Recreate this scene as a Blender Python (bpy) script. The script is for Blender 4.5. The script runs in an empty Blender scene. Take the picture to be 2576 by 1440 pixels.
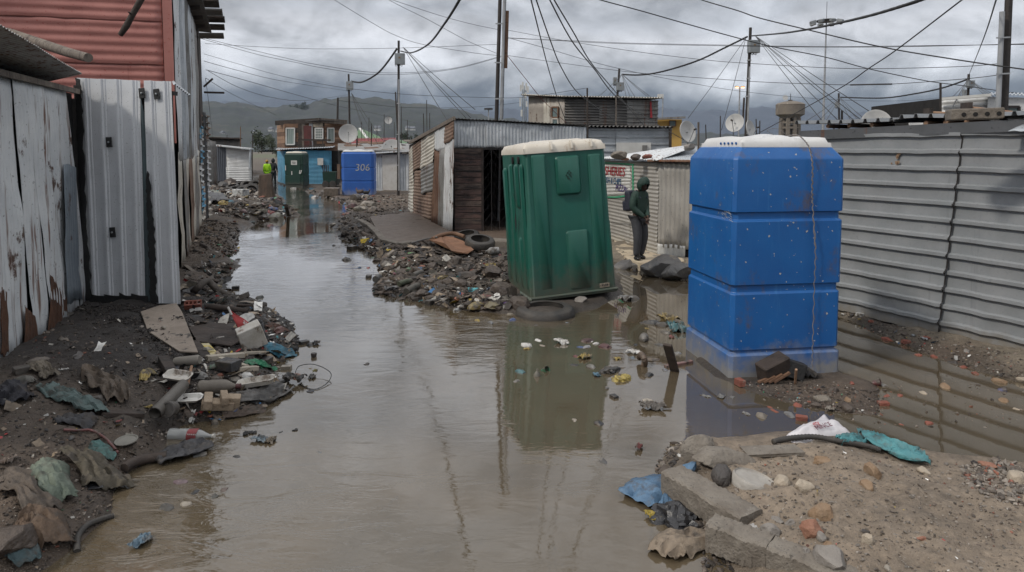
# Flooded lane between shacks. Order: camera, view, sun and sky, helpers, ground and water, buildings, toilets, poles and cables, people, litter.
import bpy,math,random
import numpy as np
from mathutils import Vector,Matrix,Euler
random.seed(7)
S=bpy.context.scene
COL=S.collection
R=math.radians
HC=2.3
FPX=1717.0
PIT=R(4.0)
VH=375.0
VC=VH+FPX*math.tan(PIT)
cam=bpy.data.objects.new('camera',bpy.data.cameras.new('camera'))
COL.objects.link(cam)
cam.location=(0,0,HC)
cam.rotation_euler=(math.pi/2-PIT,0,0)
cam.data.sensor_width=36.0
cam.data.lens=36.0*FPX/2576
cam.data.shift_y=-(720-VC)/2576
cam.data.clip_start=0.05
cam.data.clip_end=30000
S.camera=cam
S.view_settings.view_transform='Standard'
S.view_settings.look='None'
S.view_settings.gamma=1
S.view_settings.use_curve_mapping=False
S.view_settings.exposure=0.48
try:
 S.cycles.max_bounces=6;S.cycles.diffuse_bounces=3;S.cycles.glossy_bounces=3
 S.cycles.transmission_bounces=3;S.cycles.transparent_max_bounces=8;S.cycles.volume_bounces=0
 S.cycles.caustics_reflective=False;S.cycles.caustics_refractive=False
except Exception:pass
SUN_EL,SUN_TRAVEL=R(43),Vector((0.86,0.51,0))
sd=Vector((SUN_TRAVEL.x*math.cos(SUN_EL),SUN_TRAVEL.y*math.cos(SUN_EL),-math.sin(SUN_EL)))
sun=bpy.data.objects.new('sun',bpy.data.lights.new('sun','SUN'))
COL.objects.link(sun)
sun.rotation_euler=sd.to_track_quat('-Z','Y').to_euler()
sun.data.energy=1.3
sun.data.angle=R(5)
sun.data.color=(1.0,0.93,0.83)
W=bpy.data.worlds.new('World');S.world=W;W.use_nodes=True
nt=W.node_tree;N=nt.nodes;L=nt.links
for n in list(N):N.remove(n)
def wn(t,**k):
 n=N.new(t)
 for a,b in k.items():setattr(n,a,b)
 return n
def wmath(op,a,b=None,clamp=False):
 n=wn('ShaderNodeMath',operation=op,use_clamp=clamp)
 for i,x in enumerate((a,b)):
  if x is None:continue
  if isinstance(x,(int,float)):n.inputs[i].default_value=x
  else:L.new(x,n.inputs[i])
 return n.outputs[0]
out=wn('ShaderNodeOutputWorld');bg=wn('ShaderNodeBackground')
bg.inputs['Strength'].default_value=0.1
L.new(bg.outputs[0],out.inputs[0])
sky=wn('ShaderNodeTexSky');sky.sky_type='NISHITA';sky.sun_disc=False
sky.sun_elevation=SUN_EL
sky.sun_rotation=math.atan2(-SUN_TRAVEL.x,-SUN_TRAVEL.y)
tc=wn('ShaderNodeTexCoord');sep=wn('ShaderNodeSeparateXYZ');L.new(tc.outputs['Generated'],sep.inputs[0])
mp=wn('ShaderNodeMapping');mp.inputs['Scale'].default_value=(1,1,1.7);L.new(tc.outputs['Generated'],mp.inputs[0])
def wnoise(scale,detail=6,rough=.55,dist=0.0,off=0.0):
 n=wn('ShaderNodeTexNoise');n.inputs['Scale'].default_value=scale
 n.inputs['Detail'].default_value=detail;n.inputs['Roughness'].default_value=rough
 n.inputs['Distortion'].default_value=dist
 m=wn('ShaderNodeMapping');m.inputs['Location'].default_value=(off,off*.7,off*.3)
 L.new(mp.outputs[0],m.inputs[0]);L.new(m.outputs[0],n.inputs['Vector'])
 return n.outputs[0]
n1=wnoise(8,9,.56,.35,3.1);n2=wnoise(2.6,5,.5,.3,8.3);n3=wnoise(19,7,.58,.3,1.7)
e=sep.outputs['Z']
pert=wmath('ADD',wmath('MULTIPLY',wmath('SUBTRACT',n1,.5),.10),wmath('MULTIPLY',wmath('SUBTRACT',n2,.5),.11))
e2=wmath('ADD',e,pert)
cr=wn('ShaderNodeValToRGB');L.new(e2,cr.inputs[0])
el=cr.color_ramp.elements
stops=[(0.0,(.060,.078,.112)),(.06,(.045,.060,.088)),(.078,(.095,.115,.15)),(.098,(.32,.34,.375)),(.13,(.48,.495,.53)),(.165,(.50,.51,.54)),(.20,(.33,.345,.375)),(.30,(.44,.45,.47)),(.6,(.70,.705,.72)),(1.0,(.95,.95,.96))]
el[0].position,el[0].color=stops[0][0],(*stops[0][1],1)
el[1].position,el[1].color=stops[-1][0],(*stops[-1][1],1)
for p_,c_ in stops[1:-1]:
 x_=el.new(p_);x_.color=(*c_,1)
fine=wmath('ADD',wmath('MULTIPLY',wmath('SUBTRACT',n3,.5),.8),wmath('MULTIPLY',wmath('SUBTRACT',n1,.5),2.4))
amp=wmath('MULTIPLY',wmath('SUBTRACT',e2,.05),14,True)
mod=wmath('ADD',1.0,wmath('MULTIPLY',fine,amp))
mul=wn('ShaderNodeVectorMath',operation='SCALE');L.new(cr.outputs[0],mul.inputs[0]);L.new(wmath('MULTIPLY',mod,10.0),mul.inputs['Scale'])
mx=wn('ShaderNodeMix',data_type='RGBA');mx.inputs['Factor'].default_value=.94
L.new(sky.outputs[0],mx.inputs['A']);L.new(mul.outputs[0],mx.inputs['B']);L.new(mx.outputs['Result'],bg.inputs['Color'])
cP,sP=math.cos(PIT),math.sin(PIT)
def ray(u,v):
 a=(u-1288)/FPX;b=-(v-VC)/FPX
 return Vector((a,cP+b*sP,-sP+b*cP))
def P(u,v,Y):
 d=ray(u,v);return Vector((0,0,HC))+d*(Y/d.y)
def G(u,v,z=0.0):
 d=ray(u,v);return Vector((0,0,HC))+d*((z-HC)/d.z)
def cv(x0,y0,zoom):
 return lambda x,y:((x0+x/zoom)*.62891,(y0+y/zoom)*.62891)
def pxm(Y):return Y/FPX
class Wall:
 """vertical plane through two ground points"""
 def __init__(s,p0,p1):
  s.p0=Vector((p0[0],p0[1],0));s.p1=Vector((p1[0],p1[1],0))
  s.d=(s.p1-s.p0).normalized();n=Vector((s.d.y,-s.d.x,0))
  if n.dot(-s.p0)<0:n=-n
  s.n=n;s.len=(s.p1-s.p0).length
 def hit(s,u,v,off=0.0):
  r=ray(u,v);o=Vector((0,0,HC));q=s.p0+s.n*off
  t=(q-o).dot(s.n)/r.dot(s.n)
  return o+r*t
 def at(s,m,z,off=0.0):
  q=s.p0+s.d*m+s.n*off;return Vector((q.x,q.y,z))
_rs=np.random.RandomState(3)
_TAB=_rs.rand(256,256)
def vnoise(x,y,seed=0):
 x=np.asarray(x,float)+seed*17.3;y=np.asarray(y,float)+seed*9.1
 xi=np.floor(x).astype(int);yi=np.floor(y).astype(int)
 fx=x-xi;fy=y-yi
 fx=fx*fx*(3-2*fx);fy=fy*fy*(3-2*fy)
 a=_TAB[xi&255,yi&255];b=_TAB[(xi+1)&255,yi&255]
 c=_TAB[xi&255,(yi+1)&255];d=_TAB[(xi+1)&255,(yi+1)&255]
 return(a*(1-fx)+b*fx)*(1-fy)+(c*(1-fx)+d*fx)*fy-.5
def fbm(x,y,o=4,seed=0):
 r=0;a=1.0;f=1.0
 for k in range(o):
  r=r+a*vnoise(np.asarray(x)*f,np.asarray(y)*f,seed+k*3.7);a*=.5;f*=2.03
 return r
WL={}
def setp(o,label=None,cat=None,group=None,kind=None):
 if label:o['label']=label
 if cat:o['category']=cat
 if group:o['group']=group
 if kind:o['kind']=kind
 return o
def E(name,loc,label=None,cat=None,group=None,rz=0,rot=None,parent=None):
 o=bpy.data.objects.new(name,None);COL.objects.link(o)
 o.empty_display_size=.2
 o.location=loc;o.rotation_euler=rot if rot else(0,0,rz)
 WL[o]=Vector(loc)
 if parent:o.parent=parent;o.location=Vector(loc)-WL[parent]
 return setp(o,label,cat,group)
def MO(name,verts,faces,mat,parent=None,smooth=False,local=False,origin=None):
 """one mesh object; verts in world coordinates (or in the parent's own when local)"""
 me=bpy.data.meshes.new(name)
 if isinstance(verts,np.ndarray):V=verts.reshape(-1,3)
 else:V=np.array([tuple(v)for v in verts],dtype=float).reshape(-1,3)
 if local:off=np.zeros(3);loc=Vector((0,0,0))
 elif parent is not None:off=np.array(WL.get(parent,Vector()));loc=Vector((0,0,0))
 else:
  loc=Vector(origin)if origin is not None else Vector(((V[:,0].min()+V[:,0].max())/2,(V[:,1].min()+V[:,1].max())/2,V[:,2].min()))
  off=np.array(loc)
 me.from_pydata((V-off).tolist(),[],faces)
 if smooth:me.polygons.foreach_set('use_smooth',[True]*len(me.polygons))
 if mat is not None:
  for m in(mat if isinstance(mat,(list,tuple))else[mat]):me.materials.append(m)
 me.update()
 o=bpy.data.objects.new(name,me);COL.objects.link(o)
 if parent is not None:o.parent=parent
 else:o.location=loc
 WL[o]=Vector(off)if not local else(WL.get(parent,Vector())if parent else Vector())
 return o
class M:
 """collects shapes for one mesh"""
 def __init__(s):s.v=[];s.f=[]
 def add(s,vs,fs):
  k=len(s.v);s.v+=[tuple(v)for v in vs];s.f+=[tuple(i+k for i in f)for f in fs];return s
 def box(s,c,size,rot=None,taper=1.0):
  x,y,z=(d/2 for d in size);c=Vector(c)
  m=rot if isinstance(rot,Matrix)else(Euler(rot).to_matrix()if rot else Matrix.Identity(3))
  vs=[]
  for zz,k in((-z,1),(z,taper)):
   for xx,yy in((-x,-y),(x,-y),(x,y),(-x,y)):vs.append(c+m@Vector((xx*k,yy*k,zz)))
  return s.add(vs,[(0,3,2,1),(4,5,6,7),(0,1,5,4),(1,2,6,5),(2,3,7,6),(3,0,4,7)])
 def hexa(s,a,b):
  """prism between two 4-point rings"""
  return s.add(list(a)+list(b),[(0,3,2,1),(4,5,6,7),(0,1,5,4),(1,2,6,5),(2,3,7,6),(3,0,4,7)])
 def beam(s,a,b,w,h,up=(0,0,1)):
  a=Vector(a);b=Vector(b);d=(b-a).normalized();u=Vector(up)
  if abs(d.dot(u))>.97:u=Vector((1,0,0))
  x=d.cross(u).normalized();y=x.cross(d)
  q=[(-w/2,-h/2),(w/2,-h/2),(w/2,h/2),(-w/2,h/2)]
  return s.hexa([a+x*i+y*j for i,j in q],[b+x*i+y*j for i,j in q])
 def tube(s,pts,r,n=8,cap=True):
  pts=[Vector(p)for p in pts];k0=len(s.v);rr=r if isinstance(r,(list,tuple))else[r]*len(pts)
  ref=None
  for i,p in enumerate(pts):
   d=(pts[min(i+1,len(pts)-1)]-pts[max(i-1,0)])
   d=d.normalized()if d.length>1e-9 else Vector((0,0,1))
   if ref is None:ref=d.orthogonal().normalized()
   ref=(ref-d*ref.dot(d));ref=ref.normalized()if ref.length>1e-6 else d.orthogonal().normalized()
   y=d.cross(ref)
   for j in range(n):
    a=2*math.pi*j/n;s.v.append(tuple(p+(ref*math.cos(a)+y*math.sin(a))*rr[i]))
  for i in range(len(pts)-1):
   for j in range(n):
    a=k0+i*n+j;b=k0+i*n+(j+1)%n;s.f.append((a,b,b+n,a+n))
  if cap:
   s.f.append(tuple(k0+j for j in reversed(range(n))));e_=k0+(len(pts)-1)*n;s.f.append(tuple(e_+j for j in range(n)))
  return s
 def lathe(s,c,prof,n=16,m=None,cap=True):
  """prof: (radius, height) rings round local z"""
  c=Vector(c);m=m or Matrix.Identity(3);k0=len(s.v)
  for r,z in prof:
   for j in range(n):
    a=2*math.pi*j/n;s.v.append(tuple(c+m@Vector((r*math.cos(a),r*math.sin(a),z))))
  for i in range(len(prof)-1):
   for j in range(n):
    a=k0+i*n+j;b=k0+i*n+(j+1)%n;s.f.append((a,b,b+n,a+n))
  if cap:
   s.f.append(tuple(k0+j for j in reversed(range(n))));e_=k0+(len(prof)-1)*n;s.f.append(tuple(e_+j for j in range(n)))
  return s
 def make(s,name,mat,parent=None,smooth=False,local=False,origin=None):
  return MO(name,s.v,s.f,mat,parent,smooth,local,origin)
def auto_smooth(o,ang=40):
 me=o.data
 me.polygons.foreach_set('use_smooth',[True]*len(me.polygons))
 try:me.set_sharp_from_angle(angle=R(ang))
 except Exception:pass
 return o
def bevel(o,w=.01,seg=2):
 m=o.modifiers.new('bevel','BEVEL');m.width=w;m.segments=seg;m.limit_method='ANGLE';return o
def solid(o,t=.004):
 m=o.modifiers.new('solid','SOLIDIFY');m.thickness=t;m.offset=0;return o
def grid_faces(nr,nc,k=0):
 return[(k+i*nc+j,k+i*nc+j+1,k+(i+1)*nc+j+1,k+(i+1)*nc+j)for i in range(nr-1)for j in range(nc-1)]
def sheet(name,q,mat,parent=None,n=10,across='u',amp=.009,prof='sine',dent=.004,jag=0.0,seed=None,rows=7,seg=6,off=0.0,thick=0.003,**k):
 """corrugated metal sheet: q = bottom left, bottom right, top right, top left; ridges stand side by side along u or v"""
 a,b,c,d=[Vector(x)for x in q]
 seed=random.random()*50 if seed is None else seed
 nrm=(b-a).cross(d-a).normalized()
 if nrm.dot(Vector((0,0,HC))-a)<0 and not k.get('keep'):nrm=-nrm
 if prof=='ibr':
  pat=[(0,0),(.62,0),(.70,1),(.88,1),(.96,0)]
 elif prof=='box':
  pat=[(0,0),(.40,0),(.46,1),(.60,1),(.66,.35),(.78,.35),(.82,0)]
 else:
  pat=[(i/seg,.5-.5*math.cos(2*math.pi*i/seg))for i in range(seg)]
 us=[]
 for i in range(n):
  for t,h in pat:us.append(((i+t)/n,h))
 us.append((1.0,pat[0][1]))
 vs=np.linspace(0,1,rows)
 U=np.array([x for x,_ in us]);Hh=np.array([h for _,h in us])
 A,B,C,D=(np.array(x)for x in(a,b,c,d))
 if across=='u':uu,vv=np.meshgrid(U,vs);hh=np.tile(Hh,(rows,1))
 else:vv,uu=np.meshgrid(U,vs);hh=np.tile(Hh,(rows,1))
 LU=(b-a).length;LV=(d-a).length
 if jag:
  jj=jag/LV*np.clip(fbm(uu*LU*6,uu*0+seed,3,seed),-.3,1)*2
  vv2=vv+jj*(1-vv)**4
  jt=jag/LV*fbm(uu*LU*5,uu*0+seed+9,2,seed+5)
  vv2=vv2+jt*vv**4
  je=jag*.6/LU*fbm(vv*LV*3,vv*0+seed+4,3,seed+2)
  uu=uu+je*((1-uu)**8-uu**8)
  vv=vv2
 pos=((1-uu)*(1-vv))[...,None]*A+(uu*(1-vv))[...,None]*B+(uu*vv)[...,None]*C+((1-uu)*vv)[...,None]*D
 dn=dent*(fbm(uu*LU*1.6+seed,vv*LV*1.6,3,seed))*2
 pos=pos+(hh*amp+dn+off)[...,None]*np.array(nrm)
 o=MO(name,pos.reshape(-1,3),grid_faces(pos.shape[0],pos.shape[1]),mat,parent,smooth=(prof=='sine'))
 if thick:solid(o,thick)
 return o
def newmat(name):
 m=bpy.data.materials.new(name);m.use_nodes=True
 t=m.node_tree
 for n in list(t.nodes):t.nodes.remove(n)
 o=t.nodes.new('ShaderNodeOutputMaterial');b=t.nodes.new('ShaderNodeBsdfPrincipled');t.links.new(b.outputs[0],o.inputs[0])
 return m,t,b
def _noise(t,vec,scale,detail=4,rough=.55,dist=0):
 n=t.nodes.new('ShaderNodeTexNoise');n.inputs['Scale'].default_value=scale;n.inputs['Detail'].default_value=detail
 n.inputs['Roughness'].default_value=rough;n.inputs['Distortion'].default_value=dist
 t.links.new(vec,n.inputs['Vector']);return n.outputs[0]
def _mapv(t,vec,sc,loc=(0,0,0)):
 n=t.nodes.new('ShaderNodeMapping');n.inputs['Scale'].default_value=sc;n.inputs['Location'].default_value=loc
 t.links.new(vec,n.inputs[0]);return n.outputs[0]
def _ramp(t,f,a,b):
 n=t.nodes.new('ShaderNodeMapRange');n.inputs['From Min'].default_value=a;n.inputs['From Max'].default_value=b
 t.links.new(f,n.inputs[0]);return n.outputs[0]
def _mix(t,f,a,b):
 n=t.nodes.new('ShaderNodeMix');n.data_type='RGBA'
 for key,x in(('Factor',f),('A',a),('B',b)):
  if isinstance(x,(int,float)):n.inputs[key].default_value=x
  elif isinstance(x,tuple):n.inputs[key].default_value=(*x,1)if len(x)==3 else x
  else:t.links.new(x,n.inputs[key])
 return n.outputs['Result']
def _m(t,op,a,b,clamp=False):
 n=t.nodes.new('ShaderNodeMath');n.operation=op;n.use_clamp=clamp
 for i,x in enumerate((a,b)):
  if isinstance(x,(int,float)):n.inputs[i].default_value=x
  else:t.links.new(x,n.inputs[i])
 return n.outputs[0]
def mat(name,c1,c2=None,scale=3,rough=.6,metal=0,bump=.15,bscale=25,stain=None,st=(.55,.65),ssc=(9,9,.5),blot=None,bt=(.58,.66),bsc=2.2,speck=None,spt=(.66,.70),spsc=40,attr=None,coord='Object',spec=.5,rvar=.1,mud=None,alpha=1,trans=0,dirt=None):
 m,t,b=newmat(name)
 tc_=t.nodes.new('ShaderNodeTexCoord');vec=tc_.outputs[coord]
 if attr:
  at=t.nodes.new('ShaderNodeAttribute');at.attribute_name=attr;base=at.outputs['Color']
  dk=t.nodes.new('ShaderNodeVectorMath');dk.operation='SCALE';t.links.new(base,dk.inputs[0])
  t.links.new(_ramp(t,_noise(t,vec,scale),.3,.7),dk.inputs['Scale'])
  mr=dk.inputs['Scale'].links[0].from_node;mr.inputs['To Min'].default_value=.55;mr.inputs['To Max'].default_value=1.25
  col=dk.outputs[0]
 else:
  c2=c2 or tuple(x*.7 for x in c1)
  col=_mix(t,_ramp(t,_noise(t,vec,scale,5,.6),.35,.65),c1,c2)
 if stain:
  f=_ramp(t,_noise(t,_mapv(t,vec,ssc),1.0,5,.65),st[0],st[1])
  col=_mix(t,_m(t,'MULTIPLY',f,.9,True),col,stain)
 if blot:
  f=_ramp(t,_noise(t,_mapv(t,vec,(1,1,.7),(5,3,1)),bsc,7,.68),bt[0],bt[1])
  col=_mix(t,_m(t,'MULTIPLY',f,.95,True),col,blot)
 if speck:
  f=_ramp(t,_noise(t,_mapv(t,vec,(1,1,1),(2,8,4)),spsc,2,.5),spt[0],spt[1])
  col=_mix(t,_m(t,'MULTIPLY',f,1,True),col,speck)
 if dirt:
  sp_=t.nodes.new('ShaderNodeSeparateXYZ');t.links.new(vec,sp_.inputs[0])
  hgt=_m(t,'DIVIDE',sp_.outputs['Z'],dirt[1])
  nn=_m(t,'MULTIPLY',_noise(t,vec,7,5,.65),1.6)
  f=_ramp(t,_m(t,'ADD',hgt,_m(t,'SUBTRACT',nn,.8)),1.0,.1)
  col=_mix(t,_m(t,'MULTIPLY',f,.85,True),col,dirt[0])
 t.links.new(col,b.inputs['Base Color'])
 b.inputs['Metallic'].default_value=metal
 b.inputs['Specular IOR Level'].default_value=spec
 r0=_ramp(t,_noise(t,vec,scale*2.3),.3,.7)
 mr=r0.node;mr.inputs['To Min'].default_value=max(.03,rough-rvar);mr.inputs['To Max'].default_value=min(1,rough+rvar)
 t.links.new(r0,b.inputs['Roughness'])
 if bump:
  bp=t.nodes.new('ShaderNodeBump');bp.inputs['Strength'].default_value=bump;bp.inputs['Distance'].default_value=.02
  t.links.new(_noise(t,vec,bscale,4,.6),bp.inputs['Height']);t.links.new(bp.outputs[0],b.inputs['Normal'])
 if alpha<1:b.inputs['Alpha'].default_value=alpha
 if trans:b.inputs['Transmission Weight'].default_value=trans
 return m
RUST=(.13,.05,.022);RUSTD=(.07,.03,.016);TAR=(.012,.012,.013)
MT={}
def galv(key,c=(.36,.38,.40),c2=None,rust=RUST,st=(.56,.66),bt=(.60,.66),**k):
 d=dict(scale=2.5,rough=.5,metal=.25,bump=.12,bscale=14,stain=rust,st=st,ssc=(8,8,.35),blot=RUSTD,bt=bt,speck=tuple(x*.5 for x in c),spsc=26)
 d.update(k)
 MT[key]=mat(key,c,c2 or tuple(x*.8 for x in c),**d);return MT[key]
galv('galv_pale',(.64,.66,.67),(.53,.555,.575),metal=.03,st=(.57,.64),bt=(.61,.65),bsc=2.3)
galv('galv_gate',(.64,.66,.69),(.56,.58,.605),st=(.68,.8),bt=(.74,.8),metal=.03,rough=.45,speck=(.36,.37,.385),spsc=60)
galv('galv_clean',(.50,.53,.56),(.36,.39,.42),st=(.66,.78),bt=(.72,.78),metal=.15,rough=.38)
galv('galv_old',(.27,.27,.26),(.18,.175,.165),st=(.55,.66),bt=(.57,.66))
galv('galv_cream',(.56,.54,.48),(.45,.42,.36),st=(.58,.68),bt=(.62,.68),metal=.05)
galv('galv_dark',(.12,.115,.11),(.08,.078,.075),st=(.6,.7),bt=(.62,.7),metal=.1,rough=.6)
galv('rusty',(.17,.10,.065),(.10,.05,.03),st=(.5,.62),bt=(.52,.62),metal=.0,rough=.8)
galv('rust_brown',(.23,.16,.12),(.15,.10,.075),st=(.55,.65),bt=(.55,.65),metal=.0,rough=.8)
galv('ibr_grey',(.27,.28,.29),(.225,.24,.25),rust=(.16,.17,.18),st=(.6,.75),bt=(.80,.85),metal=.0,rough=.42,speck=(.22,.23,.24),spt=(.6,.75),dirt=((.20,.17,.13),.25))
galv('ibr_white',(.62,.63,.63),(.50,.51,.51),st=(.68,.8),bt=(.75,.8),metal=.05)
galv('sheet_blue',(.10,.33,.50),(.08,.27,.43),rust=(.06,.17,.25),st=(.6,.7),bt=(.74,.8),metal=0)
galv('sheet_slate',(.10,.11,.13),(.08,.09,.11),st=(.7,.8),bt=(.74,.8),metal=0)
galv('red_paint',(.43,.175,.145),(.38,.15,.125),rust=(.31,.11,.09),st=(.58,.72),bt=(.8,.9),metal=0,rough=.55,speck=(.33,.08,.06))
galv('red_roof',(.30,.06,.06),(.24,.05,.05),rust=(.2,.05,.05),st=(.6,.7),bt=(.8,.9),metal=0)
MT['tar']=mat('tar',TAR,(.02,.02,.02),rough=.6,bump=.5,bscale=40)
MT['dark']=mat('dark_inside',(.015,.014,.014),rough=.9,bump=0)
MT['wood_dark']=mat('wood_dark',(.055,.04,.032),(.03,.023,.02),scale=3,rough=.8,bump=.5,bscale=18,stain=(.02,.016,.014),ssc=(3,14,14),st=(.5,.65))
MT['wood_pole']=mat('creosoted_wood',(.022,.018,.017),(.035,.028,.024),scale=4,rough=.7,bump=.4,bscale=30,stain=(.05,.04,.035),ssc=(30,30,.6),st=(.55,.7))
MT['wood_grey']=mat('weathered_wood',(.20,.17,.14),(.12,.10,.085),scale=3,rough=.85,bump=.5,bscale=20,stain=(.05,.04,.035),ssc=(20,20,1.2),st=(.5,.65))
MT['wood_brown']=mat('brown_boards',(.17,.095,.055),(.11,.06,.038),scale=2,rough=.8,bump=.3,bscale=14,stain=(.05,.03,.02),ssc=(1.5,1.5,14),st=(.55,.68))
MT['wood_tan']=mat('tan_board',(.30,.19,.12),(.22,.13,.085),scale=3,rough=.85,bump=.3)
MT['concrete']=mat('concrete',(.20,.178,.15),(.135,.115,.095),scale=5,rough=.85,bump=1,bscale=24,speck=(.09,.08,.07),spsc=45,blot=(.27,.25,.22),bt=(.6,.68),bsc=6)
MT['concrete_pale']=mat('concrete_pale',(.36,.34,.31),(.26,.24,.215),scale=5,rough=.8,bump=.6,bscale=30)
MT['rock_ochre']=mat('rock_ochre',(.20,.125,.07),(.25,.18,.12),scale=9,rough=.8,bump=1,bscale=20)
MT['rock_red']=mat('rock_red',(.22,.10,.065),(.28,.15,.10),scale=9,rough=.8,bump=1,bscale=20)
MT['rock_grey']=mat('rock_grey',(.17,.155,.14),(.24,.22,.20),scale=9,rough=.8,bump=1,bscale=20)
MT['rock_pale']=mat('rock_pale',(.38,.32,.25),(.28,.24,.19),scale=9,rough=.8,bump=1,bscale=20)
MT['rock_dark']=mat('rock_dark',(.045,.04,.037),(.07,.06,.055),scale=9,rough=.6,bump=1,bscale=20)
MT['mudclod']=mat('mud_clod',(.085,.066,.053),(.055,.043,.036),scale=9,rough=.6,bump=1,bscale=20)
MT['brick']=mat('red_brick',(.23,.075,.05),(.16,.055,.04),scale=9,rough=.75,bump=.8,bscale=30,blot=(.2,.16,.13),bt=(.55,.65),bsc=14)
MT['rubber']=mat('rubber',(.03,.029,.028),(.06,.053,.046),scale=6,rough=.65,bump=.4,bscale=40)
MT['white_plastic']=mat('white_plastic',(.60,.59,.56),(.52,.50,.46),scale=4,rough=.4,bump=.05,stain=(.33,.29,.23),ssc=(8,8,3),st=(.6,.75))
MT['white_dirty']=mat('white_dirty',(.55,.53,.49),(.42,.39,.34),scale=8,rough=.55,bump=.3,blot=(.16,.12,.09),bt=(.54,.64),bsc=9)
MT['roof_white']=mat('toilet_roof_white',(.60,.60,.60),(.54,.54,.53),scale=3,rough=.35,bump=.03,stain=(.38,.36,.33),ssc=(6,6,2),st=(.62,.78))
MT['toilet_blue']=mat('toilet_blue',(.008,.108,.345),(.007,.088,.30),scale=2,rough=.45,bump=.06,bscale=60,stain=(.03,.15,.38),ssc=(16,16,1.5),st=(.60,.8),speck=(.38,.36,.33),spt=(.72,.735),spsc=24,blot=(.075,.075,.11),bt=(.57,.69),bsc=2.6,dirt=((.25,.235,.20),.36))
MT['toilet_green']=mat('toilet_green',(.009,.095,.070),(.008,.082,.06),scale=2,rough=.45,bump=.08,bscale=60,stain=(.02,.11,.085),ssc=(9,9,.4),st=(.55,.75),dirt=((.085,.085,.065),.55))
MT['toilet_green_dark']=mat('toilet_green_dark',(.009,.04,.028),(.008,.033,.025),scale=2,rough=.5,bump=.05,dirt=((.07,.07,.06),.3))
MT['toilet_blue_far']=mat('toilet_blue_far',(.03,.12,.42),(.025,.10,.37),scale=2,rough=.5,bump=.05,dirt=((.24,.26,.32),.4))
MT['cable']=mat('cable_black',(.015,.015,.016),rough=.6,bump=0)
MT['steel']=mat('steel_box',(.30,.32,.33),(.24,.26,.27),rough=.45,metal=.3,bump=.02)
MT['steel_dark']=mat('steel_dark',(.05,.045,.045),rough=.5,metal=.4,bump=.05)
MT['conduit']=mat('conduit',(.40,.41,.42),rough=.4,metal=.3,bump=.02)
MT['dish']=mat('dish_white',(.50,.50,.49),(.42,.42,.41),rough=.5,bump=0,stain=RUST,ssc=(6,6,6),st=(.68,.74))
MT['glass']=mat('window_glass',(.10,.14,.14),(.14,.18,.17),rough=.15,bump=0,spec=.8)
MT['paint_white']=mat('white_paint',(.62,.62,.60),(.5,.5,.48),rough=.6,bump=.05)
MT['paint_red']=mat('red_sign_paint',(.42,.03,.04),rough=.6,bump=.05)
MT['paint_navy']=mat('blue_sign_paint',(.02,.10,.22),rough=.6,bump=.05)
MT['paint_purple']=mat('purple_sign_paint',(.09,.06,.22),rough=.6,bump=.05)
MT['paint_green']=mat('green_sign_paint',(.07,.40,.22),rough=.6,bump=.05)
MT['chalk']=mat('chalk_marking',(.42,.43,.44),rough=.8,bump=0)
def text_on(name,body,pos,size,normal,xdir,material,parent,depth=.002,sx=1.0,shear=0.0,rot=0.0):
 cu=bpy.data.curves.new(name,'FONT');cu.body=body;cu.size=size;cu.extrude=depth;cu.shear=shear
 cu.align_x='CENTER';cu.align_y='CENTER';cu.resolution_u=3
 tmp=bpy.data.objects.new(name,cu);COL.objects.link(tmp)
 dg=bpy.context.evaluated_depsgraph_get();me=bpy.data.meshes.new_from_object(tmp.evaluated_get(dg))
 COL.objects.unlink(tmp);bpy.data.objects.remove(tmp)
 z=Vector(normal).normalized();x=Vector(xdir).normalized();y=z.cross(x).normalized()
 if rot:x,y=x*math.cos(rot)+y*math.sin(rot),-x*math.sin(rot)+y*math.cos(rot)
 m4=Matrix(((x.x*sx,y.x,z.x,pos[0]),(x.y*sx,y.y,z.y,pos[1]),(x.z*sx,y.z,z.z,pos[2]),(0,0,0,1)))
 me.transform(m4)
 off=WL.get(parent,Vector())if parent else Vector()
 me.transform(Matrix.Translation(-Vector(off)))
 me.materials.clear();me.materials.append(material)
 o=bpy.data.objects.new(name,me);COL.objects.link(o)
 if parent:o.parent=parent
 return o
c7=cv(600,950,1.8);c6=cv(0,1145,1.2577);c2=cv(750,300,2.2158);c3=cv(1600,400,1.6944);c4=cv(2400,500,1.92)
c5=cv(3200,300,1.309);c8=cv(2400,1500,1.5189);c1=cv(0,0,1.2578);cL=cv(800,640,3.68);cC=cv(1500,850,3.2)
cI=cv(2050,1050,2.216);cB=cv(0,1250,2.6186);cR=cv(3200,1200,2.3996);cS=cv(780,0,2.25);cT=cv(1850,0,2.24);cU=cv(2950,0,2.2478)
left_shore=[(110,1440),(165,1392),(200,1362),(235,1330),(270,1303),(283,1250),(300,1203),(345,1178),(405,1148),(422,1100),(450,1072),(500,1066),(555,1060),(600,1052),(667,1034),(700,1008),(727,985),(690,966),(688,945),(692,929),(700,915),(748,890),(755,858),(744,838),(742,817),(709,807),(684,788),(667,772),(610,757),(573,740),(566,720),(559,711),(575,690),(600,672),(587,657),(555,652),(575,640),(597,631),(599,597),(606,580),(631,562),(670,553),(720,546),(755,541),(730,532),(707,521),(716,503),(690,489),(678,470),(650,458),(620,450),(600,443)]
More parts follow.
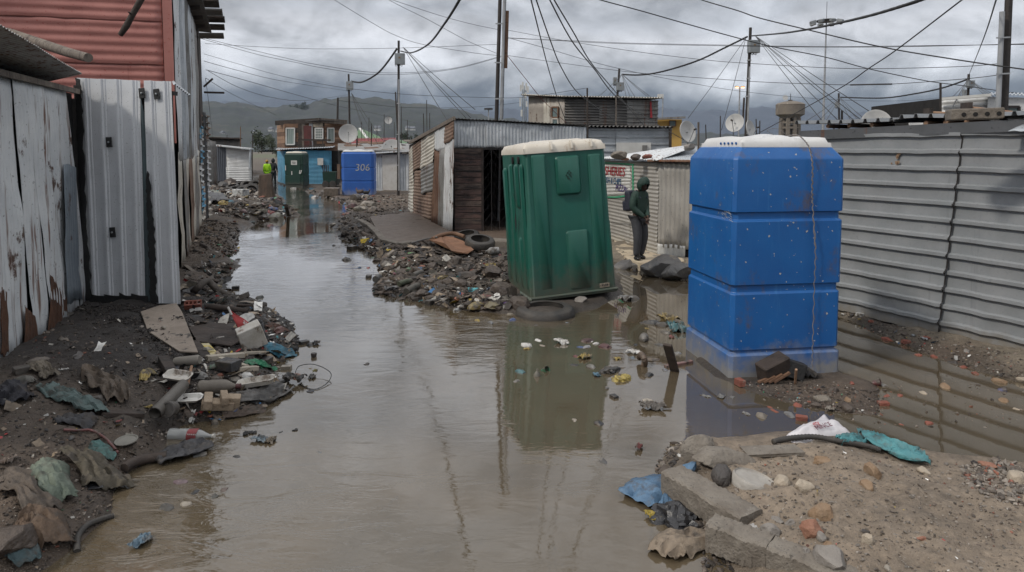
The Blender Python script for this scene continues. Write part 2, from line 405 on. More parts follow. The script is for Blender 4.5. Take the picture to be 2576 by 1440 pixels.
right_shore=[(700,443),(700,456),(690,463),(716,467),(770,470),(800,474),(770,482),(784,488),(812,493),(841,504),(872,515),(872,529),(868,545),(849,558),(832,569),(838,586),(859,601),(901,618),(922,636),(950,650),(957,674),(965,702),(945,722),(940,738),(980,745),(1020,750),(1060,762),(1120,778),(1200,786),(1290,792),(1340,800),(1440,792),(1530,762),(1566,742),(1560,705),(1555,668),(1590,676),(1650,700),(1720,705),(1850,720),(2080,775),(2120,800),(2180,830),(2250,862),(2350,900),(2450,930),(2576,965),(2760,1010),(2900,1060),(2900,1180),(2576,1162),(2450,1150),(2350,1142),(2200,1112),(2080,1096),(1960,1098),(1860,1112),(1790,1118),(1720,1116),(1680,1135),(1655,1165),(1652,1195),(1690,1235),(1735,1275),(1765,1320),(1780,1370),(1840,1440),(1900,1500)]
wpoly=[tuple(G(u,v)[:2])for u,v in left_shore+right_shore]+[(1.5,1.5),(1.2,-9),(-3.2,-9),(-3.0,1.5)]
island=[tuple(G(u,v)[:2])for u,v in[(1745,905),(1790,945),(1850,972),(1905,992),(1975,1012),(2090,1035),(2200,1046),(2235,1020),(2220,985),(2180,962),(2125,945),(2090,900),(1800,880)]]
def sdf(poly,X,Y):
 """signed distance, positive inside"""
 p=np.array(poly);q=np.roll(p,-1,axis=0)
 best=np.full(X.shape,1e9);ins=np.zeros(X.shape,bool)
 for(x0,y0),(x1,y1)in zip(p,q):
  ex,ey=x1-x0,y1-y0
  t=np.clip(((X-x0)*ex+(Y-y0)*ey)/(ex*ex+ey*ey+1e-12),0,1)
  best=np.minimum(best,(X-x0-t*ex)**2+(Y-y0-t*ey)**2)
  c=((y0>Y)!=(y1>Y))&(X<(x1-x0)*(Y-y0)/(y1-y0+1e-12)+x0)
  ins^=c
 d=np.sqrt(best);return np.where(ins,d,-d)
MUD=(.085,.066,.052);DARKM=(.036,.031,.029);BROWN=(.105,.078,.058);SAND=(.22,.185,.14);TAN=(.235,.188,.142);GREYM=(.075,.062,.052)
cps=[(100,880,.33,DARKM),(213,760,.33,DARKM),(340,760,.33,DARKM),(420,800,.30,DARKM),(455,770,.28,DARKM),(0,950,.34,MUD),(60,1100,.32,MUD),(40,1300,.34,BROWN),(0,1440,.36,BROWN),(250,900,.32,DARKM),(250,1000,.28,MUD),(330,1080,.20,BROWN),(330,1020,.24,GREYM),(180,1250,.22,BROWN),(150,1370,.16,BROWN),(480,690,.26,MUD),(540,690,.12,MUD),(520,600,.30,BROWN),(560,560,.26,BROWN),(590,600,.14,BROWN),(540,500,.55,GREYM),(600,510,.30,GREYM),(640,470,.25,MUD),(560,800,.18,DARKM),(600,860,.14,DARKM),(480,930,.20,DARKM),(560,980,.12,GREYM),(660,440,.15,MUD),(580,430,.4,MUD),(960,560,.22,BROWN),(1050,560,.23,BROWN),(1130,600,.22,BROWN),(1270,620,.10,GREYM),(1100,650,.24,MUD),(1180,670,.22,MUD),(1000,690,.13,MUD),(1250,735,.13,MUD),(1140,720,.14,MUD),(1000,640,.22,MUD),(1050,740,.06,GREYM),(1340,752,.05,GREYM),(1450,755,.05,GREYM),(1540,728,.10,GREYM),(900,500,.10,BROWN),(1000,510,.16,BROWN),(800,475,.06,MUD),(740,462,.05,MUD),(880,570,.16,DARKM),(850,575,.08,DARKM),(1610,655,.15,SAND),(1690,660,.15,SAND),(1600,620,.17,SAND),(1720,640,.15,SAND),(1900,700,.1,TAN),(2112,778,.10,SAND),(2350,830,.10,SAND),(2560,885,.11,SAND),(2200,818,.05,GREYM),(2400,890,.04,BROWN),(1700,1150,.19,TAN),(1800,1250,.23,TAN),(1900,1150,.17,TAN),(2050,1140,.15,TAN),(2300,1165,.07,TAN),(2576,1175,.04,TAN),(2576,1300,.17,TAN),(2200,1300,.22,TAN),(2000,1380,.23,TAN),(2400,1440,.24,TAN),(1850,1340,.22,TAN),(1800,1400,.2,TAN),(2000,990,.025,BROWN),(1900,965,.03,GREYM),(2180,1010,.02,BROWN)]
_cp=np.array([[*G(u,v,z)[:2],z,*c]for u,v,z,c in cps])
_cp=np.vstack([_cp,[[-30,60,.15,*MUD],[0,70,.15,.09,.085,.06],[40,60,.15,.09,.085,.06],[-60,200,.2,.10,.11,.06],[60,300,.2,.09,.10,.055],[0,40,.15,*BROWN],[12,30,.12,*BROWN],[8,14,.12,*BROWN]]])
def field(X,Y):
 D2=(X[...,None]-_cp[:,0])**2+(Y[...,None]-_cp[:,1])**2
 w=1/(D2/(1+.02*Y[...,None]**2)+.006)**1.6
 ws=w.sum(-1);return[(w*_cp[:,k]).sum(-1)/ws for k in(2,3,4,5)]
def hgt_full(X,Y):
 X=np.asarray(X,float);Y=np.asarray(Y,float)
 s1=-sdf(wpoly,X,Y);s2=sdf(island,X,Y)
 wob=.10*fbm(X*2.2,Y*2.2,3,5)*np.clip(Y/8,.5,2)
 s=np.maximum(s1+wob,s2+wob)
 H,r,g,b=field(X,Y)
 w=np.clip(H*2.2,.10,.8)
 t=np.clip(s/w,0,1);t=t*(2-t)
 lum=fbm(X*3.1,Y*3.1,5,1)*.10+fbm(X*11,Y*11,3,2)*.055
 calm=np.clip(s/.4,0,1)
 far=np.clip((Y-60)/100,0,1)
 z=np.where(s>0,H*t+lum*calm*np.clip(H*4,.12,.75)*(1-far*.8),np.maximum(-.25,s*.45))
 z=z+np.clip((Y-80)/3000,0,1)*1.0
 return z,s,r,g,b
def HT(x,y):
 return float(hgt_full(np.array([x]),np.array([y]))[0][0])
def GT(u,v,lift=0.0):
 """where the line of sight through (u, v) meets the ground (or the water)"""
 z=0.1
 for _ in range(7):
  p=G(u,v,z);z=.5*z+.5*max(0.0,HT(p.x,p.y))
 p=G(u,v,z);p.z=max(0.0,HT(p.x,p.y))+lift;return p
yr=np.concatenate([np.linspace(-8,2.6,14),2.6*np.exp(np.linspace(0,math.log(60/2.6),400))[1:],60*np.exp(np.linspace(0,math.log(3300/60),34))[1:]])
tt=np.linspace(-1,1,600);ss=.95*np.sign(tt)*np.abs(tt)**1.45
YY,SS=np.meshgrid(yr,ss,indexing='ij');XX=SS*(YY+9.0)
zz=np.zeros(XX.shape);cc=np.zeros(XX.shape+(4,));cc[...,3]=1;wet=np.zeros(XX.shape)
for i in range(0,XX.shape[0],20):
 z,s,r,g,b=hgt_full(XX[i:i+20],YY[i:i+20])
 zz[i:i+20]=z
 for k,q in enumerate((r,g,b)):cc[i:i+20,:,k]=q
 cc[i:i+20,:,3]=np.clip(s/.35,0,1)
ground=MO('ground',np.stack([XX,YY,zz],-1).reshape(-1,3),grid_faces(*XX.shape),None,smooth=True,origin=(0,0,0))
ca=ground.data.color_attributes.new('tint','FLOAT_COLOR','POINT');ca.data.foreach_set('color',cc.reshape(-1).astype(np.float32))
m,t,b=newmat('wet_mud')
at=t.nodes.new('ShaderNodeAttribute');at.attribute_name='tint'
tc_=t.nodes.new('ShaderNodeTexCoord');vec=tc_.outputs['Object']
na=_noise(t,vec,1.7,6,.6);nb=_noise(t,vec,14,6,.7);nc=_noise(t,vec,60,4,.7)
k_=_m(t,'ADD',_m(t,'MULTIPLY',na,.8),_m(t,'MULTIPLY',nb,.9));k_=_ramp(t,k_,.62,1.1)
k_.node.inputs['To Min'].default_value=.55;k_.node.inputs['To Max'].default_value=1.35
wetf=_ramp(t,_m(t,'ADD',at.outputs['Alpha'],_m(t,'MULTIPLY',_m(t,'SUBTRACT',na,.5),1.6)),0,.9)
wetf.node.inputs['To Min'].default_value=.62;wetf.node.inputs['To Max'].default_value=1.0
sc=t.nodes.new('ShaderNodeVectorMath');sc.operation='SCALE';t.links.new(at.outputs['Color'],sc.inputs[0]);t.links.new(_m(t,'MULTIPLY',k_,wetf),sc.inputs['Scale'])
col=_mix(t,_ramp(t,nc,.66,.70),sc.outputs[0],(.30,.27,.23))
col=_mix(t,_ramp(t,_noise(t,_mapv(t,vec,(1,1,1),(9,2,1)),45,2,.5),.70,.73),col,(.03,.026,.022))
t.links.new(col,b.inputs['Base Color'])
rr=_ramp(t,_m(t,'ADD',at.outputs['Alpha'],_m(t,'MULTIPLY',_m(t,'SUBTRACT',na,.5),2.2)),0,1)
rr.node.inputs['To Min'].default_value=.32;rr.node.inputs['To Max'].default_value=.85
t.links.new(rr,b.inputs['Roughness'])
bp=t.nodes.new('ShaderNodeBump');bp.inputs['Strength'].default_value=.9;bp.inputs['Distance'].default_value=.02
t.links.new(_m(t,'ADD',_m(t,'MULTIPLY',nb,1.6),_m(t,'MULTIPLY',nc,.8)),bp.inputs['Height']);t.links.new(bp.outputs[0],b.inputs['Normal'])
ground.data.materials.append(m);setp(ground,'wet brown mud banks and ground littered with grit',kind='structure')
m,t,b=newmat('muddy_water')
tc_=t.nodes.new('ShaderNodeTexCoord');vec=tc_.outputs['Object']
col=_mix(t,_ramp(t,_noise(t,vec,.55,5,.6,.6),.35,.65),(.110,.085,.055),(.079,.064,.043))
col=_mix(t,_m(t,'MULTIPLY',_ramp(t,_noise(t,_mapv(t,vec,(1,.5,1)),3.1,6,.7,1.2),.58,.74),.55),col,(.045,.040,.031))
t.links.new(col,b.inputs['Base Color'])
b.inputs['Roughness'].default_value=.03;b.inputs['IOR'].default_value=1.4
b.inputs['Coat Weight'].default_value=1.0;b.inputs['Coat IOR'].default_value=1.45;b.inputs['Coat Roughness'].default_value=.02
rp1=_noise(t,_mapv(t,vec,(1.0,2.4,1)),2.3,4,.5,.9)
rp2=_noise(t,_mapv(t,vec,(1.0,2.0,1)),16,3,.6,.4)
msk=_ramp(t,_noise(t,_mapv(t,vec,(1,.6,1),(3,1,0)),.35,3,.5),.42,.66)
sx_=t.nodes.new('ShaderNodeSeparateXYZ');t.links.new(vec,sx_.inputs[0])
flow=_ramp(t,_m(t,'ADD',sx_.outputs['X'],_m(t,'MULTIPLY',sx_.outputs['Y'],.12)),2.6,1.2)
flow.node.inputs['To Min'].default_value=.012
msk=_m(t,'MULTIPLY',msk,flow)
hh=_m(t,'MULTIPLY',_m(t,'ADD',rp1,_m(t,'MULTIPLY',rp2,.09)),_m(t,'ADD',msk,_m(t,'MULTIPLY',flow,.11)))
bp=t.nodes.new('ShaderNodeBump');bp.inputs['Strength'].default_value=.6;bp.inputs['Distance'].default_value=.03
t.links.new(hh,bp.inputs['Height']);t.links.new(bp.outputs[0],b.inputs['Normal']);t.links.new(bp.outputs[0],b.inputs['Coat Normal'])
wx=np.linspace(-30,30,61);wy=np.linspace(-9,75,85)
gx,gy=np.meshgrid(wx,wy)
water=MO('water',np.stack([gx,gy,np.full(gx.shape,.004)],-1).reshape(-1,3),grid_faces(*gx.shape),m,smooth=True,origin=(0,0,0))
setp(water,'still brown floodwater filling the lane',kind='structure')
def ridge(name,prof,Y0,Y1,base,mat_,rough,seed,label,nu=420,nv=26):
 us=np.linspace(prof[0][0],prof[-1][0],nu);tv=np.interp(us,[a for a,_ in prof],[b_ for _,b_ in prof])
 V=[]
 for j in range(nv):
  f=j/(nv-1);Y=Y0+(Y1-Y0)*f
  x=(us-1288)/FPX*Y
  top=HC+(VH-tv)/FPX*Y1
  shape=f**1.15
  z=base+(top-base)*shape+rough*fbm(us*.02+seed,np.full(nu,f*6),5,seed)*(.25+.75*f)+rough*.35*np.abs(fbm(us*.35,np.full(nu,f*31),2,seed+4))*min(1,f*3)
  V.append(np.stack([x,np.full(nu,Y),z],-1))
 V.append(V[-1]*np.array([1.15,1.15,1])-np.array([0,0,(Y1)*.12]))
 V=np.array(V)
 o=MO(name,V.reshape(-1,3),grid_faces(V.shape[0],V.shape[1]),mat_,smooth=True,origin=(0,0,0))
 return setp(o,label,kind='structure')
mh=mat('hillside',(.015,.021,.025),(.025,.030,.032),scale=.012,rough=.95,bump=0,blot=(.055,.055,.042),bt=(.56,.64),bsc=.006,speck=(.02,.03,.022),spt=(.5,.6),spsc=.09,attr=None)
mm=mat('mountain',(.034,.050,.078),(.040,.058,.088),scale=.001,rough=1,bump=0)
ridge('hill',[(-300,262),(300,262),(520,257),(600,259),(680,274),(740,262),(850,252),(960,252),(1060,262),(1150,272),(1250,296),(1400,318),(1600,336),(2000,345),(2900,350)],420,1100,0.5,mh,9,2,'dark wooded hills behind the settlement')
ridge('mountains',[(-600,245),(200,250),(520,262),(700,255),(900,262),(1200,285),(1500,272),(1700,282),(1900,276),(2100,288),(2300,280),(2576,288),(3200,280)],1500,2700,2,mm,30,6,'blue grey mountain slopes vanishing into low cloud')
hz=M().box((0,1720,124),(7400,3560,254)).make('haze',None,None,origin=(0,0,0));hm=bpy.data.materials.new('haze_air');hm.use_nodes=True
for n in list(hm.node_tree.nodes):hm.node_tree.nodes.remove(n)
ho=hm.node_tree.nodes.new('ShaderNodeOutputMaterial');hv=hm.node_tree.nodes.new('ShaderNodeVolumePrincipled');hm.node_tree.links.new(hv.outputs[0],ho.inputs['Volume'])
hv.inputs['Density'].default_value=.00010;hv.inputs['Color'].default_value=(.66,.76,.92,1);hv.inputs['Anisotropy'].default_value=0
hz.data.materials.append(hm);setp(hz,'thin grey blue haze in the air',kind='stuff')
def wq(w,pts,off=0.0):return[w.hit(u,v,off)for u,v in pts]
def box_body(name,p,zb,zt,mat_,parent,inset=.03):
 """dark inner walls from 4 plan points, so that gaps show a dark inside"""
 c=sum((Vector((q[0],q[1],0))for q in p),Vector())/len(p)
 r=[]
 for q in p:
  q=Vector((q[0],q[1],0));r.append(q+(c-q).normalized()*inset)
 zt=zt if isinstance(zt,(list,tuple))else[zt]*4
 return M().hexa([Vector((q.x,q.y,zb))for q in r],[Vector((q.x,q.y,z))for q,z in zip(r,zt)]).make(name,mat_,parent)
A=G(0,900,.33);B=G(213,756,.33)
wl=Wall(A-(B-A)*1.0,B)
base=Vector((B.x-.6,B.y,.3))
sh=E('rusty_shack',base,'near shack of pale rust-streaked corrugated sheets at the left edge with an overhanging roof','shack')
LL=wl.len;HT_=3.02
back=Vector((-3.2,1.0,0))*1.0
box_body('inner_wall',[wl.p0,wl.p1,wl.p1+back,wl.p0+back],.0,HT_-.02,MT['tar'],sh,.05)
cuts=[(-1.4,0,0)]
us_top=[-260,-150,-75,-2,42,75,112,150,178]
us_bot=[-330,-190,-90,-5,62,108,150,186,210]
for i in range(8):
 gap=.012+.02*random.random()
 q=[]
 def m_at(u):return(wl.hit(u,500)-wl.p0).dot(wl.d)
 b0,b1,t0,t1=m_at(us_bot[i]),m_at(us_bot[i+1]),m_at(us_top[i]),m_at(us_top[i+1])
 o_=.012*(i%3)
 q=[wl.at(b0+.005,.26,o_),wl.at(b1-gap,.26,o_),wl.at(t1+.01,HT_,o_),wl.at(t0-.01,HT_,o_)]
 mm_='galv_pale'
 n=max(4,int((b1-b0)/.085))
 sheet('wall_sheet',q,MT[mm_],sh,n=n,amp=.010,dent=.02,jag=.05,rows=16)
rp=mat('rust_patch',(.10,.045,.024),(.055,.026,.016),scale=6,rough=.85,bump=.6)
for pts in[[(60,895),(96,882),(88,800),(66,770)],[(118,880),(152,852),(158,735),(128,700)],[(0,905),(20,888),(16,735),(0,725)],[(158,800),(172,795),(166,740),(154,752)]]:
 q=wq(wl,[pts[0],pts[1],pts[2],pts[3]],.034)
 sheet('rust_patch',q,rp,sh,n=4,amp=.006,dent=.012,jag=.10,rows=22)
q=wq(wl,[(168,765),(207,752),(192,420),(158,415)],.045)
sheet('patch_sheet',q,galv('galv_blueish',(.25,.29,.33),(.20,.235,.27),st=(.62,.72)),sh,n=5,amp=.006,dent=.015,jag=.03,rows=10)
a0=P(-420,-130,4.2);e1=P(0,57,5.4);e2=P(206,187,8.5)
dr=(e2-e1).normalized();e0=e1-dr*2.4;e0.z=e1.z
inn=Vector((-3.0,1.2,-.35))
e0s,e2s=Vector(e0),Vector(e2)
rf=sheet('roof_sheet',[e0s,e2s,e2s+inn,e0s+inn],galv('roof_under',(.42,.42,.41),(.32,.32,.31),metal=0,st=(.5,.65)),sh,n=72,amp=.018,dent=.006,jag=.0,rows=4,thick=.003,keep=True)
M().beam(wl.at(LL*.25,HT_+.0,.06),wl.at(LL-.02,HT_-.0,.06),.04,.06).make('wall_plate',MT['wood_grey'],sh)
M().beam(wl.at(LL+.03,.25,-.02),wl.at(LL+.03,HT_-.08,-.02),.09,.09).make('corner_post',MT['galv_dark'],sh)
ga,gb=G(209,757,.32),G(456,768,.30)
wg=Wall(ga,gb)
gt=E('ribbed_sheet_gate',(ga+gb)/2,'tall light grey gate of ribbed metal sheets with black tar edges and bolt plates','gate')
bk=Vector((-1.9,3.1,0))
box_body('lean_to',[wg.p0-wg.d*.02,wg.p1,wg.p1+bk,wg.p0+bk],0.1,[3.08,2.98,2.98,3.08],MT['tar'],gt,.04)
def gsheet(bl,br,tr,tl,n,off,nm='gate_sheet',**k):
 q=wq(wg,[bl,br,tr,tl],off)
 return sheet(nm,q,MT['galv_gate'],gt,n=n,prof='box',amp=.026,dent=.006,rows=12,**k)
gsheet((222,752),(366,757),(352,203),(193,196),4,.015,jag=.012)
gsheet((380,760),(455,766),(431,206),(362,203),2,.02,jag=.012)
q=wq(wg,[(362,757),(382,760),(366,300),(349,203)],.006)
sheet('filler_strip',q,galv('teal_strip',(.10,.14,.15),(.08,.10,.11),st=(.7,.8)),gt,n=1,prof='box',amp=.015,dent=.002,jag=.01,rows=8)
def jagpoly(w,pts_l,pts_r,off,name,mat_,parent,jit=.02,n=40):
 """strip with ragged edges between two polylines in the wall plane"""
 V=[]
 for k in range(n+1):
  f=k/n
  def ip(pp):
   x=f*(len(pp)-1);i=min(int(x),len(pp)-2);t_=x-i
   return(pp[i][0]*(1-t_)+pp[i+1][0]*t_,pp[i][1]*(1-t_)+pp[i+1][1]*t_)
  l,r_=ip(pts_l),ip(pts_r)
  a_=w.hit(l[0],l[1],off)+w.d*jit*(random.random()-.5)
  b_=w.hit(r_[0],r_[1],off)+w.d*jit*(random.random()-.5)*1.6
  V+=[a_,b_]
 F=[(2*i,2*i+1,2*i+3,2*i+2)for i in range(n)]
 o=MO(name,V,F,mat_,parent);solid(o,.006);return o
jagpoly(wg,[(190,196),(192,300),(198,450),(206,600),(212,756)],[(203,200),(208,300),(213,450),(221,600),(231,756)],.062,'tar_strip',MT['tar'],gt,.02)
jagpoly(wg,[(367,455),(370,520),(373,600),(376,690),(378,762)],[(372,430),(384,520),(390,600),(391,690),(396,762)],.066,'tar_strip',MT['tar'],gt,.022)
for u,v in[(274,358),(283,585),(357,235),(394,237)]:
 c=wg.hit(u,v,.048)
 o=M().box(c,(.085,.012,.13),rot=(0,random.uniform(-.15,.15),math.atan2(wg.d.y,wg.d.x))).make('bolt_plate',MT['tar'],gt);bevel(o,.01,1)
 M().lathe(c+wg.n*.006,[(.012,0),(.012,.012),(.005,.016)],8,wg.n.to_track_quat('Z','Y').to_matrix()).make('bolt',MT['steel'],o)
for u0,u1 in[(225,262),(262,300),(300,330),(330,372)]:
 jagpoly(wg,[(u0,742-random.random()*10),((u0+u1)/2,744),(u1,745)],[(u0,763),((u0+u1)/2,765),(u1,765)],.05,'tar_edge',MT['tar'],gt,.0,10)
M().beam(wg.at(-.02,3.09,-.07),wg.at(wg.len*.98,3.0,-.07),.10,.05).make('top_trim',MT['steel_dark'],gt)
C0=G(455,655,.3);C1=G(514,545,.3)
wt=Wall(C0,C1);TZ=5.65
rdir=Vector((-2.4,-.62,0)).normalized()
hs=E('two_storey_house',(C0.x-2,C0.y+2,.2),'two storey house with red corrugated front and grey metal side beside the lane','house')
pR0=Vector((C0.x,C0.y,0));pR1=pR0+rdir*6.5
box_body('inner_wall',[wt.p0,wt.p1,wt.p1+rdir*6.5,pR1],0,[TZ-.1]*4,MT['dark'],hs,.08)
wr=Wall(pR1,pR0)
rows_=[(2.7,wr.hit(300,161).z),(wr.hit(300,157).z,wr.hit(300,50).z),(wr.hit(300,46).z,TZ)]
rows_=[(2.4,3.62),(3.60,4.40),(4.38,TZ)]
zz_=[2.4,wr.hit(330,159).z,wr.hit(330,50).z,TZ]
for k in range(3):
 for j in range(2):
  x0=6.5*j/2-.02;x1=6.5*(j+1)/2+.02
  if j:x1=6.5-.16
  dz=.06*(0 if j else 1)
  q=[wr.at(x0,zz_[k]-.03,.02+.012*k+.004*j),wr.at(x1,zz_[k]-.03,.02+.012*k+.004*j),wr.at(x1,zz_[k+1],.02+.012*k+.004*j),wr.at(x0,zz_[k+1],.02+.012*k+.004*j)]
  sheet('red_sheet',q,MT['red_paint'],hs,n=max(3,int(round((zz_[k+1]-zz_[k])/.142))),across='v',amp=.016,dent=.014,rows=24,jag=.008)
M().beam(wr.at(6.43,2.4,.06),wr.at(6.43,TZ,.06),.15,.03,up=wr.n).make('corner_board',MT['red_paint'],hs)
LW=wt.len
def mw(u,v=300):return(wt.hit(u,v)-wt.p0).dot(wt.d)
xs=[0.08,.95,1.8,2.7,3.6,4.5,5.5,LW*.82]
sm=['galv_pale','galv_clean','galv_clean','galv_old','galv_clean','galv_pale','galv_old']
for i in range(7):
 o_=.012*(i%2)+.01
 q=[wt.at(xs[i],2.1,o_),wt.at(xs[i+1]+.02,2.1,o_),wt.at(xs[i+1]+.02,TZ-.1+.1*random.random(),o_),wt.at(xs[i],TZ-.1,o_)]
 sheet('wall_sheet',q,MT[sm[i]],hs,n=7,prof='box' if i%2 else 'sine',amp=.02,dent=.02,rows=10,jag=.04)
 q=[wt.at(xs[i],.12,o_-.012),wt.at(xs[i+1]+.02,.12,o_-.012),wt.at(xs[i+1]+.02,2.25,o_-.012),wt.at(xs[i],2.25,o_-.012)]
 sheet('lower_sheet',q,MT[['galv_cream','galv_old','galv_cream','rust_brown'][i%4]],hs,n=8,amp=.014,dent=.03,rows=8,jag=.06)
M().beam(wt.at(LW*.9,2.9,.03),wt.at(LW*.9,TZ-.1,.03),1.4,.05,up=wt.n).make('dark_board',MT['wood_dark'],hs)
for k in range(9):
 z0=.2+k*.34
 cm=['galv_cream','sheet_blue','sheet_blue','ibr_white','ibr_white','sheet_blue','ibr_white','sheet_blue','rust_brown'][k]
 q=[wt.at(LW*.82,z0,.02),wt.at(LW*.93,z0,.02),wt.at(LW*.93,z0+.36,.02),wt.at(LW*.82,z0+.36,.02)]
 sheet('blue_patch',q,MT[cm],hs,n=2,across='v',amp=.05,prof='ibr',dent=.03,rows=5,jag=.03)
 q=[wt.at(LW*.955,z0,.1),wt.at(LW*1.0,z0,.16),wt.at(LW*1.0,z0+.36,.16),wt.at(LW*.955,z0+.36,.1)]
 sheet('torn_sheet',q,MT[['galv_cream','galv_cream','ibr_white','ibr_white','ibr_white','ibr_white','galv_old','rust_brown','wood_grey'][k]],hs,n=2,across='v',amp=.06,prof='ibr',dent=.03,rows=5,jag=.03)
V=[]
for k in range(41):
 z0=.15+k*.08;j=.06*math.sin(k*1.9)+.05*random.random()
 V+=[wt.at(LW*.925+j*.6,z0,.085),wt.at(LW*.965+j,z0,.13)]
solid(MO('tar_strip',V,[(2*i,2*i+1,2*i+3,2*i+2)for i in range(40)],MT['tar'],hs),.01)
for u,v,du,dv,w_ in[(488,8,34,14,'wood_dark'),(500,30,36,16,'galv_dark'),(505,48,34,18,'wood_dark'),(508,68,30,17,'wood_dark'),(506,90,24,16,'galv_dark')]:
 Yd=wt.hit(u,v).y
 a_=wt.hit(u-4,v,0);b_=a_+wt.n*(.35+.02*dv)+Vector((0,0,.03))
 M().beam(a_,b_,.9,.045).make('eave_board',MT[w_],hs)
for k in range(6):
 M().beam(wt.at(.5+k*1.3,TZ-.06,-.05),wt.at(.5+k*1.3,TZ-.03,.25),.08,.1).make('rafter_end',MT['wood_dark'],hs)
q=[wt.at(0,TZ+.05,.3),wt.at(LW,TZ+.05,.35),wt.at(LW,TZ+.12,-5.5),wt.at(0,TZ+.12,-5.5)]
sheet('roof_sheet',q,MT['galv_dark'],hs,n=60,amp=.03,rows=4,keep=True)
a_=P(431,243,9.6);b_=P(478,245,10.4)
sheet('awning_sheet',[P(436,214,9.2),P(478,244,9.9),P(470,238,10.9),P(432,205,10.4)],MT['galv_clean'],hs,n=8,amp=.03,rows=3,keep=True)
M().tube([wt.at(LW*.98,4.1,.1),wt.at(LW*.98,4.35,.35)],.03,6).make('bracket',MT['wood_dark'],hs)
M().tube([wt.at(LW*.99,3.95,.1),wt.at(LW*.99,3.95,.65)],.03,6).make('bracket',MT['wood_dark'],hs)
lg=M().tube([P(20,82,10.9),P(110,112,10.2),P(170,132,9.7),P(222,146,9.3)],[.075,.072,.068,.062],12).make('log',MT['wood_grey'])
auto_smooth(lg);setp(lg,'bare round log sticking out above the near roof against the red wall','log')
br_=M().tube([P(362,-14,10.9),P(350,8,10.85),P(333,38,10.9),P(318,66,10.85),P(303,88,10.9)],[.05,.048,.045,.05,.04],8)
br_.tube([P(333,38,10.9),P(322,30,10.8)],[.02,.008],5)
bo=br_.make('branch',MT['wood_dark']);auto_smooth(bo,60);setp(bo,'short dark branch hanging in front of the red wall','branch')
galv('galv_eave_shade',(.10,.105,.115),(.08,.085,.09),metal=.0,st=(.6,.7),bt=(.75,.8))  # dark grey sheet colour with the eave shadow painted in
r0=G(2112,775,.1);r1=G(2576,884,.1);dd=(r1-r0)
wr_=Wall(r0-dd*.30,r1+dd*.7)
gs=E('grey_ribbed_shack',(r0.x+1.5,r0.y+.5,0),'long grey shack of horizontally ribbed sheets at the right with a corrugated roof','shack')
def mr_(u,v):return(wr_.hit(u,v)-wr_.p0).dot(wr_.d)
RZ=wr_.hit(2200,338).z
backv=-wr_.n*4.0
zt1=wr_.hit(2560,320).z
box_body('inner_wall',[wr_.p0,wr_.p1,wr_.p1+backv,wr_.p0+backv],0,[RZ,zt1+.1,zt1+.1,RZ],MT['dark'],gs,.06)
j0b,j0t=mr_(2366,822),mr_(2428,345)
nz=12
q=[wr_.at(0,.07,.02),wr_.at(j0b,.07,.035),wr_.at(j0t,RZ+.02,.035),wr_.at(0,RZ+.02,.02)]
sheet('wall_sheet',q,MT['ibr_grey'],gs,n=nz,across='v',prof='ibr',amp=.042,dent=.022,rows=40,jag=.014,seed=4)
q=[wr_.at(j0b-.06,.05,.012),wr_.at(wr_.len,.02,.0),wr_.at(wr_.len,RZ-.01,.0),wr_.at(j0t-.06,RZ+.03,.012)]
sheet('wall_sheet',q,MT['ibr_grey'],gs,n=nz,across='v',prof='ibr',amp=.042,dent=.022,rows=40,jag=.014,seed=9)
V=[]
for k in range(49):
 f=k/48;mm0=j0b+(j0t-j0b)*f;z_=.07+(RZ-.05)*f;h_=.042 if(f*nz)%1>.7 else 0
 V+=[wr_.at(mm0-.004,z_,.046+h_),wr_.at(mm0+.006+.004*math.sin(f*60),z_,.034+h_)]
solid(MO('lap_edge',V,[(2*i,2*i+1,2*i+3,2*i+2)for i in range(48)],MT['steel_dark'],gs),.004)
bm=M()
for k in range(1,nz):
 for mpos in(j0b-.09,):
  pass
M().beam(wr_.at(0,RZ+.0,.06),wr_.at(wr_.len,zt1+.05,.06),.05,.13).make('fascia',MT['galv_eave_shade'],gs)  # dark band under the roof ribs; its colour stands in for eave shadow
za=wr_.hit(2040,312,.18).z;zb=wr_.hit(2576,293,.18).z
ra_,rb_=wr_.at(-.15,za+.0,.14),wr_.at(wr_.len,za+(zb-za)*wr_.len/mr_(2576,300),.14)
nrs=3
for k in range(nrs):
 A_=ra_.lerp(rb_,k/nrs);B_=ra_.lerp(rb_,(k+1)/nrs)
 up=Vector((0,0,.018*k))
 sheet('roof_sheet',[A_+up,B_+up+(B_-A_)*.03,B_+backv+Vector((0,0,.12)),A_+backv+Vector((0,0,.12))],MT['ibr_grey'],gs,n=9,prof='ibr',amp=.045,rows=5,dent=.012,keep=True,thick=.004)
for f in(.13,.2,.27,.42,.47,.52):
 p=ra_.lerp(rb_,f);o=M().tube([p-wr_.n*.5+Vector((0,0,-.035)),p-wr_.n*.06+Vector((0,0,-.035))],.028,8).make('rafter_end',MT['wood_tan'],gs)
sheet('torn_flashing',[wr_.hit(2535,328,.3),wr_.hit(2640,330,.35),wr_.hit(2640,300,.1),wr_.hit(2560,318,.1)],MT['galv_clean'],gs,n=3,amp=.01,rows=4,dent=.02)
def splat(name,w,pts,off,mat_,parent,r=.03,n=9,seed=0):
 rr_=random.Random(seed);m_=M()
 for(u,v,s)in pts:
  c=w.hit(u,v,off);k0=len(m_.v);ring=[]
  for j in range(n):
   a_=2*math.pi*j/n;q_=r*s*(.6+.8*rr_.random());ring.append(c+w.d*math.cos(a_)*q_+Vector((0,0,1))*math.sin(a_)*q_*1.2)
  m_.add([c+w.n*.002]+ring,[(0,1+j,1+(j+1)%n)for j in range(n)])
 return m_.make(name,mat_,parent)
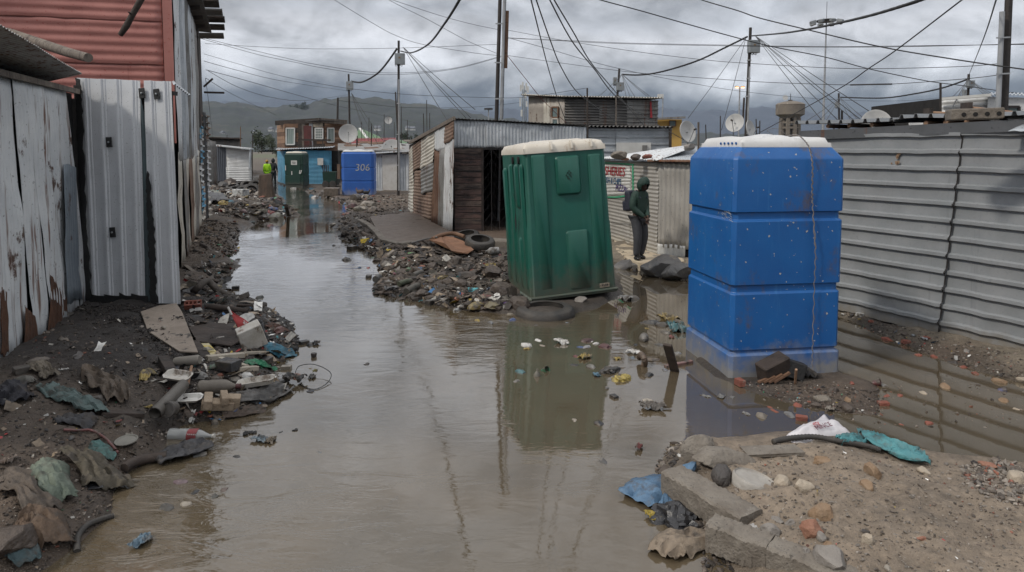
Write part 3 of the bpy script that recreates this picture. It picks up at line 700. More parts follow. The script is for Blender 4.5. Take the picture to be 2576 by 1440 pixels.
for k_,p_ in enumerate([(2261,384,1.0),(2258,394,.8),(2257,409,.8),(2243,412,.4)]):
 so_=splat('rust_stain',wr_,[p_],.070,MT['rock_ochre'],gs,.032,seed=k_)
 splat('rust_hole',wr_,[(p_[0],p_[1]+1,p_[2]*.5)],.076,MT['rusty'],so_,.025,seed=k_+4)
def hollow_block(name,c,yaw,size,label,cat,group=None,pitch=0.0,roll=0.0,mat_=None):
 lx,ly,lz=size;m_=M();nx=4;tw=lx*.06;cw=(lx-tw*(nx+1))/nx
 m_.box((0,-ly/2+.012,0),(lx,.024,lz));m_.box((0,ly/2-.012,0),(lx,.024,lz))
 for i in range(nx+1):m_.box((-lx/2+tw/2+i*(cw+tw),0,0),(tw,ly-.05,lz-.002))
 m_.box((0,0,-lz*.40),(lx-.004,ly-.05,.012))
 o=m_.make(name,mat_ or MT['concrete'],None,origin=(0,0,0));o.location=c;o.rotation_euler=(pitch,roll,yaw);bevel(o,.006,1)
 return setp(o,label,cat,group)
cbl=P(2462,296,6.75)
yaw_r=math.atan2(wr_.d.y,wr_.d.x)
m_=M();Lb,Db,Hb=.46,.26,.11
m_.box((0,0,0),(Lb,Db,Hb))
blk=m_.make('concrete_block',MT['concrete'],None,origin=(0,0,0));blk.location=P(2450,293,7.0)+Vector((0,0,.02));blk.rotation_euler=(0,-.02,yaw_r+.75);bevel(blk,.012,2)
setp(blk,'grey concrete block with a row of holes lying on the ribbed roof at the right','block')
for i in range(4):
 o=M().lathe((-.12+.1*i,-Db/2-.001,-.005),[(.022,0),(.022,.004)],10,Matrix.Rotation(R(90),3,'X')).make('hole',MT['dark'],blk,local=True)
for(ua,va,ub,vb,Yp)in[(2336,283,2408,286,9.5),(2432,270,2556,284,8.6)]:
 o=M().tube([P(ua,va,Yp),P(ub,vb,Yp-.4)],.016,8).make('broomstick',MT['wood_tan'],None)
 hd=M().box(P(ua-1,va,Yp),(.05,.16,.11)).make('head',MT['wood_dark'],o)
 setp(o,'wooden stick with a dark head on the roof, %s the concrete block'%('left of' if ua<2400 else 'behind'),'broom','wooden sticks on the ribbed roof')
k0=G(1141,586,.22);kf=G(1028,531,.22)
wk=Wall(kf,k0)
fr1=Vector((k0.x+3.25,k0.y+.1,0));wf=Wall(k0,fr1)
ck=E('corner_shack',(k0.x+1.2,k0.y+2,.2),'patchwork corrugated shack with plank panel and barred doorway in the middle of the settlement','shack')
ztn=wk.hit(1143,299).z;ztf=wk.hit(1030,362).z;ztr=wf.hit(1466,318).z
kb=Vector((kf.x+3.6,kf.y+.3,0))
zmid=wf.hit(1260,372).z
inner=M()
def vquad(m_,a,b,z0,z1a,z1b):m_.add([Vector((a.x,a.y,z0)),Vector((b.x,b.y,z0)),Vector((b.x,b.y,z1b)),Vector((a.x,a.y,z1a))],[(0,1,2,3)])
ii=.04
k0i=Vector((k0.x+ii,k0.y+ii,0));kfi=Vector((kf.x+ii,kf.y,0));fri=Vector((fr1.x-ii,fr1.y+ii,0));kbi=Vector((kb.x-ii,kb.y-ii,0))
vquad(inner,kfi,k0i,.1,ztf-.05,ztn-.05);vquad(inner,fri,kbi,.1,ztr-.05,ztf-.05);vquad(inner,kbi,kfi,.1,ztf-.05,ztf-.05)
vquad(inner,k0i,fri,zmid,ztn-.05,ztr-.05)
inner.add([Vector((k0i.x,k0i.y,.24)),Vector((fri.x,fri.y,.24)),Vector((kbi.x,kbi.y,.24)),Vector((kfi.x,kfi.y,.24))],[(0,1,2,3)])
inner.make('inner_wall',MT['wood_dark'],ck)
roof=sheet('roof_sheet',[Vector((k0.x-.06,k0.y-.12,ztn+.01)),Vector((fr1.x+.1,fr1.y-.12,ztr+.01)),Vector((kb.x+.1,kb.y,ztf)),Vector((kf.x-.08,kf.y,ztf))],MT['galv_dark'],ck,n=40,amp=.02,rows=5,keep=True)
def kp(pts,off,mk_,**k):
 q=wq(wk,[c3(*p)for p in pts],off);return sheet('wall_sheet',q,MT[mk_],ck,dent=k.pop('dent',.02),jag=k.pop('jag',.03),rows=k.pop('rows',10),**k)
kp([(57,750),(94,775),(90,300),(62,345)],.01,'galv_cream',n=20,across='v',amp=.02)
kp([(90,775),(212,815),(222,480),(95,480)],.02,'rust_brown',n=14,across='v',amp=.02)
kp([(90,490),(150,450),(148,262),(85,315)],.035,'rust_brown',n=9,across='v',amp=.02)
kp([(143,470),(232,425),(238,190),(145,262)],.05,'galv_cream',n=9,across='v',amp=.02)
kp([(145,640),(228,615),(232,420),(145,465)],.042,'galv_old',n=7,across='v',amp=.018)
kp([(212,830),(262,850),(278,335),(232,335)],.05,'rusty',n=4,amp=.02)
kp([(258,855),(300,880),(305,330),(272,335)],.055,'galv_old',n=4,amp=.018)
kp([(235,345),(305,340),(308,165),(238,198)],.06,'galv_pale',n=6,amp=.015)
kp([(288,890),(352,906),(372,150),(300,180)],.065,'galv_pale',n=5,amp=.018)
kp([(298,300),(366,262),(370,145),(305,170)],.085,'rust_brown',n=5,across='v',amp=.012)
o=M().beam(wk.hit(1030,360,.1),wk.hit(1143,298,.1),.05,.09);o.make('roof_edge',MT['wood_grey'],ck)
xs_=np.linspace(0,wf.len,5)
for i in range(4):
 def zt_(x):return ztn+(ztr-ztn)*x/wf.len
 o_=.015+.012*(i%2)
 q=[wf.at(xs_[i],zmid+.0,o_),wf.at(xs_[i+1]+.03,zmid-.0,o_),wf.at(xs_[i+1]+.03,zt_(xs_[i+1])-.02,o_),wf.at(xs_[i],zt_(xs_[i])-.02,o_)]
 sheet('band_sheet',q,MT['galv_clean'],ck,n=10,amp=.022,dent=.03,rows=10,jag=.012)
pu0,pu1=1144,1211
m0,m1=(wf.hit(pu0,480)-wf.p0).dot(wf.d),(wf.hit(pu1,480)-wf.p0).dot(wf.d)
zz0=wf.hit(1170,592).z;npk=15
for i in range(npk):
 za_,zb_=zz0+(zmid-zz0)*i/npk,zz0+(zmid-zz0)*(i+1)/npk-.012
 c=wf.at((m0+m1)/2,(za_+zb_)/2,.03)
 o=M().box(c,(m1-m0,.03+.01*(i%3),zb_-za_),rot=(0,random.uniform(-.01,.01),math.atan2(wf.d.y,wf.d.x))).make('plank',mat('plank_%d'%(i%3),[(.115,.068,.058),(.085,.05,.044),(.10,.075,.062)][i%3],(.05,.032,.028),scale=3,rough=.8,bump=.4,stain=(.015,.012,.012),ssc=(2.5,8,16),st=(.45,.6))if i<3 else bpy.data.materials['plank_%d'%(i%3)],ck)
M().box(wf.at((m0+m1)/2,(zz0+zmid)/2,.0),(m1-m0+.02,.02,zmid-zz0),rot=(0,0,math.atan2(wf.d.y,wf.d.x))).make('panel_back',MT['tar'],ck)
g0,g1=m1+.05,wf.len-.9
gm=M();zg0=wf.hit(1250,590).z+.02;zg1=zmid-.03
for i in range(9):
 x=g0+(g1-g0)*i/8;gm.beam(wf.at(x,zg0,.02),wf.at(x,zg1,.02),.012,.012)
gm.beam(wf.at(g0,zg0,.02),wf.at(g1,zg0,.02),.03,.03);gm.beam(wf.at(g0,zg1,.02),wf.at(g1,zg1,.02),.03,.03)
for i in range(8):
 for k in range(8):
  x0,x1=g0+(g1-g0)*i/8,g0+(g1-g0)*(i+1)/8;za_=zg0+(zg1-zg0)*k/8;zb_=zg0+(zg1-zg0)*(k+1)/8
  if i%2:za_,zb_=zb_,za_
  gm.beam(wf.at(x0,za_,.028),wf.at(x1,zb_,.028),.014,.006)
gm.make('security_gate',MT['steel_dark'],ck)
M().beam(wf.at(g0-.03,zg0-.02,.0),wf.at(g0-.03,zmid,.0),.06,.06).make('door_post',MT['wood_dark'],ck)
M().beam(wf.at(g1+.03,zg0-.02,.0),wf.at(g1+.03,zmid,.0),.06,.06).make('door_post',MT['wood_dark'],ck)
q=[wf.at(g1+.05,.1,.01),wf.at(wf.len,.1,.01),wf.at(wf.len,zmid+.05,.01),wf.at(g1+.05,zmid+.05,.01)]
sheet('wall_sheet',q,MT['galv_old'],ck,n=9,amp=.018,rows=6)
pv=M()
pts=[G(u,v,.26)for u,v in[(958,600),(1005,611),(1060,606),(1130,598),(1290,597),(1290,575),(1140,560),(1030,533),(930,545)]]
n_=len(pts);k0_=0
pv.add([Vector((p.x,p.y,.262))for p in pts]+[Vector((p.x,p.y,-.05))for p in pts],[tuple(range(n_))]+[(i,i+n_,(i+1)%n_+n_,(i+1)%n_)for i in range(n_)])
o=pv.make('pavement',mat('muddy_slab',(.125,.092,.070),(.10,.073,.055),scale=2.5,rough=.6,bump=.6,bscale=30,speck=(.2,.17,.14),spsc=50,spt=(.68,.72)),None);bevel(o,.02,2)
setp(o,kind='structure')
kerbs=[(840+110,590),(958,600)]
for i,(a_,b_)in enumerate([((905,552),(930,566)),((930,566),(950,585)),((950,585),(962,601)),((962,601),(1004,612)),((1004,612),(1040,607))]):
 pa,pb=G(a_[0],a_[1],.27),G(b_[0],b_[1],.27)
 o=M().beam(pa-Vector((0,0,.13)),pb-Vector((0,0,.13))-(pb-pa)*.03,.16,.28).make('kerbstone',MT['concrete']);bevel(o,.02,2)
 setp(o,'grey kerbstone edging the muddy slab beside the lane, %s'%['farthest one','second from the far end','third one down the lane','at the near corner','on the side facing the rubble'][i],'kerbstone','kerbstones round the muddy slab')
o=M().beam(G(1165,600,.25)-Vector((0,0,.12)),G(1290,604,.25)-Vector((0,0,.12)),.5,.24).make('doorstep',MT['concrete']);bevel(o,.025,2)
setp(o,'low grey concrete step below the barred doorway','step')
def ring(hx,hy,c,n=1):
 """rectangle with cut corners"""
 return[(-hx+c,-hy),(hx-c,-hy),(hx,-hy+c),(hx,hy-c),(hx-c,hy),(-hx+c,hy),(-hx,hy-c),(-hx,-hy+c)]
def loft(m_,hx,hy,prof,c=.05,cap=True,ctr=(0,0)):
 k0=len(m_.v);n=8
 for z,ins in prof:
  for x,y in ring(hx-ins,hy-ins,c):m_.v.append((ctr[0]+x,ctr[1]+y,z))
 for i in range(len(prof)-1):
  for j in range(n):
   a=k0+i*n+j;b=k0+i*n+(j+1)%n;m_.f.append((a,b,b+n,a+n))
 if cap:
  m_.f.append(tuple(k0+j for j in reversed(range(n))));e_=k0+(len(prof)-1)*n;m_.f.append(tuple(e_+j for j in range(n)))
 return m_
def pad(face,x0,x1,z0,z1,d,hx,hy,parent,mat_,name='raised_panel',r=.04,slope=.025,base=0.0):
 """rounded panel proud of a face: 'f' front (-y), 'l' left (-x)"""
 def rr(x0,x1,z0,z1,r):
  pts=[]
  for cx,cz,a0 in((x1-r,z1-r,0),(x0+r,z1-r,90),(x0+r,z0+r,180),(x1-r,z0+r,270)):
   for k in range(5):a=R(a0+k*22.5);pts.append((cx+r*math.cos(a),cz+r*math.sin(a)))
  return pts
 o_=rr(x0,x1,z0,z1,r);i_=rr(x0+slope,x1-slope,z0+slope,z1-slope,max(.005,r-slope*.5));n=len(o_)
 f=(lambda p,q:(p[0],-hy-q,p[1]))if face=='f' else(lambda p,q:(-hx-q,-p[0],p[1]))
 V=[f(p,base-.004)for p in o_]+[f(p,base+d)for p in i_]
 F=[(j,(j+1)%n,(j+1)%n+n,j+n)for j in range(n)]+[tuple(range(n,2*n))]
 o=MO(name,V,F,mat_,parent,local=True);return auto_smooth(o,50)
fc,fr,fl=G(1836,958),G(2104,944),G(1722,893)
xd=(fr-fc);wx_=xd.length;xd.normalize();yd=Vector((-xd.y,xd.x,0));hx,hy=wx_/2+.01,.55
ctr=fc+xd*hx+yd*hy
bt_=E('blue_toilet',(ctr.x,ctr.y,0),'large bright blue portable toilet with white roof standing in the water at the right','portable toilet',rz=math.atan2(xd.y,xd.x))
m_=M();loft(m_,hx,hy,[(-.15,-.012),(.245,-.012),(.27,.018),(.292,.018),(.30,0),(.86,0),(.88,.018),(.95,.018),(.955,-.004),(1.585,-.004),(1.605,.018),(1.675,.018),(1.68,-.006),(2.19,-.002),(2.20,0),(2.215,.008),(2.315,.075),(2.32,.10)],c=.035)
o=m_.make('body',MT['toilet_blue'],bt_,local=True);bevel(o,.004,2);auto_smooth(o,22)
def cap_mesh(hx,hy,zside,fn,nx=28,ny=20,bend=.03):
 V=[];F=[]
 xs=np.linspace(-1,1,nx);ys=np.linspace(-1,1,ny)
 for j,y in enumerate(ys):
  for i,x in enumerate(xs):
   e_=min(1-abs(x),1-abs(y));ed=min(1,e_/.10);V.append((x*hx,y*hy,zside*(.55+.45*math.sqrt(max(0,1-(1-ed)**2)))+fn(x,y)*min(1,e_/.3)**.7))
 F=grid_faces(ny,nx)
 k=len(V);bd=[i for i in range(nx)]+[j*nx+nx-1 for j in range(1,ny)]+[(ny-1)*nx+i for i in range(nx-2,-1,-1)]+[j*nx for j in range(ny-2,0,-1)]
 for i in bd:V.append((V[i][0]*1.012,V[i][1]*1.012,0))
 n=len(bd);F+=[(bd[i],k+i,k+(i+1)%n,bd[(i+1)%n])for i in range(n)]
 F.append(tuple(k+i for i in range(n)))
 return V,F
V,F=cap_mesh(.475,.47,.085,lambda x,y:.045*math.cos(x*math.pi*1.0)**2*(1-.3*y*y)+.012*math.exp(-((y)/.3)**2))
V=[(x,y,z+2.316)for x,y,z in V]
o=MO('roof',V,F,MT['roof_white'],bt_,local=True);auto_smooth(o,50)
for i in range(5):M().lathe((-.484,-.36+.085*i,2.356),[(.013,-.004),(.013,.004)],10,Matrix.Rotation(R(90),3,'Y')).make('vent_hole',MT['toilet_blue'],bt_,local=True)
m_=M()
for k in range(46):
 y_=-.50+.26*random.random()**1.5;z_=random.choice([2.08,1.95,1.88,1.74,1.62])+random.gauss(0,.025);l_=random.uniform(.02,.10)
 m_.beam((-hx-.0015,y_-l_/2,z_-.012),(-hx-.0015,y_+l_/2,z_+.004),.0015,random.uniform(.002,.005))
for k in range(16):y_=-.50+.22*random.random();z_=random.uniform(1.5,2.0);m_.beam((-hx-.0015,y_,z_),(-hx-.0015,y_+.005,z_-random.uniform(.03,.12)),.0015,.003)
m_.make('scratch_marks',MT['chalk'],bt_,local=True)['kind']='stuff'
wp=[(.10,-.30,2.43),(.14,-.40,2.44),(.17,-.47,2.40),(.185,-.56,2.31),(.20,-.60,2.15),(.215,-.585,1.9),(.235,-.575,1.7),(.26,-.60,1.3),(.27,-.585,.9),(.262,-.60,.4),(.255,-.62,.12),(.24,-.68,.03)]
wm=Matrix.Translation(bt_.location)@Matrix.Rotation(bt_.rotation_euler.z,4,'Z')
def catm(pts,n=6):
 pts=[Vector(p)for p in pts];out_=[]
 for i in range(len(pts)-1):
  p0=pts[max(i-1,0)];p1=pts[i];p2=pts[i+1];p3=pts[min(i+2,len(pts)-1)]
  for k in range(n):
   t_=k/n;out_.append(.5*((2*p1)+(p2-p0)*t_+(2*p0-5*p1+4*p2-p3)*t_*t_+(3*p1-p0-3*p2+p3)*t_**3))
 out_.append(pts[-1]);return out_
def helix(pts,r,a,turns):
 pts=catm(pts,14);res=[]
 for i,p in enumerate(pts):
  th=turns*2*math.pi*i/len(pts)+a;res.append(p+Vector((math.cos(th),math.sin(th)*.6,math.sin(th)*.3))*r)
 return res
m_=M();m_.tube([wm@p for p in helix(wp,.007,0,40)],.0045,5);m_.tube([wm@p for p in helix(wp[:8],.009,3.1,26)],.004,5)
m_.tube([wm@Vector(p)for p in catm([(.10,-.3,2.43),(-.02,-.34,2.5),(-.12,-.3,2.49),(-.02,-.25,2.44)],5)],.0025,4)
o=auto_smooth(m_.make('wire',mat('wire_grey',(.20,.18,.17),rough=.6,bump=0)));setp(o,'thin twisted wire hanging down the front of the large blue toilet','wire')
fg=G(1337,762,.04);gd=Vector((math.cos(R(14.5)),math.sin(R(14.5)),0));gy=Vector((-gd.y,gd.x,0))
tl=R(3.9);gw,gdp,gh=1.36,1.42,2.18
ghx,ghy=gw/2,gdp/2
gx=gd*math.cos(tl)+Vector((0,0,1))*math.sin(tl);gz=gx.cross(gy)
mt3=Matrix((gx,gy,gz)).transposed()@Matrix.Rotation(R(-1.0),3,'X')
org=fg+gx*ghx+gy*ghy
gt_=E('green_toilet',org,'green portable toilet with cream roof leaning to the left behind the rubble','portable toilet',rot=mt3.to_euler())
m_=M()
prof=[(0,-.03),(.035,-.03),(.045,0.0),(gh*.49,.02),(gh*.50,.026),(gh,.04)]
loft(m_,ghx,ghy,prof,c=.05)
o=m_.make('body',MT['toilet_green'],gt_,local=True);bevel(o,.012,2);auto_smooth(o,35)
fx=lambda f:-ghx+.03+(gw-.06)*f
for f0,f1,z0,z1,d,r in[(.09,.26,.06,.985,.016,.03),(.37,.665,.70,.965,.030,.05),(.765,.925,.06,.965,.018,.03),(.44,.72,.04,.455,.026,.05)]:
 pad('f',fx(f0),fx(f1),z0*gh,z1*gh,d,ghx,ghy-.03,gt_,MT['toilet_green'],r=r,base=.012)
for y0,y1,z0,z1,d in[(-.64,-.50,.06,.93,.03),(-.38,-.20,.62,.93,.032),(-.38,-.20,.05,.42,.03),(-.04,.14,.06,.93,.03),(.32,.52,.06,.90,.03)]:
 pad('l',-y1,-y0,z0*gh,z1*gh,d,ghx-.03,ghy,gt_,MT['toilet_green'],'side_rib',r=.05,slope=.035,base=.01)
for y in(-.44,-.10):
 m_=M().lathe((-ghx+.025,y,gh*.955),[(.038,-.01),(.038,.016)],14,Matrix.Rotation(R(-90),3,'Y')@Matrix.Diagonal((1.5,.7,1)).to_3x3());m_.make('vent_hole',MT['dark'],gt_,local=True)
V=[(-ghx-.024,-.245,1.28),(-ghx-.024,-.20,1.22),(-ghx-.024,-.165,1.17),(-ghx-.024,-.17,.97),(-ghx-.024,-.23,1.07),(-ghx-.024,-.25,1.12)]
solid(MO('torn_hole',V,[(0,1,2,3,4,5)],MT['dark'],gt_,local=True),.004)
M().tube([(-ghx-.024,-.235,1.36),(-ghx-.024,-.24,1.30),(-ghx-.024,-.225,1.26),(-ghx-.024,-.19,1.20)],.004,4).make('crack',MT['dark'],gt_,local=True)
M().tube([(-ghx-.024,-.13,1.58),(-ghx-.024,-.2,1.55),(-ghx-.024,-.26,1.5),(-ghx-.024,-.27,1.46)],.0025,4).make('crack',MT['dark'],gt_,local=True)
m_=M()
for k in range(10):
 a=k*.63;m_.box((fx(.515)+.02*math.cos(a)*(1+k%2),-ghy-.018,gh*.835+.035*math.sin(a)*(1+.4*(k%3))),(.018,.004,.022),rot=(0,a,0))
m_.make('crest',MT['toilet_green_dark'],gt_,local=True)['kind']='stuff'
pl=M().box((fx(.87),-ghy-.008,.115),(.155,.008,.062)).make('number_plate',MT['rock_pale'],gt_,local=True)
wg4=Matrix.Translation(gt_.location)@gt_.rotation_euler.to_matrix().to_4x4()
t_=text_on('number','9554',(fx(.87),-ghy-.014,.115),.052,(0,-1,0),(1,0,0),MT['dark'],None);t_.parent=pl
for s_ in(-1,1):M().lathe((fx(.87)+s_*.068,-ghy-.012,.115),[(.005,0),(.005,.004)],6,Matrix.Rotation(R(90),3,'X')).make('rivet',MT['dark'],pl,local=True)
M().tube([(-ghx+.0,-ghy-.02,.045),(ghx,-ghy-.02,.045)],.022,8).make('base_lip',MT['toilet_green'],gt_,local=True)
V,F=cap_mesh(ghx-.045,ghy-.03,.14,lambda x,y:.03*(1-abs(y))+.02*max(0,math.cos(y*9))*(1 if x>-.55 else.2),nx=34,ny=26)
V=[(x,y,z+gh-.01)for x,y,z in V]
MT['roof_cream']=mat('toilet_roof_cream',(.58,.54,.47),(.52,.475,.40),scale=3,rough=.4,bump=.04,stain=(.32,.22,.14),ssc=(14,14,1.5),st=(.60,.74))
rf_=auto_smooth(MO('roof',V,F,MT['roof_cream'],gt_,local=True),50)
for f in(.34,.58,.82):
 m_=M().tube([(fx(f),-ghy-.0,gh+.03),(fx(f),-ghy+.012,gh+.10),(fx(f)+.0,-ghy+.05,gh+.14)],.022,8);auto_smooth(m_.make('roof_notch',MT['roof_cream'],rf_,local=True))
def small_toilet(name,label,u0,u1,vb,z0,hgt_,yaw,body,roof_,depth=1.1,grp='portable toilets down the lane'):
 c0=G(u0,vb,z0);c1=G(u1,vb,z0);w_=(c1-c0).length/math.cos(R(yaw))*.97
 r_=E(name,((c0.x+c1.x)/2,c0.y+depth/2,z0),label,'portable toilet',None,rz=R(yaw))
 m_=M();loft(m_,w_/2,depth/2,[(-.1,.02),(.06,.02),(.08,0),(hgt_*.32,0),(hgt_*.325,.015),(hgt_*.35,.015),(hgt_*.36,0),(hgt_*.62,0),(hgt_*.625,.015),(hgt_*.65,.015),(hgt_*.66,0),(hgt_*.95,.0),(hgt_,.08)],c=.12 if 'blue' in name else.03)
 auto_smooth(m_.make('body',body,r_,local=True),30)
 V,F=cap_mesh(w_/2-.08,depth/2-.06,.08,lambda x,y:.03*math.cos(x*6),14,10)
 MO('roof',[(x,y,z+hgt_)for x,y,z in V],F,roof_,r_,smooth=True,local=True)
 return r_,w_,depth
zz_=2.3-(386-375)/FPX*41
gt2,w2,d2=small_toilet('small_green_toilet','dark green portable toilet with a white notice, before the blue shack',717,765,469,.05,2.0,-2,MT['toilet_green_dark'],MT['roof_cream'])
dr_=M().box((0.03,-d2/2-.012,.98),(w2*.66,.03,1.7)).make('door',MT['toilet_green_dark'],gt2,local=True)
nt_=M().box((.03,-d2/2-.035,1.42),(.36,.012,.26)).make('notice',MT['paint_white'],gt2,local=True)
for k in range(3):M().box((.03,-d2/2-.044,1.46-.05*k),(.24-.03*k,.004,.018)).make('print_line',MT['dark'],nt_,local=True)
M().box((-w2/2+.06,-d2/2-.02,1.1),(.05,.02,.3)).make('handle',MT['paint_white'],gt2,local=True)
for k,x in enumerate((-.12,.36,.44)):M().box((x,-d2/2-.034,.80+.06*(k>0)),(.05,.006,.22),rot=(0,.15*k,0)).make('paint_smear',MT['paint_white'],gt2,local=True)
bt2,w3,d3=small_toilet('small_blue_toilet','faded blue portable toilet with 306 chalked on its side, farther up the lane',856,938,495,.05,2.12,6,MT['toilet_blue_far'],MT['roof_white'],depth=1.3)
t_=text_on('chalk_number','306',(.22,-d3/2-.006,1.36),.46,(0,-1,0),(1,0,0),MT['chalk'],None,shear=.1);t_.parent=bt2
for k in range(3):
 for s_ in range(2):M().box((-w3/2-.01,-.35+.4*s_,.45+.62*k),(.03,.26,.44)).make('side_panel',MT['toilet_blue_far']if k else MT['white_dirty'],bt2,local=True)
f0=G(1520,594,.16);f1=G(1656,638,.16);f2=G(1760,648,.16)
wf1=Wall(f0,f1);wf2=Wall(f1,f2)
fs=E('takeaway_shack',(f1.x+1.2,f1.y+1.5,.1),'low grey corrugated shack with a painted takeaway sign on its side wall','shack')
tz=wf1.hit(1600,407).z
fb=f2+Vector((1.0,4.0,0));fa=f0+Vector((3.5,2.2,0))
box_body('inner_wall',[f0,f1,f2,fb],0,[tz-.03]*4,MT['dark'],fs,.05)
MT['zinc']=galv('zinc_warm',(.40,.385,.355),(.34,.325,.30),st=(.68,.8),bt=(.74,.8),metal=.05,rough=.5,dirt=((.5,.46,.38),.22))
L1=wf1.len
for k,(a_,b_,zb_,zt_)in enumerate([(0,L1*.55,.12,tz),(L1*.53,L1+.01,.12,tz)]):
 sheet('wall_sheet',[wf1.at(a_,zb_,.01+.012*k),wf1.at(b_,zb_,.01+.012*k),wf1.at(b_,zt_,.01+.012*k),wf1.at(a_,zt_,.01+.012*k)],MT['zinc'],fs,n=23,across='v',amp=.018,dent=.012,rows=14,jag=.008)
zs=wf1.hit(1600,570).z
sheet('wall_sheet',[wf2.at(-.02,.30,.012),wf2.at(wf2.len,.30,.012),wf2.at(wf2.len,tz,.012),wf2.at(-.02,tz,.012)],MT['zinc'],fs,n=9,amp=.022,dent=.02,rows=10,jag=.01)
sheet('painted_foot',[wf2.at(-.02,.10,.014),wf2.at(.58,.10,.014),wf2.at(.58,.37,.014),wf2.at(-.02,.37,.014)],MT['paint_white'],fs,n=5,amp=.022,dent=.01,rows=5,jag=.03)
M().tube([wf1.hit(1536,560,.05),wf1.hit(1570,562,.05),wf1.hit(1612,573,.05)],.006,5).make('wire',MT['cable'],fs)
sheet('roof_sheet',[wf1.at(-.1,tz+.04,.18),wf1.at(L1+.2,tz+.04,.18),f2+Vector((.3,1.6,tz+.16)),f0+Vector((2.6,2.4,tz+.2))],MT['galv_pale'],fs,n=30,amp=.02,rows=4,keep=True)
sheet('roof_sheet',[wf2.at(-.12,tz+.05,.15),wf2.at(wf2.len+.1,tz+.05,.15),fb+Vector((0,0,tz+.17)),f0+Vector((2.6,2.4,tz+.22))],MT['galv_clean'],fs,n=20,amp=.02,rows=4,keep=True)
sheet('roof_edge',[wf2.at(-.2,tz+.015,.17),wf2.at(wf2.len,tz+.015,.17),wf2.at(wf2.len,tz+.06,.15),wf2.at(-.2,tz+.06,.15)],MT['rusty'],fs,n=12,amp=.014,rows=3)
def sg(u,v,off=.034):return wf1.hit(u,v,off)
sheet('sign_board',[sg(1500,495,.0),sg(1591,489,.0),sg(1591,418,.0),sg(1500,412,.0)],MT['paint_white'],fs,n=9,across='v',amp=.018,dent=.002,rows=8,off=.020)
jagpoly(wf1,[(1590,417),(1590.5,450),(1591,490)],[(1593.5,416),(1594,450),(1594,492)],.043,'sign_border',MT['paint_green'],fs,.004,12)
jagpoly(wf1,[(1510,494),(1550,494.5),(1596,488)],[(1510,498),(1550,498.5),(1594,492.5)],.043,'sign_border',MT['paint_green'],fs,.004,12)
jagpoly(wf1,[(1510,408),(1550,410),(1596,413)],[(1510,411),(1550,413),(1594,416)],.043,'sign_border',MT['paint_green'],fs,.004,12)
text_on('sign_text','FISHERIES',sg(1540,432,.044),.30,wf1.n,wf1.d,MT['paint_red'],fs,depth=.003,sx=1.15,shear=.15)
text_on('sign_text','FISH & CHIPS',sg(1541,456,.044),.20,wf1.n,wf1.d,MT['paint_navy'],fs,depth=.003,sx=.86,shear=.15)
text_on('sign_text',"PIZZAs",sg(1563,475,.044),.20,wf1.n,wf1.d,MT['paint_purple'],fs,depth=.003,sx=1.1,shear=.12)
pts=[G(u,v,.175)for u,v in[(1545,604),(1600,622),(1656,640),(1722,650),(1722,657),(1690,668),(1650,670),(1615,662),(1580,650),(1550,632)]]
n_=len(pts);m_=M();m_.add([Vector((p.x,p.y,.178))for p in pts]+[Vector((p.x,p.y,-.08))for p in pts],[tuple(range(n_))]+[(i,i+n_,(i+1)%n_+n_,(i+1)%n_)for i in range(n_)])
o=m_.make('cement_apron',mat('cement_apron',(.50,.43,.32),(.42,.34,.24),scale=3,rough=.75,bump=.4,blot=(.12,.11,.10),bt=(.55,.60),bsc=3.5));bevel(o,.02,2);setp(o,kind='structure')
def simple_front(parent,u0,u1,vt0,vt1,Y0,Y1,mk_,n,across='v',amp=.02,prof='sine',zb=0.0,nm='wall_sheet',off=0.0,dent=.012,jag=.015,rows=8,vb=None):
 a_,b_=P(u0,vt0,Y0),P(u1,vt1,Y1)
 z0=zb if vb is None else P(u0,vb,Y0).z
 q=[Vector((a_.x,a_.y,z0)),Vector((b_.x,b_.y,z0)),b_,a_]
 return sheet(nm,q,MT[mk_],parent,n=n,across=across,amp=amp,prof=prof,off=off,dent=dent,jag=jag,rows=rows)
def hull(parent,u0,u1,vt,Y,depth,dx=0,nm='inner_wall',zb=0,mk_='dark',dv=0):
 a_,b_=P(u0,vt,Y),P(u1,vt+dv,Y);d_=Vector((dx,depth,0));e=Vector((0,.06,0))
 q=[a_+e,b_+e,b_+d_,a_+d_]
 return M().hexa([Vector((p.x,p.y,zb))for p in q],[Vector((p.x,p.y,p.z-.02))for p in q]).make(nm,MT[mk_],parent)
b1=E('silver_ribbed_shack',(3.2,21,0),'silver horizontally ribbed shack behind the leaning green toilet with a wavy dark roof edge','shack')
hull(b1,1440,1690,322,20,4.5,.8)
simple_front(b1,1440,1550,322,323,20,20,'galv_clean',14,prof='ibr',amp=.04)
simple_front(b1,1549,1690,323,323,19.98,19.98,'galv_clean',14,prof='ibr',amp=.04,dent=.03)
a_,b_=P(1432,319,19.7),P(1695,322,19.7)
sheet('roof_sheet',[a_,b_,b_+Vector((.5,4.6,.1)),a_+Vector((.3,4.6,.1))],MT['galv_dark'],b1,n=26,amp=.05,rows=3,keep=True)
o=M().box(P(1594,374,19.9),(1.0,.06,.34)).make('hatch',MT['paint_white'],b1);M().box(P(1622,372,19.84),(.14,.03,.14)).make('patch',MT['galv_old'],o)
M().beam(P(1686,326,19.8),P(1686,382,19.8),.12,.06).make('corner_board',MT['wood_dark'],b1)
b2=E('upper_storey_shack',(3.4,25,0),'raised shack with pale vertical sheets, a small window and a scorched dark side','shack')
ul,um,ur=P(1330,244,25.6),P(1421,249,23.6),P(1655,253,24.4)
M().hexa([Vector((p.x,p.y+.08,0))for p in(ul,um,ur,ur+Vector((-1,4,0)))],[p+Vector((0,.08,-.03))for p in(ul,um,ur,ur+Vector((-1,4,0)))]).make('inner_wall',MT['dark'],b2)
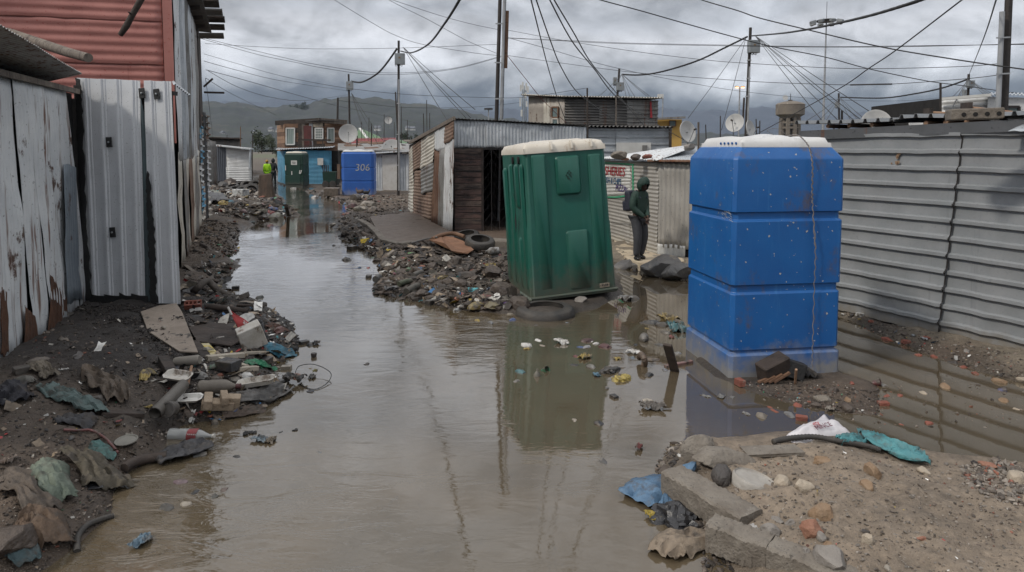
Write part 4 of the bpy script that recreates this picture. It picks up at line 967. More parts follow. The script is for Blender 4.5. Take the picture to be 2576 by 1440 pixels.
def quadw(a_,b_,t0,t1,z0f,z1f,zb=2.4):
 """piece of the wall between a and b: fractions along and up"""
 A_=a_.lerp(b_,t0);B_=a_.lerp(b_,t1)
 h0,h1=A_.z-zb,B_.z-zb
 return[Vector((A_.x,A_.y,zb+h0*z0f)),Vector((B_.x,B_.y,zb+h1*z0f)),Vector((B_.x,B_.y,zb+h1*z1f)),Vector((A_.x,A_.y,zb+h0*z1f))]
sheet('wall_sheet',quadw(ul,um,0,.45,0,1),galv('galv_beige',(.36,.33,.29),(.28,.25,.22),st=(.6,.7),metal=0),b2,n=11,amp=.03,dent=.02,rows=5)
sheet('wall_sheet',quadw(ul,um,.44,.62,0,1),MT['galv_cream'],b2,n=4,amp=.03,rows=5,off=.01)
sheet('wall_sheet',quadw(ul,um,.61,1,0,1),MT['galv_beige']if 'galv_beige' in MT else MT['galv_old'],b2,n=9,amp=.03,rows=5,off=.005)
wd=Wall(ul,um)
def window(parent,w,u0,v0,u1,v1,off,fm,pm,bars=(0,0),fw=.05,name='window'):
 a_,b_,c_,d_=w.hit(u0,v1,off),w.hit(u1,v1,off),w.hit(u1,v0,off),w.hit(u0,v0,off)
 m_=M()
 for p,q in((a_,b_),(b_,c_),(c_,d_),(d_,a_)):m_.beam(p,q,fw,.05,up=w.n)
 f_=m_.make(name,fm,parent)
 n=w.n*.004
 M().add([a_-n,b_-n,c_-n,d_-n],[(0,1,2,3)]).make('pane',pm,f_)
 for i in range(bars[0]):
  t_=(i+1)/(bars[0]+1);M().beam(a_.lerp(b_,t_)+n*2,d_.lerp(c_,t_)+n*2,fw*.5,.03,up=w.n).make('glazing_bar',fm,f_)
 for i in range(bars[1]):
  t_=(i+1)/(bars[1]+1);M().beam(a_.lerp(d_,t_)+n*2,b_.lerp(c_,t_)+n*2,fw*.5,.03,up=w.n).make('glazing_bar',fm,f_)
 return f_
window(b2,wd,1389,270,1404,296,.06,MT['wood_brown'],MT['glass'])
window(b2,wd,1390,299,1404,318,.06,MT['white_dirty'],MT['glass'])
for(t0,t1,z0,z1,mk_,n,of)in[(0,.66,.48,1,'galv_dark',9,0),(.36,.66,.50,.86,'galv_old',6,.01),(.655,1,.46,1,'galv_old',6,.006),(0,.67,0,.5,'galv_grim',6,.012),(.66,1,0,.47,'galv_grim',5,.014)]:
 if mk_ not in MT:galv(mk_,(.17,.16,.15),(.12,.115,.11),metal=.05,st=(.55,.65))
 sheet('wall_sheet',quadw(um,ur,t0,t1,z0,z1),MT[mk_],b2,n=n,across='v',amp=.04,prof='ibr' if mk_!='galv_dark' else 'sine',rows=6,dent=.02,off=of,jag=.02)
wdr=Wall(um,ur)
jagpoly(wdr,[(1635,255),(1635,280),(1636,297)],[(1639,255),(1640,280),(1641,297)],.07,'red_stripe',MT['paint_red'],b2,.01,10)
q=[ul+Vector((-.3,-.25,.05)),um+Vector((-.05,-.3,.04)),ur+Vector((-.5,3.8,.1)),ul+Vector((1.2,3.8,.1))]
sheet('roof_sheet',q,MT['galv_cream'],b2,n=20,amp=.04,rows=3,keep=True)
sheet('roof_sheet',[um+Vector((-.08,-.3,.05)),ur+Vector((.1,-.3,.05)),ur+Vector((-.5,3.8,.11)),um+Vector((-.3,4.2,.11))],MT['galv_cream'],b2,n=36,amp=.045,rows=3,keep=True)
b3=E('yellow_house',(10.5,44,0),'small mustard yellow house with grey roof behind the raised shack','house')
yl=mat('yellow_plaster',(.52,.33,.09),(.46,.29,.08),scale=1,rough=.8,bump=.05)
hull(b3,1648,1716,300,43,5,0,'wall',mk_='dark').data.materials[0]=yl
o=M().beam(P(1646,300,42.7),P(1722,296,42.7),.5,.12).make('roof',MT['galv_old'],b3)
window(b3,Wall(P(1648,300,42.9),P(1716,300,42.9)),1684,304,1700,318,.05,MT['wood_brown'],MT['glass'])
b4=E('pale_shack',(9.5,15,0),'pale green and white shack with a dark window frame beyond the ribbed roof','shack')
hull(b4,2368,2640,246,15.5,3,0)
simple_front(b4,2368,2487,252,244,15.5,15.2,'ibr_white',30,amp=.02)
simple_front(b4,2486,2650,244,247,15.1,15.1,'ibr_white',3,across='u',amp=.01,prof='ibr')
M().beam(P(2366,250,15.3),P(2490,240,15.0),.2,.06).make('fascia',MT['paint_white'],b4)
q=[P(2488,240,15.0),P(2660,243,15.0),P(2660,238,18),P(2490,236,18)]
sheet('roof_sheet',q,MT['galv_clean'],b4,n=18,amp=.04,rows=3,keep=True)
window(b4,Wall(P(2488,300,15.0),P(2640,300,15.0)),2534,269,2563,288,.06,MT['steel_dark'],MT['glass'],fw=.05)
b5=E('white_shed',(-16.5,43,.4),'low white corrugated shed with a slate grey door at the end of the lane','shed')
hull(b5,546,632,375,42.4,4,-4,dv=2)
simple_front(b5,569,632,374,378,42,42,'ibr_white',24,amp=.03,zb=.3,vb=None)
simple_front(b5,569,633,422,423,41.9,41.9,'ibr_white',8,amp=.03,zb=.3,nm='lower_sheet')
simple_front(b5,545,568,369,371,42.1,42.05,'sheet_slate',5,across='u',prof='ibr',amp=.03,zb=.3,nm='door')
M().beam(P(543,366,41.8),P(634,375,41.8),.5,.08).make('roof_edge',MT['galv_pale'],b5)
M().tube([P(630,376,41.7),P(628,425,41.7)],.06,6).make('downpipe',MT['galv_clean'],b5)
b6=E('leaning_sheet_fence',(-18.5,40,.3),'narrow leaning fence of dull grey upright sheets beside the two storey house','fence')
simple_front(b6,522,533,353,354,38,38.5,'galv_old',3,across='u',zb=.2,amp=.04)
simple_front(b6,532,543,355,357,38.4,39,'galv_grim',3,across='u',zb=.2,amp=.04)
b7=E('long_dark_shed',(-24,57,0),'long low dark roofed shed behind the white shed','shed')
hull(b7,515,604,346,56,5,-3)
simple_front(b7,515,604,348,350,55.9,55.9,'galv_grim',24,across='u',amp=.03,zb=.2)
M().beam(P(513,346,55.6),P(606,349,55.6),.6,.1).make('roof_edge',MT['wood_dark'],b7)
b8=E('blue_shack',(-14,45,0),'sky blue horizontally corrugated shack with a dark doorway below the wooden cabin','shack')
hull(b8,714,850,379,44.1,5,-1)
za_=P(700,380,46)
simple_front(b8,698,715,381,380,47,44,'sheet_blue',26,amp=.03)
simple_front(b8,714,770,380,378,44,44,'sheet_blue',26,amp=.03)
simple_front(b8,769,834,378,380,43.98,43.98,'sheet_blue',26,amp=.03)
nt_=M().box(P(806,407,43.85),(.36,.02,.45)).make('poster',MT['paint_white'],b8)
q=[P(690,378,43.6),P(835,372,43.6),P(850,366,47),P(700,372,47)]
sheet('roof_sheet',q,MT['galv_clean'],b8,n=24,amp=.04,rows=3,keep=True)
b9=E('wooden_cabin',(-13.5,47,2.2),'cabin of mismatched brown boards with white framed windows on top of the blue shack','cabin')
cl,cm_,cm2,crr=P(697,317,47.5),P(716,312,45),P(816,308,44.8),P(869,313,46.5)
M().hexa([Vector((p.x,p.y+.1,2.1))for p in(cl,cm_,crr,crr+Vector((-1.5,3,0)))],[p+Vector((0,.1,-.03))for p in(cl,cm_,crr,crr+Vector((-1.5,3,0)))]).make('inner_wall',MT['dark'],b9)
def boards(parent,a_,b_,zb,n,mk_,nm='board',across='v',jit=.01):
 """boards one by one between two top points"""
 d_=(b_-a_);d_.z=0;L_=d_.length;ang=math.atan2(d_.y,d_.x)
 for i in range(n):
  if across=='v':
   h=((a_.z+b_.z)/2-zb)/n;c=(a_+b_)/2;c.z=zb+h*(i+.5)
   M().box(c,(L_,.04+.02*(i%2),h*.94),rot=(0,random.uniform(-jit,jit),ang)).make(nm,MT[mk_[i%len(mk_)]],parent)
  else:
   t_=(i+.5)/n;c=a_.lerp(b_,t_);top=c.z;c.z=(zb+top)/2
   M().box(c,(L_/n*.95,.04+.02*(i%2),top-zb),rot=(0,0,ang)).make(nm,MT[mk_[i%len(mk_)]],parent)
boards(b9,cl,cm_,2.15,7,['wood_tan','wood_brown','wood_tan'])
boards(b9,cm_,cm_.lerp(cm2,.34),2.15,6,['wood_brown','wood_dark','wood_brown'])
boards(b9,cm_.lerp(cm2,.34),cm_.lerp(cm2,.80),2.15,5,['wood_dark','wood_grey','wood_brown','galv_pale'],across='u')
boards(b9,cm_.lerp(cm2,.80),cm2,2.15,8,['wood_brown','wood_dark'])
boards(b9,cm2,crr,2.15,12,['wood_brown','wood_brown','wood_tan'])
wc=Wall(cm_,cm2);wc2=Wall(cm2,crr)
MT['curtain']=mat('curtain',(.20,.25,.235),(.12,.15,.145),scale=1,rough=.9,bump=0,stain=(.30,.34,.32),ssc=(14,14,.4),st=(.45,.6))
window(b9,wc,720,323,741,364,.08,MT['paint_white'],MT['curtain'],(0,0),.07)
window(b9,wc,793,323,812,350,.08,MT['paint_white'],MT['glass'],(3,3),.07)
window(b9,wc2,824,323,840,358,.10,MT['paint_white'],MT['curtain'],(0,0),.07)
M().box(wc.hit(774,345,.07)-Vector((0,0,.0)),(.50,.05,1.45),rot=(0,0,math.atan2(wc.d.y,wc.d.x))).make('door',mat('door_maroon',(.10,.022,.02),rough=.6),b9)
M().box(wc.hit(800,314,.1),(.62,.04,.30)).make('board',MT['rock_pale'],b9)
M().beam(wc.hit(749,352,.35),wc.hit(832,353,.35),.05,.12).make('rail',MT['wood_dark'],b9)
M().beam(wc.hit(749,368,.35),wc.hit(815,368,.35),.04,.05).make('rail',MT['wood_dark'],b9)
for u in(751,780,812):M().beam(wc.hit(u,352,.35),wc.hit(u,378,.35),.06,.06).make('rail_post',MT['wood_dark'],b9)
M().beam(P(693,310,45.5),P(806,303,44.5),.3,.09,up=(0,-1,.0)).make('roof_board',MT['wood_dark'],b9)
M().beam(P(800,303,44.5),P(873,308,46.0),.3,.09,up=(0,-1,.0)).make('roof_board',MT['wood_grey'],b9)
rq=[P(694,311,45.8),P(804,302,44.3),P(872,307,46),P(780,301,50)]
solid(MO('roof_sheet',rq,[(0,1,2,3)],MT['galv_dark'],b9),.04)
b10=E('panel_shack',(-7.5,37,.1),'light grey upright sheet shack with a plain white board panel behind the tall pole','shack')
hull(b10,925,1040,388,35.7,5,0)
for i,(u0,u1,mk_,nm)in enumerate([(922,945,'galv_clean','wall_sheet'),(944,963,'galv_pale','wall_sheet'),(1002,1022,'galv_clean','wall_sheet'),(1021,1046,'galv_pale','wall_sheet')]):
 simple_front(b10,u0,u1,388,388,35.6-.02*i,35.6-.02*i,mk_,3,across='u',prof='box',amp=.03,nm=nm)
M().box((P(982,435,35.5)),(.82,.05,1.9)).make('white_panel',MT['white_plastic'],b10)
M().beam(P(925,386,35.4),P(1048,379,35.4),.5,.08).make('roof_edge',MT['galv_pale'],b10)
for i in range(14):
 u_=860+random.random()*165;v_=352+random.random()*26;Y_=36+(378-v_)*.35
 o=M().beam(P(u_,v_,Y_),P(u_+20+random.random()*30,v_-3+random.random()*5,Y_+.6),.5,.03,up=(0,-.3,1)).make('roof_board',MT[random.choice(['wood_brown','wood_grey','galv_old','wood_dark','galv_pale','rusty'])],b10)
solid(MO('roof_sheet',[P(850,379,36),P(1045,379,35.6),P(1040,362,43),P(850,362,43)],[(0,1,2,3)],MT['galv_old'],b10),.04)
b11=E('red_roofed_house',(-9,57,0),'long building with a bright red ribbed roof behind the wooden cabin','house')
hull(b11,868,1000,366,55,6,0,'wall',mk_='wood_grey')
sheet('roof',[P(866,366,54.5),P(1000,366,54.5),P(996,349,60),P(868,350,60)],MT['red_roof'],b11,n=34,amp=.10,rows=3,keep=True)
b12=E('green_roofed_hall',(-14,92,0),'hall with a pitched green roof and pale ridge capping in the distance','building')
gr=mat('green_roof',(.085,.16,.075),(.07,.13,.06),scale=.3,rough=.6,bump=0)
aa,ab,ac=P(880,352,88),P(905,324,93),P(972,352,88)
MO('roof',[aa,P(878,352,100),ab,P(912,325,97),ac,P(972,352,100)],[(0,4,3,2),(0,2,1),(1,2,3,5),(4,5,3)],gr,b12)
M().beam(ab,P(926,352,87.9),.3,.2).make('ridge_cap',MT['paint_white'],b12)
hull(b12,881,971,352,88.2,11,0,'wall',mk_='wood_grey')
b13=E('green_roofed_shed',(-4,72,0),'low shed with a flat green roof in front of the hills','shed')
hull(b13,985,1062,364,70,6,0,'wall',mk_='galv_old')
MO('roof',[P(983,363,69.5),P(1064,366,69.5),P(1050,353,78),P(990,353,78)],[(0,1,2,3)],gr,b13)
rr_=random.Random(5)
cols_=[('galv_pale','pale grey'),('galv_dark','dark grey'),('rust_brown','rust brown'),('galv_cream','cream'),('galv_old','dull grey'),('red_roof','dull red'),('sheet_blue','pale blue')]
k=0
for u in list(range(1050,1330,26))+list(range(1690,2100,24)):
 Yd=rr_.uniform(48,120)if u>700 else rr_.uniform(62,110);vt=375-rr_.uniform(4,20)*50/Yd*1.3+(6 if u<700 else 0);w_=rr_.uniform(20,34)
 mk_,cn=cols_[rr_.randrange(len(cols_)if u>700 else 5)]
 h_=E('distant_shack',(P(u,375,Yd).x,Yd,0),'%s shack among the distant roofs, %s%s'%(cn,'below the wooded hill' if u<1330 else 'between the dishes and the water tower',', %s'%['first','second','third','fourth','fifth','sixth','seventh','eighth','ninth','tenth','eleventh','twelfth','thirteenth','fourteenth','fifteenth','sixteenth','seventeenth','eighteenth'][(u-1050)//26 if u<1330 else(u-1690)//24]),'shack','distant shacks')
 simple_front(h_,u-w_/2,u+w_/2,vt,vt,Yd,Yd,mk_,20,across='u',amp=.03,zb=0,rows=2,nm='wall')
 hull(h_,u-w_/2,u+w_/2,vt,Yd+.02,4,0,'side_wall',mk_='galv_grim')
 a_,b_=P(u-w_/2-2,vt-1,Yd-.3),P(u+w_/2+2,vt-1-rr_.random()*2,Yd-.3)
 sheet('roof',[a_,b_,b_+Vector((0,5,.15)),a_+Vector((0,5,.15))],MT['galv_dark' if k%2 else 'galv_old'],h_,n=14,amp=.05,rows=2,keep=True);k+=1
def pole(name,label,u0,v0,u1,v1,Y,r,cat='utility pole',mk_='wood_pole',group=None,zb=None,rt=.8,n=10):
 a_=P(u1,v1,Y);b_=P(u0,v0,Y)
 d_=(b_-a_)
 if zb is not None:a_=a_-d_*((a_.z-zb)/d_.z)
 o=E(name,a_,label,cat,group)
 auto_smooth(M().tube([a_,b_],[r,r*rt],n).make('post',MT[mk_],o));o['top']=list(b_)
 return o,a_,b_
def meter_box(p,u,v,w,h,Y,k='junction_box'):
 c=P(u,v,Y);s_=Y/FPX
 b_=M().box(c,(w*s_,.6*w*s_,h*s_),rot=(0,0,.12)).make(k,MT['steel'],p);bevel(b_,.01,1)
 M().box(c+Vector((0,-.31*w*s_-.004,h*s_*.1)),(w*s_*.2,.005,h*s_*.16),rot=(0,0,.12)).make('warning_label',MT['rock_ochre'],b_)
 for i in range(3):M().tube(catm([c+Vector((w*s_*(.2*i-.2),0,-h*s_*.5)),c+Vector((w*s_*(.3*i-.4),-.03,-h*s_*.66)),c+Vector((w*s_*(.15*i-.5),0,-h*s_*.45))],4),.012,5).make('cable_loop',MT['cable'],b_)
 return b_
def straps(p,a_,b_,r,ts):
 for t_ in ts:
  c=a_.lerp(b_,t_);m_=M().lathe(c,[(r,-.02),(r,.02)],10);m_.make('strap',MT['conduit'],p)
pm_,a_,b_=pole('utility_pole','tall double pole with a grey conduit rising behind the patchwork shack',1262,-140,1249,300,19.6,.062,zb=.1)
M().tube([a_+Vector((.14,-.05,0)),b_+Vector((.12,-.05,0))],.042,10).make('conduit',MT['conduit'],pm_)
M().beam(P(1272,172,19.7),P(1276,28,19.7),.07,.10).make('side_plank',MT['wood_brown'],pm_)
M().tube([P(1262,300,19.75),P(1273,-130,19.75)],.045,8).make('second_post',MT['wood_pole'],pm_)
for v in(60,158,249):M().box(P(1258+(0 if v<100 else-2),v,19.45),(.26,.02,.035)).make('strap',MT['conduit'],pm_)
pA,a_,b_=pole('utility_pole','wooden pole with a grey box and a leaning plank, left of the patchwork shack',1003,103,1002,488,32,.066,zb=.1)
meter_box(pA,1006,149,25,27,31.8);M().tube([P(1003.5,200,31.85),P(1004,480,31.85)],.035,8).make('conduit',MT['conduit'],pA)
M().beam(P(995,232,32.2),P(1000,330,32.2),.09,.05).make('leaning_plank',MT['wood_dark'],pA);straps(pA,a_,b_,.085,(.2,.4,.6))
pB,a_,b_=pole('utility_pole','wooden pole with a grey box beside the wooden cabin and its dish',877,187,881,380,43,.07,zb=.1)
meter_box(pB,880,216,17,21,42.8)
pC,_,_=pole('utility_pole','short dark pole rising over the roof of the wooden cabin',850,246,849,306,70,.12,zb=0)
pD,a_,b_=pole('utility_pole','dark pole with a grey box and fanning wires behind the large blue toilet',1888,70,1877,335,26,.068,zb=.1)
meter_box(pD,1896,118,27,31,25.8);M().tube([P(1886,168,25.9),P(1880,338,25.9)],.03,8).make('conduit',MT['conduit'],pD);straps(pD,a_,b_,.085,(.62,.72,.82))
M().beam(P(1872,246,26.1),P(1869,300,26.1),.07,.05).make('side_plank',MT['wood_dark'],pD)
pE,a_,b_=pole('utility_pole','pole with two grey boxes above the scorched raised shack',1558,173,1553,245,30,.06,zb=.1)
meter_box(pE,1560,218,18,20,29.8);meter_box(pE,1547,204,9,18,29.8)
pF,a_,b_=pole('utility_pole','pole with a grey box above the pale green and white shack',2437,187,2435,252,34,.07,zb=.1)
meter_box(pF,2441,212,17,18,33.8);meter_box(pF,2426,234,9,16,33.8)
pG,a_,b_=pole('utility_pole','pole with boxes and fanning wires just right of the water tower',2110,235,2111,308,44,.07,zb=.1)
meter_box(pG,2107,264,11,14,43.8);M().tube([P(2118,278,44.2),P(2118,308,44.2)],.07,8).make('second_post',MT['wood_pole'],pG)
pH,a_,b_=pole('utility_pole','thick black pole with a grey conduit at the far right edge',2543,-120,2525,287,10.4,.062,zb=.1)
M().tube([P(2510,290,10.3),P(2521,30,10.3)],.036,10).make('conduit',MT['conduit'],pH)
for v in(95,186):M().box(P(2524,v,10.25),(.20,.02,.02),rot=(0,-.05,0)).make('strap',MT['conduit'],pH)
posts=[(934,310,360,40,'wood_pole'),(948,316,362,60,'wood_pole'),(966,288,350,60,'wood_pole'),(936,318,352,75,'wood_pole'),(992,308,352,75,'wood_pole'),(1025,302,362,60,'wood_pole'),(1010,268,340,55,'wood_pole'),(1066,286,336,42,'wood_pole'),(1074,252,335,52,'wood_pole'),(1081,285,335,48,'wood_pole'),(910,306,350,60,'wood_pole'),(928,296,350,55,'wood_pole'),(605,319,368,45,'wood_brown'),(635,339,372,45,'wood_dark'),(522,332,350,55,'wood_pole'),(571,340,352,58,'wood_pole'),(1478,222,330,18.6,'wood_dark'),(1550,240,326,22,'wood_grey'),(1812,292,338,30,'wood_pole'),(1776,314,340,30,'wood_pole'),(1903,345,300,36,'wood_pole'),(1911,304,345,36,'wood_pole'),(2366,209,296,14,'wood_pole'),(1757,308,382,15,'wood_grey'),(2098,303,320,20,'wood_pole'),(899,342,366,40,'wood_pole'),(897,350,366,39,'wood_pole')]
kk={}
ORD=['first','second','third','fourth','fifth','sixth','seventh','eighth','ninth','tenth','eleventh','twelfth']
for u,v0,v1,Y_,mk_ in sorted(posts):
 if v0>v1:v0,v1=v1,v0
 reg='at the left behind the sheds' if u<660 else 'behind the wooden cabin' if u<930 else 'among the roofs below the hill' if u<1100 else 'in front of the scorched raised shack' if u<1600 else 'between the dishes and the blue toilet' if u<1800 else 'around the water tower' if u<2150 else 'behind the ribbed roof at right'
 kk[reg]=kk.get(reg,0)+1
 pole('thin_post','%s from the left of the thin posts %s'%(ORD[kk[reg]-1],reg),u+random.uniform(-1,1),v0,u,v1,Y_,.035 if Y_>30 else.028,cat='post',mk_=mk_,group='thin posts among the shacks',zb=0,n=6)
ms,a_,b_=pole('floodlight_mast','very tall slender floodlight mast with a ring of lamps rising beyond the water tower',2079,52,2071,308,120,.26,cat='light mast',mk_='conduit',zb=0,rt=.4)
m_=M().lathe(b_,[(1.6,-.2),(1.7,0),(1.2,.15)],10);m_.make('lamp_ring',MT['steel_dark'],ms)
for i in range(8):
 a=i*math.pi/4;M().box(b_+Vector((2.3*math.cos(a),2.3*math.sin(a),-.3)),(.9,.7,.5),rot=(0,.3,a)).make('floodlight',MT['steel'],ms)
M().tube([b_,b_+Vector((0,0,3.2))],.04,5).make('rod',MT['steel_dark'],ms)
ms2,a_,b_=pole('floodlight_mast','small distant floodlight mast over the roof of the patchwork shack',1229,275,1229,306,220,.3,cat='light mast',mk_='conduit',zb=0,rt=.6)
M().lathe(b_,[(1.4,-.2),(1.4,.3)],8).make('lamp_ring',MT['steel_dark'],ms2)
lampm=mat('lamp_glow',(.8,.4,.1),bump=0);pb=[n for n in lampm.node_tree.nodes if n.type=='BSDF_PRINCIPLED'][0];pb.inputs['Emission Color'].default_value=(1,.42,.12,1);pb.inputs['Emission Strength'].default_value=5
ls,a_,b_=pole('street_lamp','distant twin street lamp glowing orange beside the pole behind the blue toilet',1861,219,1858,340,130,.16,cat='street lamp',mk_='conduit',zb=0)
for s_ in(-1,1):
 h_=M().box(b_+Vector((s_*.55,0,.05)),(.7,.3,.18)).make('lamp_head',MT['steel'],ls);M().box(b_+Vector((s_*.55,-.1,-.12)),(.5,.3,.14)).make('lamp',lampm,h_)
ls,a_,b_=pole('street_lamp','distant unlit lamp post with a white head above the yellow house',1668,243,1666,300,110,.12,cat='street lamp',mk_='conduit',zb=0)
M().box(b_+Vector((-.4,0,0)),(.9,.4,.7)).make('lamp_head',MT['paint_white'],ls)
wtp=P(1986,340,250);wt_=E('water_tower',(wtp.x,250,0),'old concrete water tower with a round tank on tall legs','water tower')
cn=mat('old_concrete',(.20,.17,.135),(.14,.12,.10),scale=.35,rough=.9,bump=.3,bscale=2,stain=(.42,.38,.33),ssc=(.9,.9,.12),st=(.6,.68));zf=lambda v:P(1986,v,250).z
sc_=250/FPX;c0=Vector((wtp.x,250,0))
auto_smooth(M().lathe(c0,[(22*sc_,zf(298)),(26*sc_,zf(294)),(34*sc_,zf(289)),(34.4*sc_,zf(265)),(35*sc_,zf(264)),(30*sc_,zf(260)),(16*sc_,zf(256)),(2*sc_,zf(254))],28).make('tank',cn,wt_),30)
M().lathe(c0,[(5*sc_,zf(256)),(5*sc_,zf(252.5)),(1,zf(252))],12).make('hatch',cn,wt_)
for i in range(8):
 a=i*math.pi/4+.2;r_=22*sc_;M().beam(c0+Vector((r_*math.cos(a),r_*math.sin(a),0)),c0+Vector((r_*math.cos(a)*.95,r_*math.sin(a)*.95,zf(297))),1.1,1.1).make('leg',cn,wt_)
for zv in(309,322):
 for i in range(8):
  a,a2=i*math.pi/4+.2,(i+1)*math.pi/4+.2;r_=21.5*sc_
  M().beam(c0+Vector((r_*math.cos(a),r_*math.sin(a),zf(zv))),c0+Vector((r_*math.cos(a2),r_*math.sin(a2),zf(zv))),.7,.7).make('brace',cn,wt_)
M().tube([c0+Vector((0,0,zf(255))),c0+Vector((0,0,zf(236)))],.12,4).make('antenna',MT['steel_dark'],wt_)
M().lathe(Vector((c0.x-2.3,249,zf(247))),[(.1,0),(1.0,.1)],10,Matrix.Rotation(R(80),3,'X')).make('dish',MT['dish'],wt_)
ctp=P(1319,306,85);ct=E('cell_tower',(ctp.x,85,0),'slim mobile phone mast with white panel antennas left of the raised shack','antenna mast')
for dx,dy in((-.3,0),(.3,0),(0,.5)):M().tube([Vector((ctp.x+dx,85+dy,0)),Vector((ctp.x+dx*.6,85+dy,P(1319,215,85).z))],.06,5).make('upright',MT['steel'],ct)
for i in range(14):
 z_=1+i*.62*1.0;s_=1 if i%2 else-1;M().beam(Vector((ctp.x-.3*s_,85,z_)),Vector((ctp.x+.3*s_,85,z_+.6)),.05,.05).make('lattice',MT['steel'],ct)
for u,v,h in[(1310,222,16),(1315,216,18),(1324,219,18),(1328,226,16),(1309,257,22),(1325,262,14),(1312,285,16),(1322,240,14)]:
 M().box(P(u,v,84.6),(.22,.16,h*85/FPX)).make('panel_antenna',MT['paint_white'],ct)
def dish(name,label,u,v,r_px,Y,face=(-.2,-1,.35),post=None,half=False):
 c=P(u,v,Y);r=r_px*Y/FPX;o=E(name,c,label,'satellite dish','satellite dishes on the shack roofs')
 q=Vector(face).normalized().to_track_quat('Z','Y').to_matrix()
 prof=[(r*.02,-r*.22)]+[(r*k/8,-r*.22*(1-(k/8)**2))for k in range(1,9)]+[(r*1.02,.0),(r*1.02,-.02)]+[(r*k/8,-r*.22*(1-(k/8)**2)-.02)for k in range(7,0,-2)]
 auto_smooth(M().lathe(c,prof,28,q).make('reflector',MT['dish'],o),50)
 f=c+Vector(face).normalized()*r*.75
 M().tube([c+q@Vector((0,-r*.95,0)),f],.012,5).make('feed_arm',MT['steel'],o)
 M().lathe(f,[(.03,0),(.03,.08)],8,q).make('feed_horn',MT['steel_dark'],o)
 M().tube([c-Vector(face).normalized()*.1*r,c+Vector((.05,.25,-.1)),c+Vector((.05,.25,-1.2*r-.3))],.02,6).make('bracket',MT['steel'],o)
 return o
dish('satellite_dish','large pale satellite dish just left of the big blue toilet roof',1731,331,27,21,(.55,-.85,.2))
dish('satellite_dish','round satellite dish mounted beside the pole behind the big blue toilet',1848,309,23,22,(-.6,-.75,.25))
dish('satellite_dish','rusty rimmed satellite dish peeping over the long ribbed roof',2206,312,37,14.5,(-.15,-1,.3))
dish('satellite_dish','low pale dish edge over the ribbed roof, right of the rusty rimmed one',2312,316,25,15,(.1,-1,.5))
dish('satellite_dish','white satellite dish on the right corner of the wooden cabin',876,336,23,41,(.25,-1,.1))
dish('satellite_dish','small round white dish on a thin mast below the hill',977,303,9,55,(.2,-1,.1))
dish('satellite_dish','pale dish low on the roof of the white panelled shack',986,375,25,37,(.1,-1,.3))
dish('satellite_dish','small dish edge beside the sloping patchwork wall',1052,362,13,30,(-.3,-1,.4))
dish('satellite_dish','tilted dish half hidden behind the white roof of the blue toilet',1889,325,22,24,(.7,-.7,.2))
def cable(label,pts,Y0,Y1,r=.010,twisted=False,mk_='cable',name='overhead_cable',group=None):
 n=len(pts);L_=[0]
 for i in range(1,n):L_.append(L_[-1]+math.hypot(pts[i][0]-pts[i-1][0],pts[i][1]-pts[i-1][1]))
 ctrl=[P(u,v,1/((1-l/L_[-1])/Y0+(l/L_[-1])/Y1))for(u,v),l in zip(pts,L_)]
 cc_=catm(ctrl,8)if n>2 else ctrl
 m_=M()
 if twisted:
  tot=sum((cc_[i+1]-cc_[i]).length for i in range(len(cc_)-1));tn=tot/.22
  dense=catm(cc_,max(3,int(tot/len(cc_)/.035)))
  for ph in(0,2.09,4.19):
   m_.tube([p+Vector((math.cos(ph+tn*6.283*i/len(dense)),0,math.sin(ph+tn*6.283*i/len(dense))))*r*.9 for i,p in enumerate(dense)],r*.8,4)
 else:m_.tube(cc_,r,5)
 o=m_.make(name,MT[mk_]);o.data.polygons.foreach_set('use_smooth',[True]*len(o.data.polygons))
 if twisted:o['kind']='thing'
 return setp(o,label,'cable',group or 'overhead cables')
MT['cable_red']=mat('cable_red',(.22,.05,.05),rough=.6,bump=0)
cable('thick twisted cable sagging from the pole left of the patchwork shack',[(1008,129),(1035,133),(1077,112),(1119,59),(1156,0),(1180,-50)],32,11,.017,True)
cable('thick twisted cable between the two boxed poles beside the wooden cabin',[(884,205),(910,207),(943,190),(966,168),(998,124)],43,32,.032,True)
cable('thick twisted cable from the pole behind the blue toilet leftwards to the raised shack',[(1880,93),(1823,121),(1753,154),(1669,180),(1613,189),(1565,188)],26,30,.024,True)
cable('thick twisted cable from the pole behind the blue toilet to the top edge',[(1888,91),(1967,84),(2034,74),(2107,59),(2191,39),(2275,14),(2317,0),(2390,-30)],26,9,.017,True)
cable('heavy black cable sagging across the sky to the right edge',[(1700,-25),(1764,0),(1855,27),(1911,46),(2034,76),(2219,119),(2415,152),(2576,175),(2720,194)],13,9,.010)
cable('black cable crossing the sky past the pole behind the blue toilet',[(1470,-14),(1509,0),(1613,28),(1725,60),(1837,91),(1939,117),(2079,145),(2183,173),(2331,204),(2429,217),(2600,241)],12,18,.010)
cable('straight diagonal wire falling from the top right towards the water tower',[(2450,-22),(2420,0),(2255,126),(2185,173),(2102,229),(1939,319),(1895,343)],9,25,.011)
cable('steep wire from the top edge to the pole above the pale shack',[(2512,-20),(2506,0),(2471,106),(2437,190)],9,34,.011)
cable('wire from the pole above the pale shack down to the concrete block roof',[(2437,195),(2415,235),(2392,278)],34,12,.012)
FOUR='four black service cables falling from the top edge'
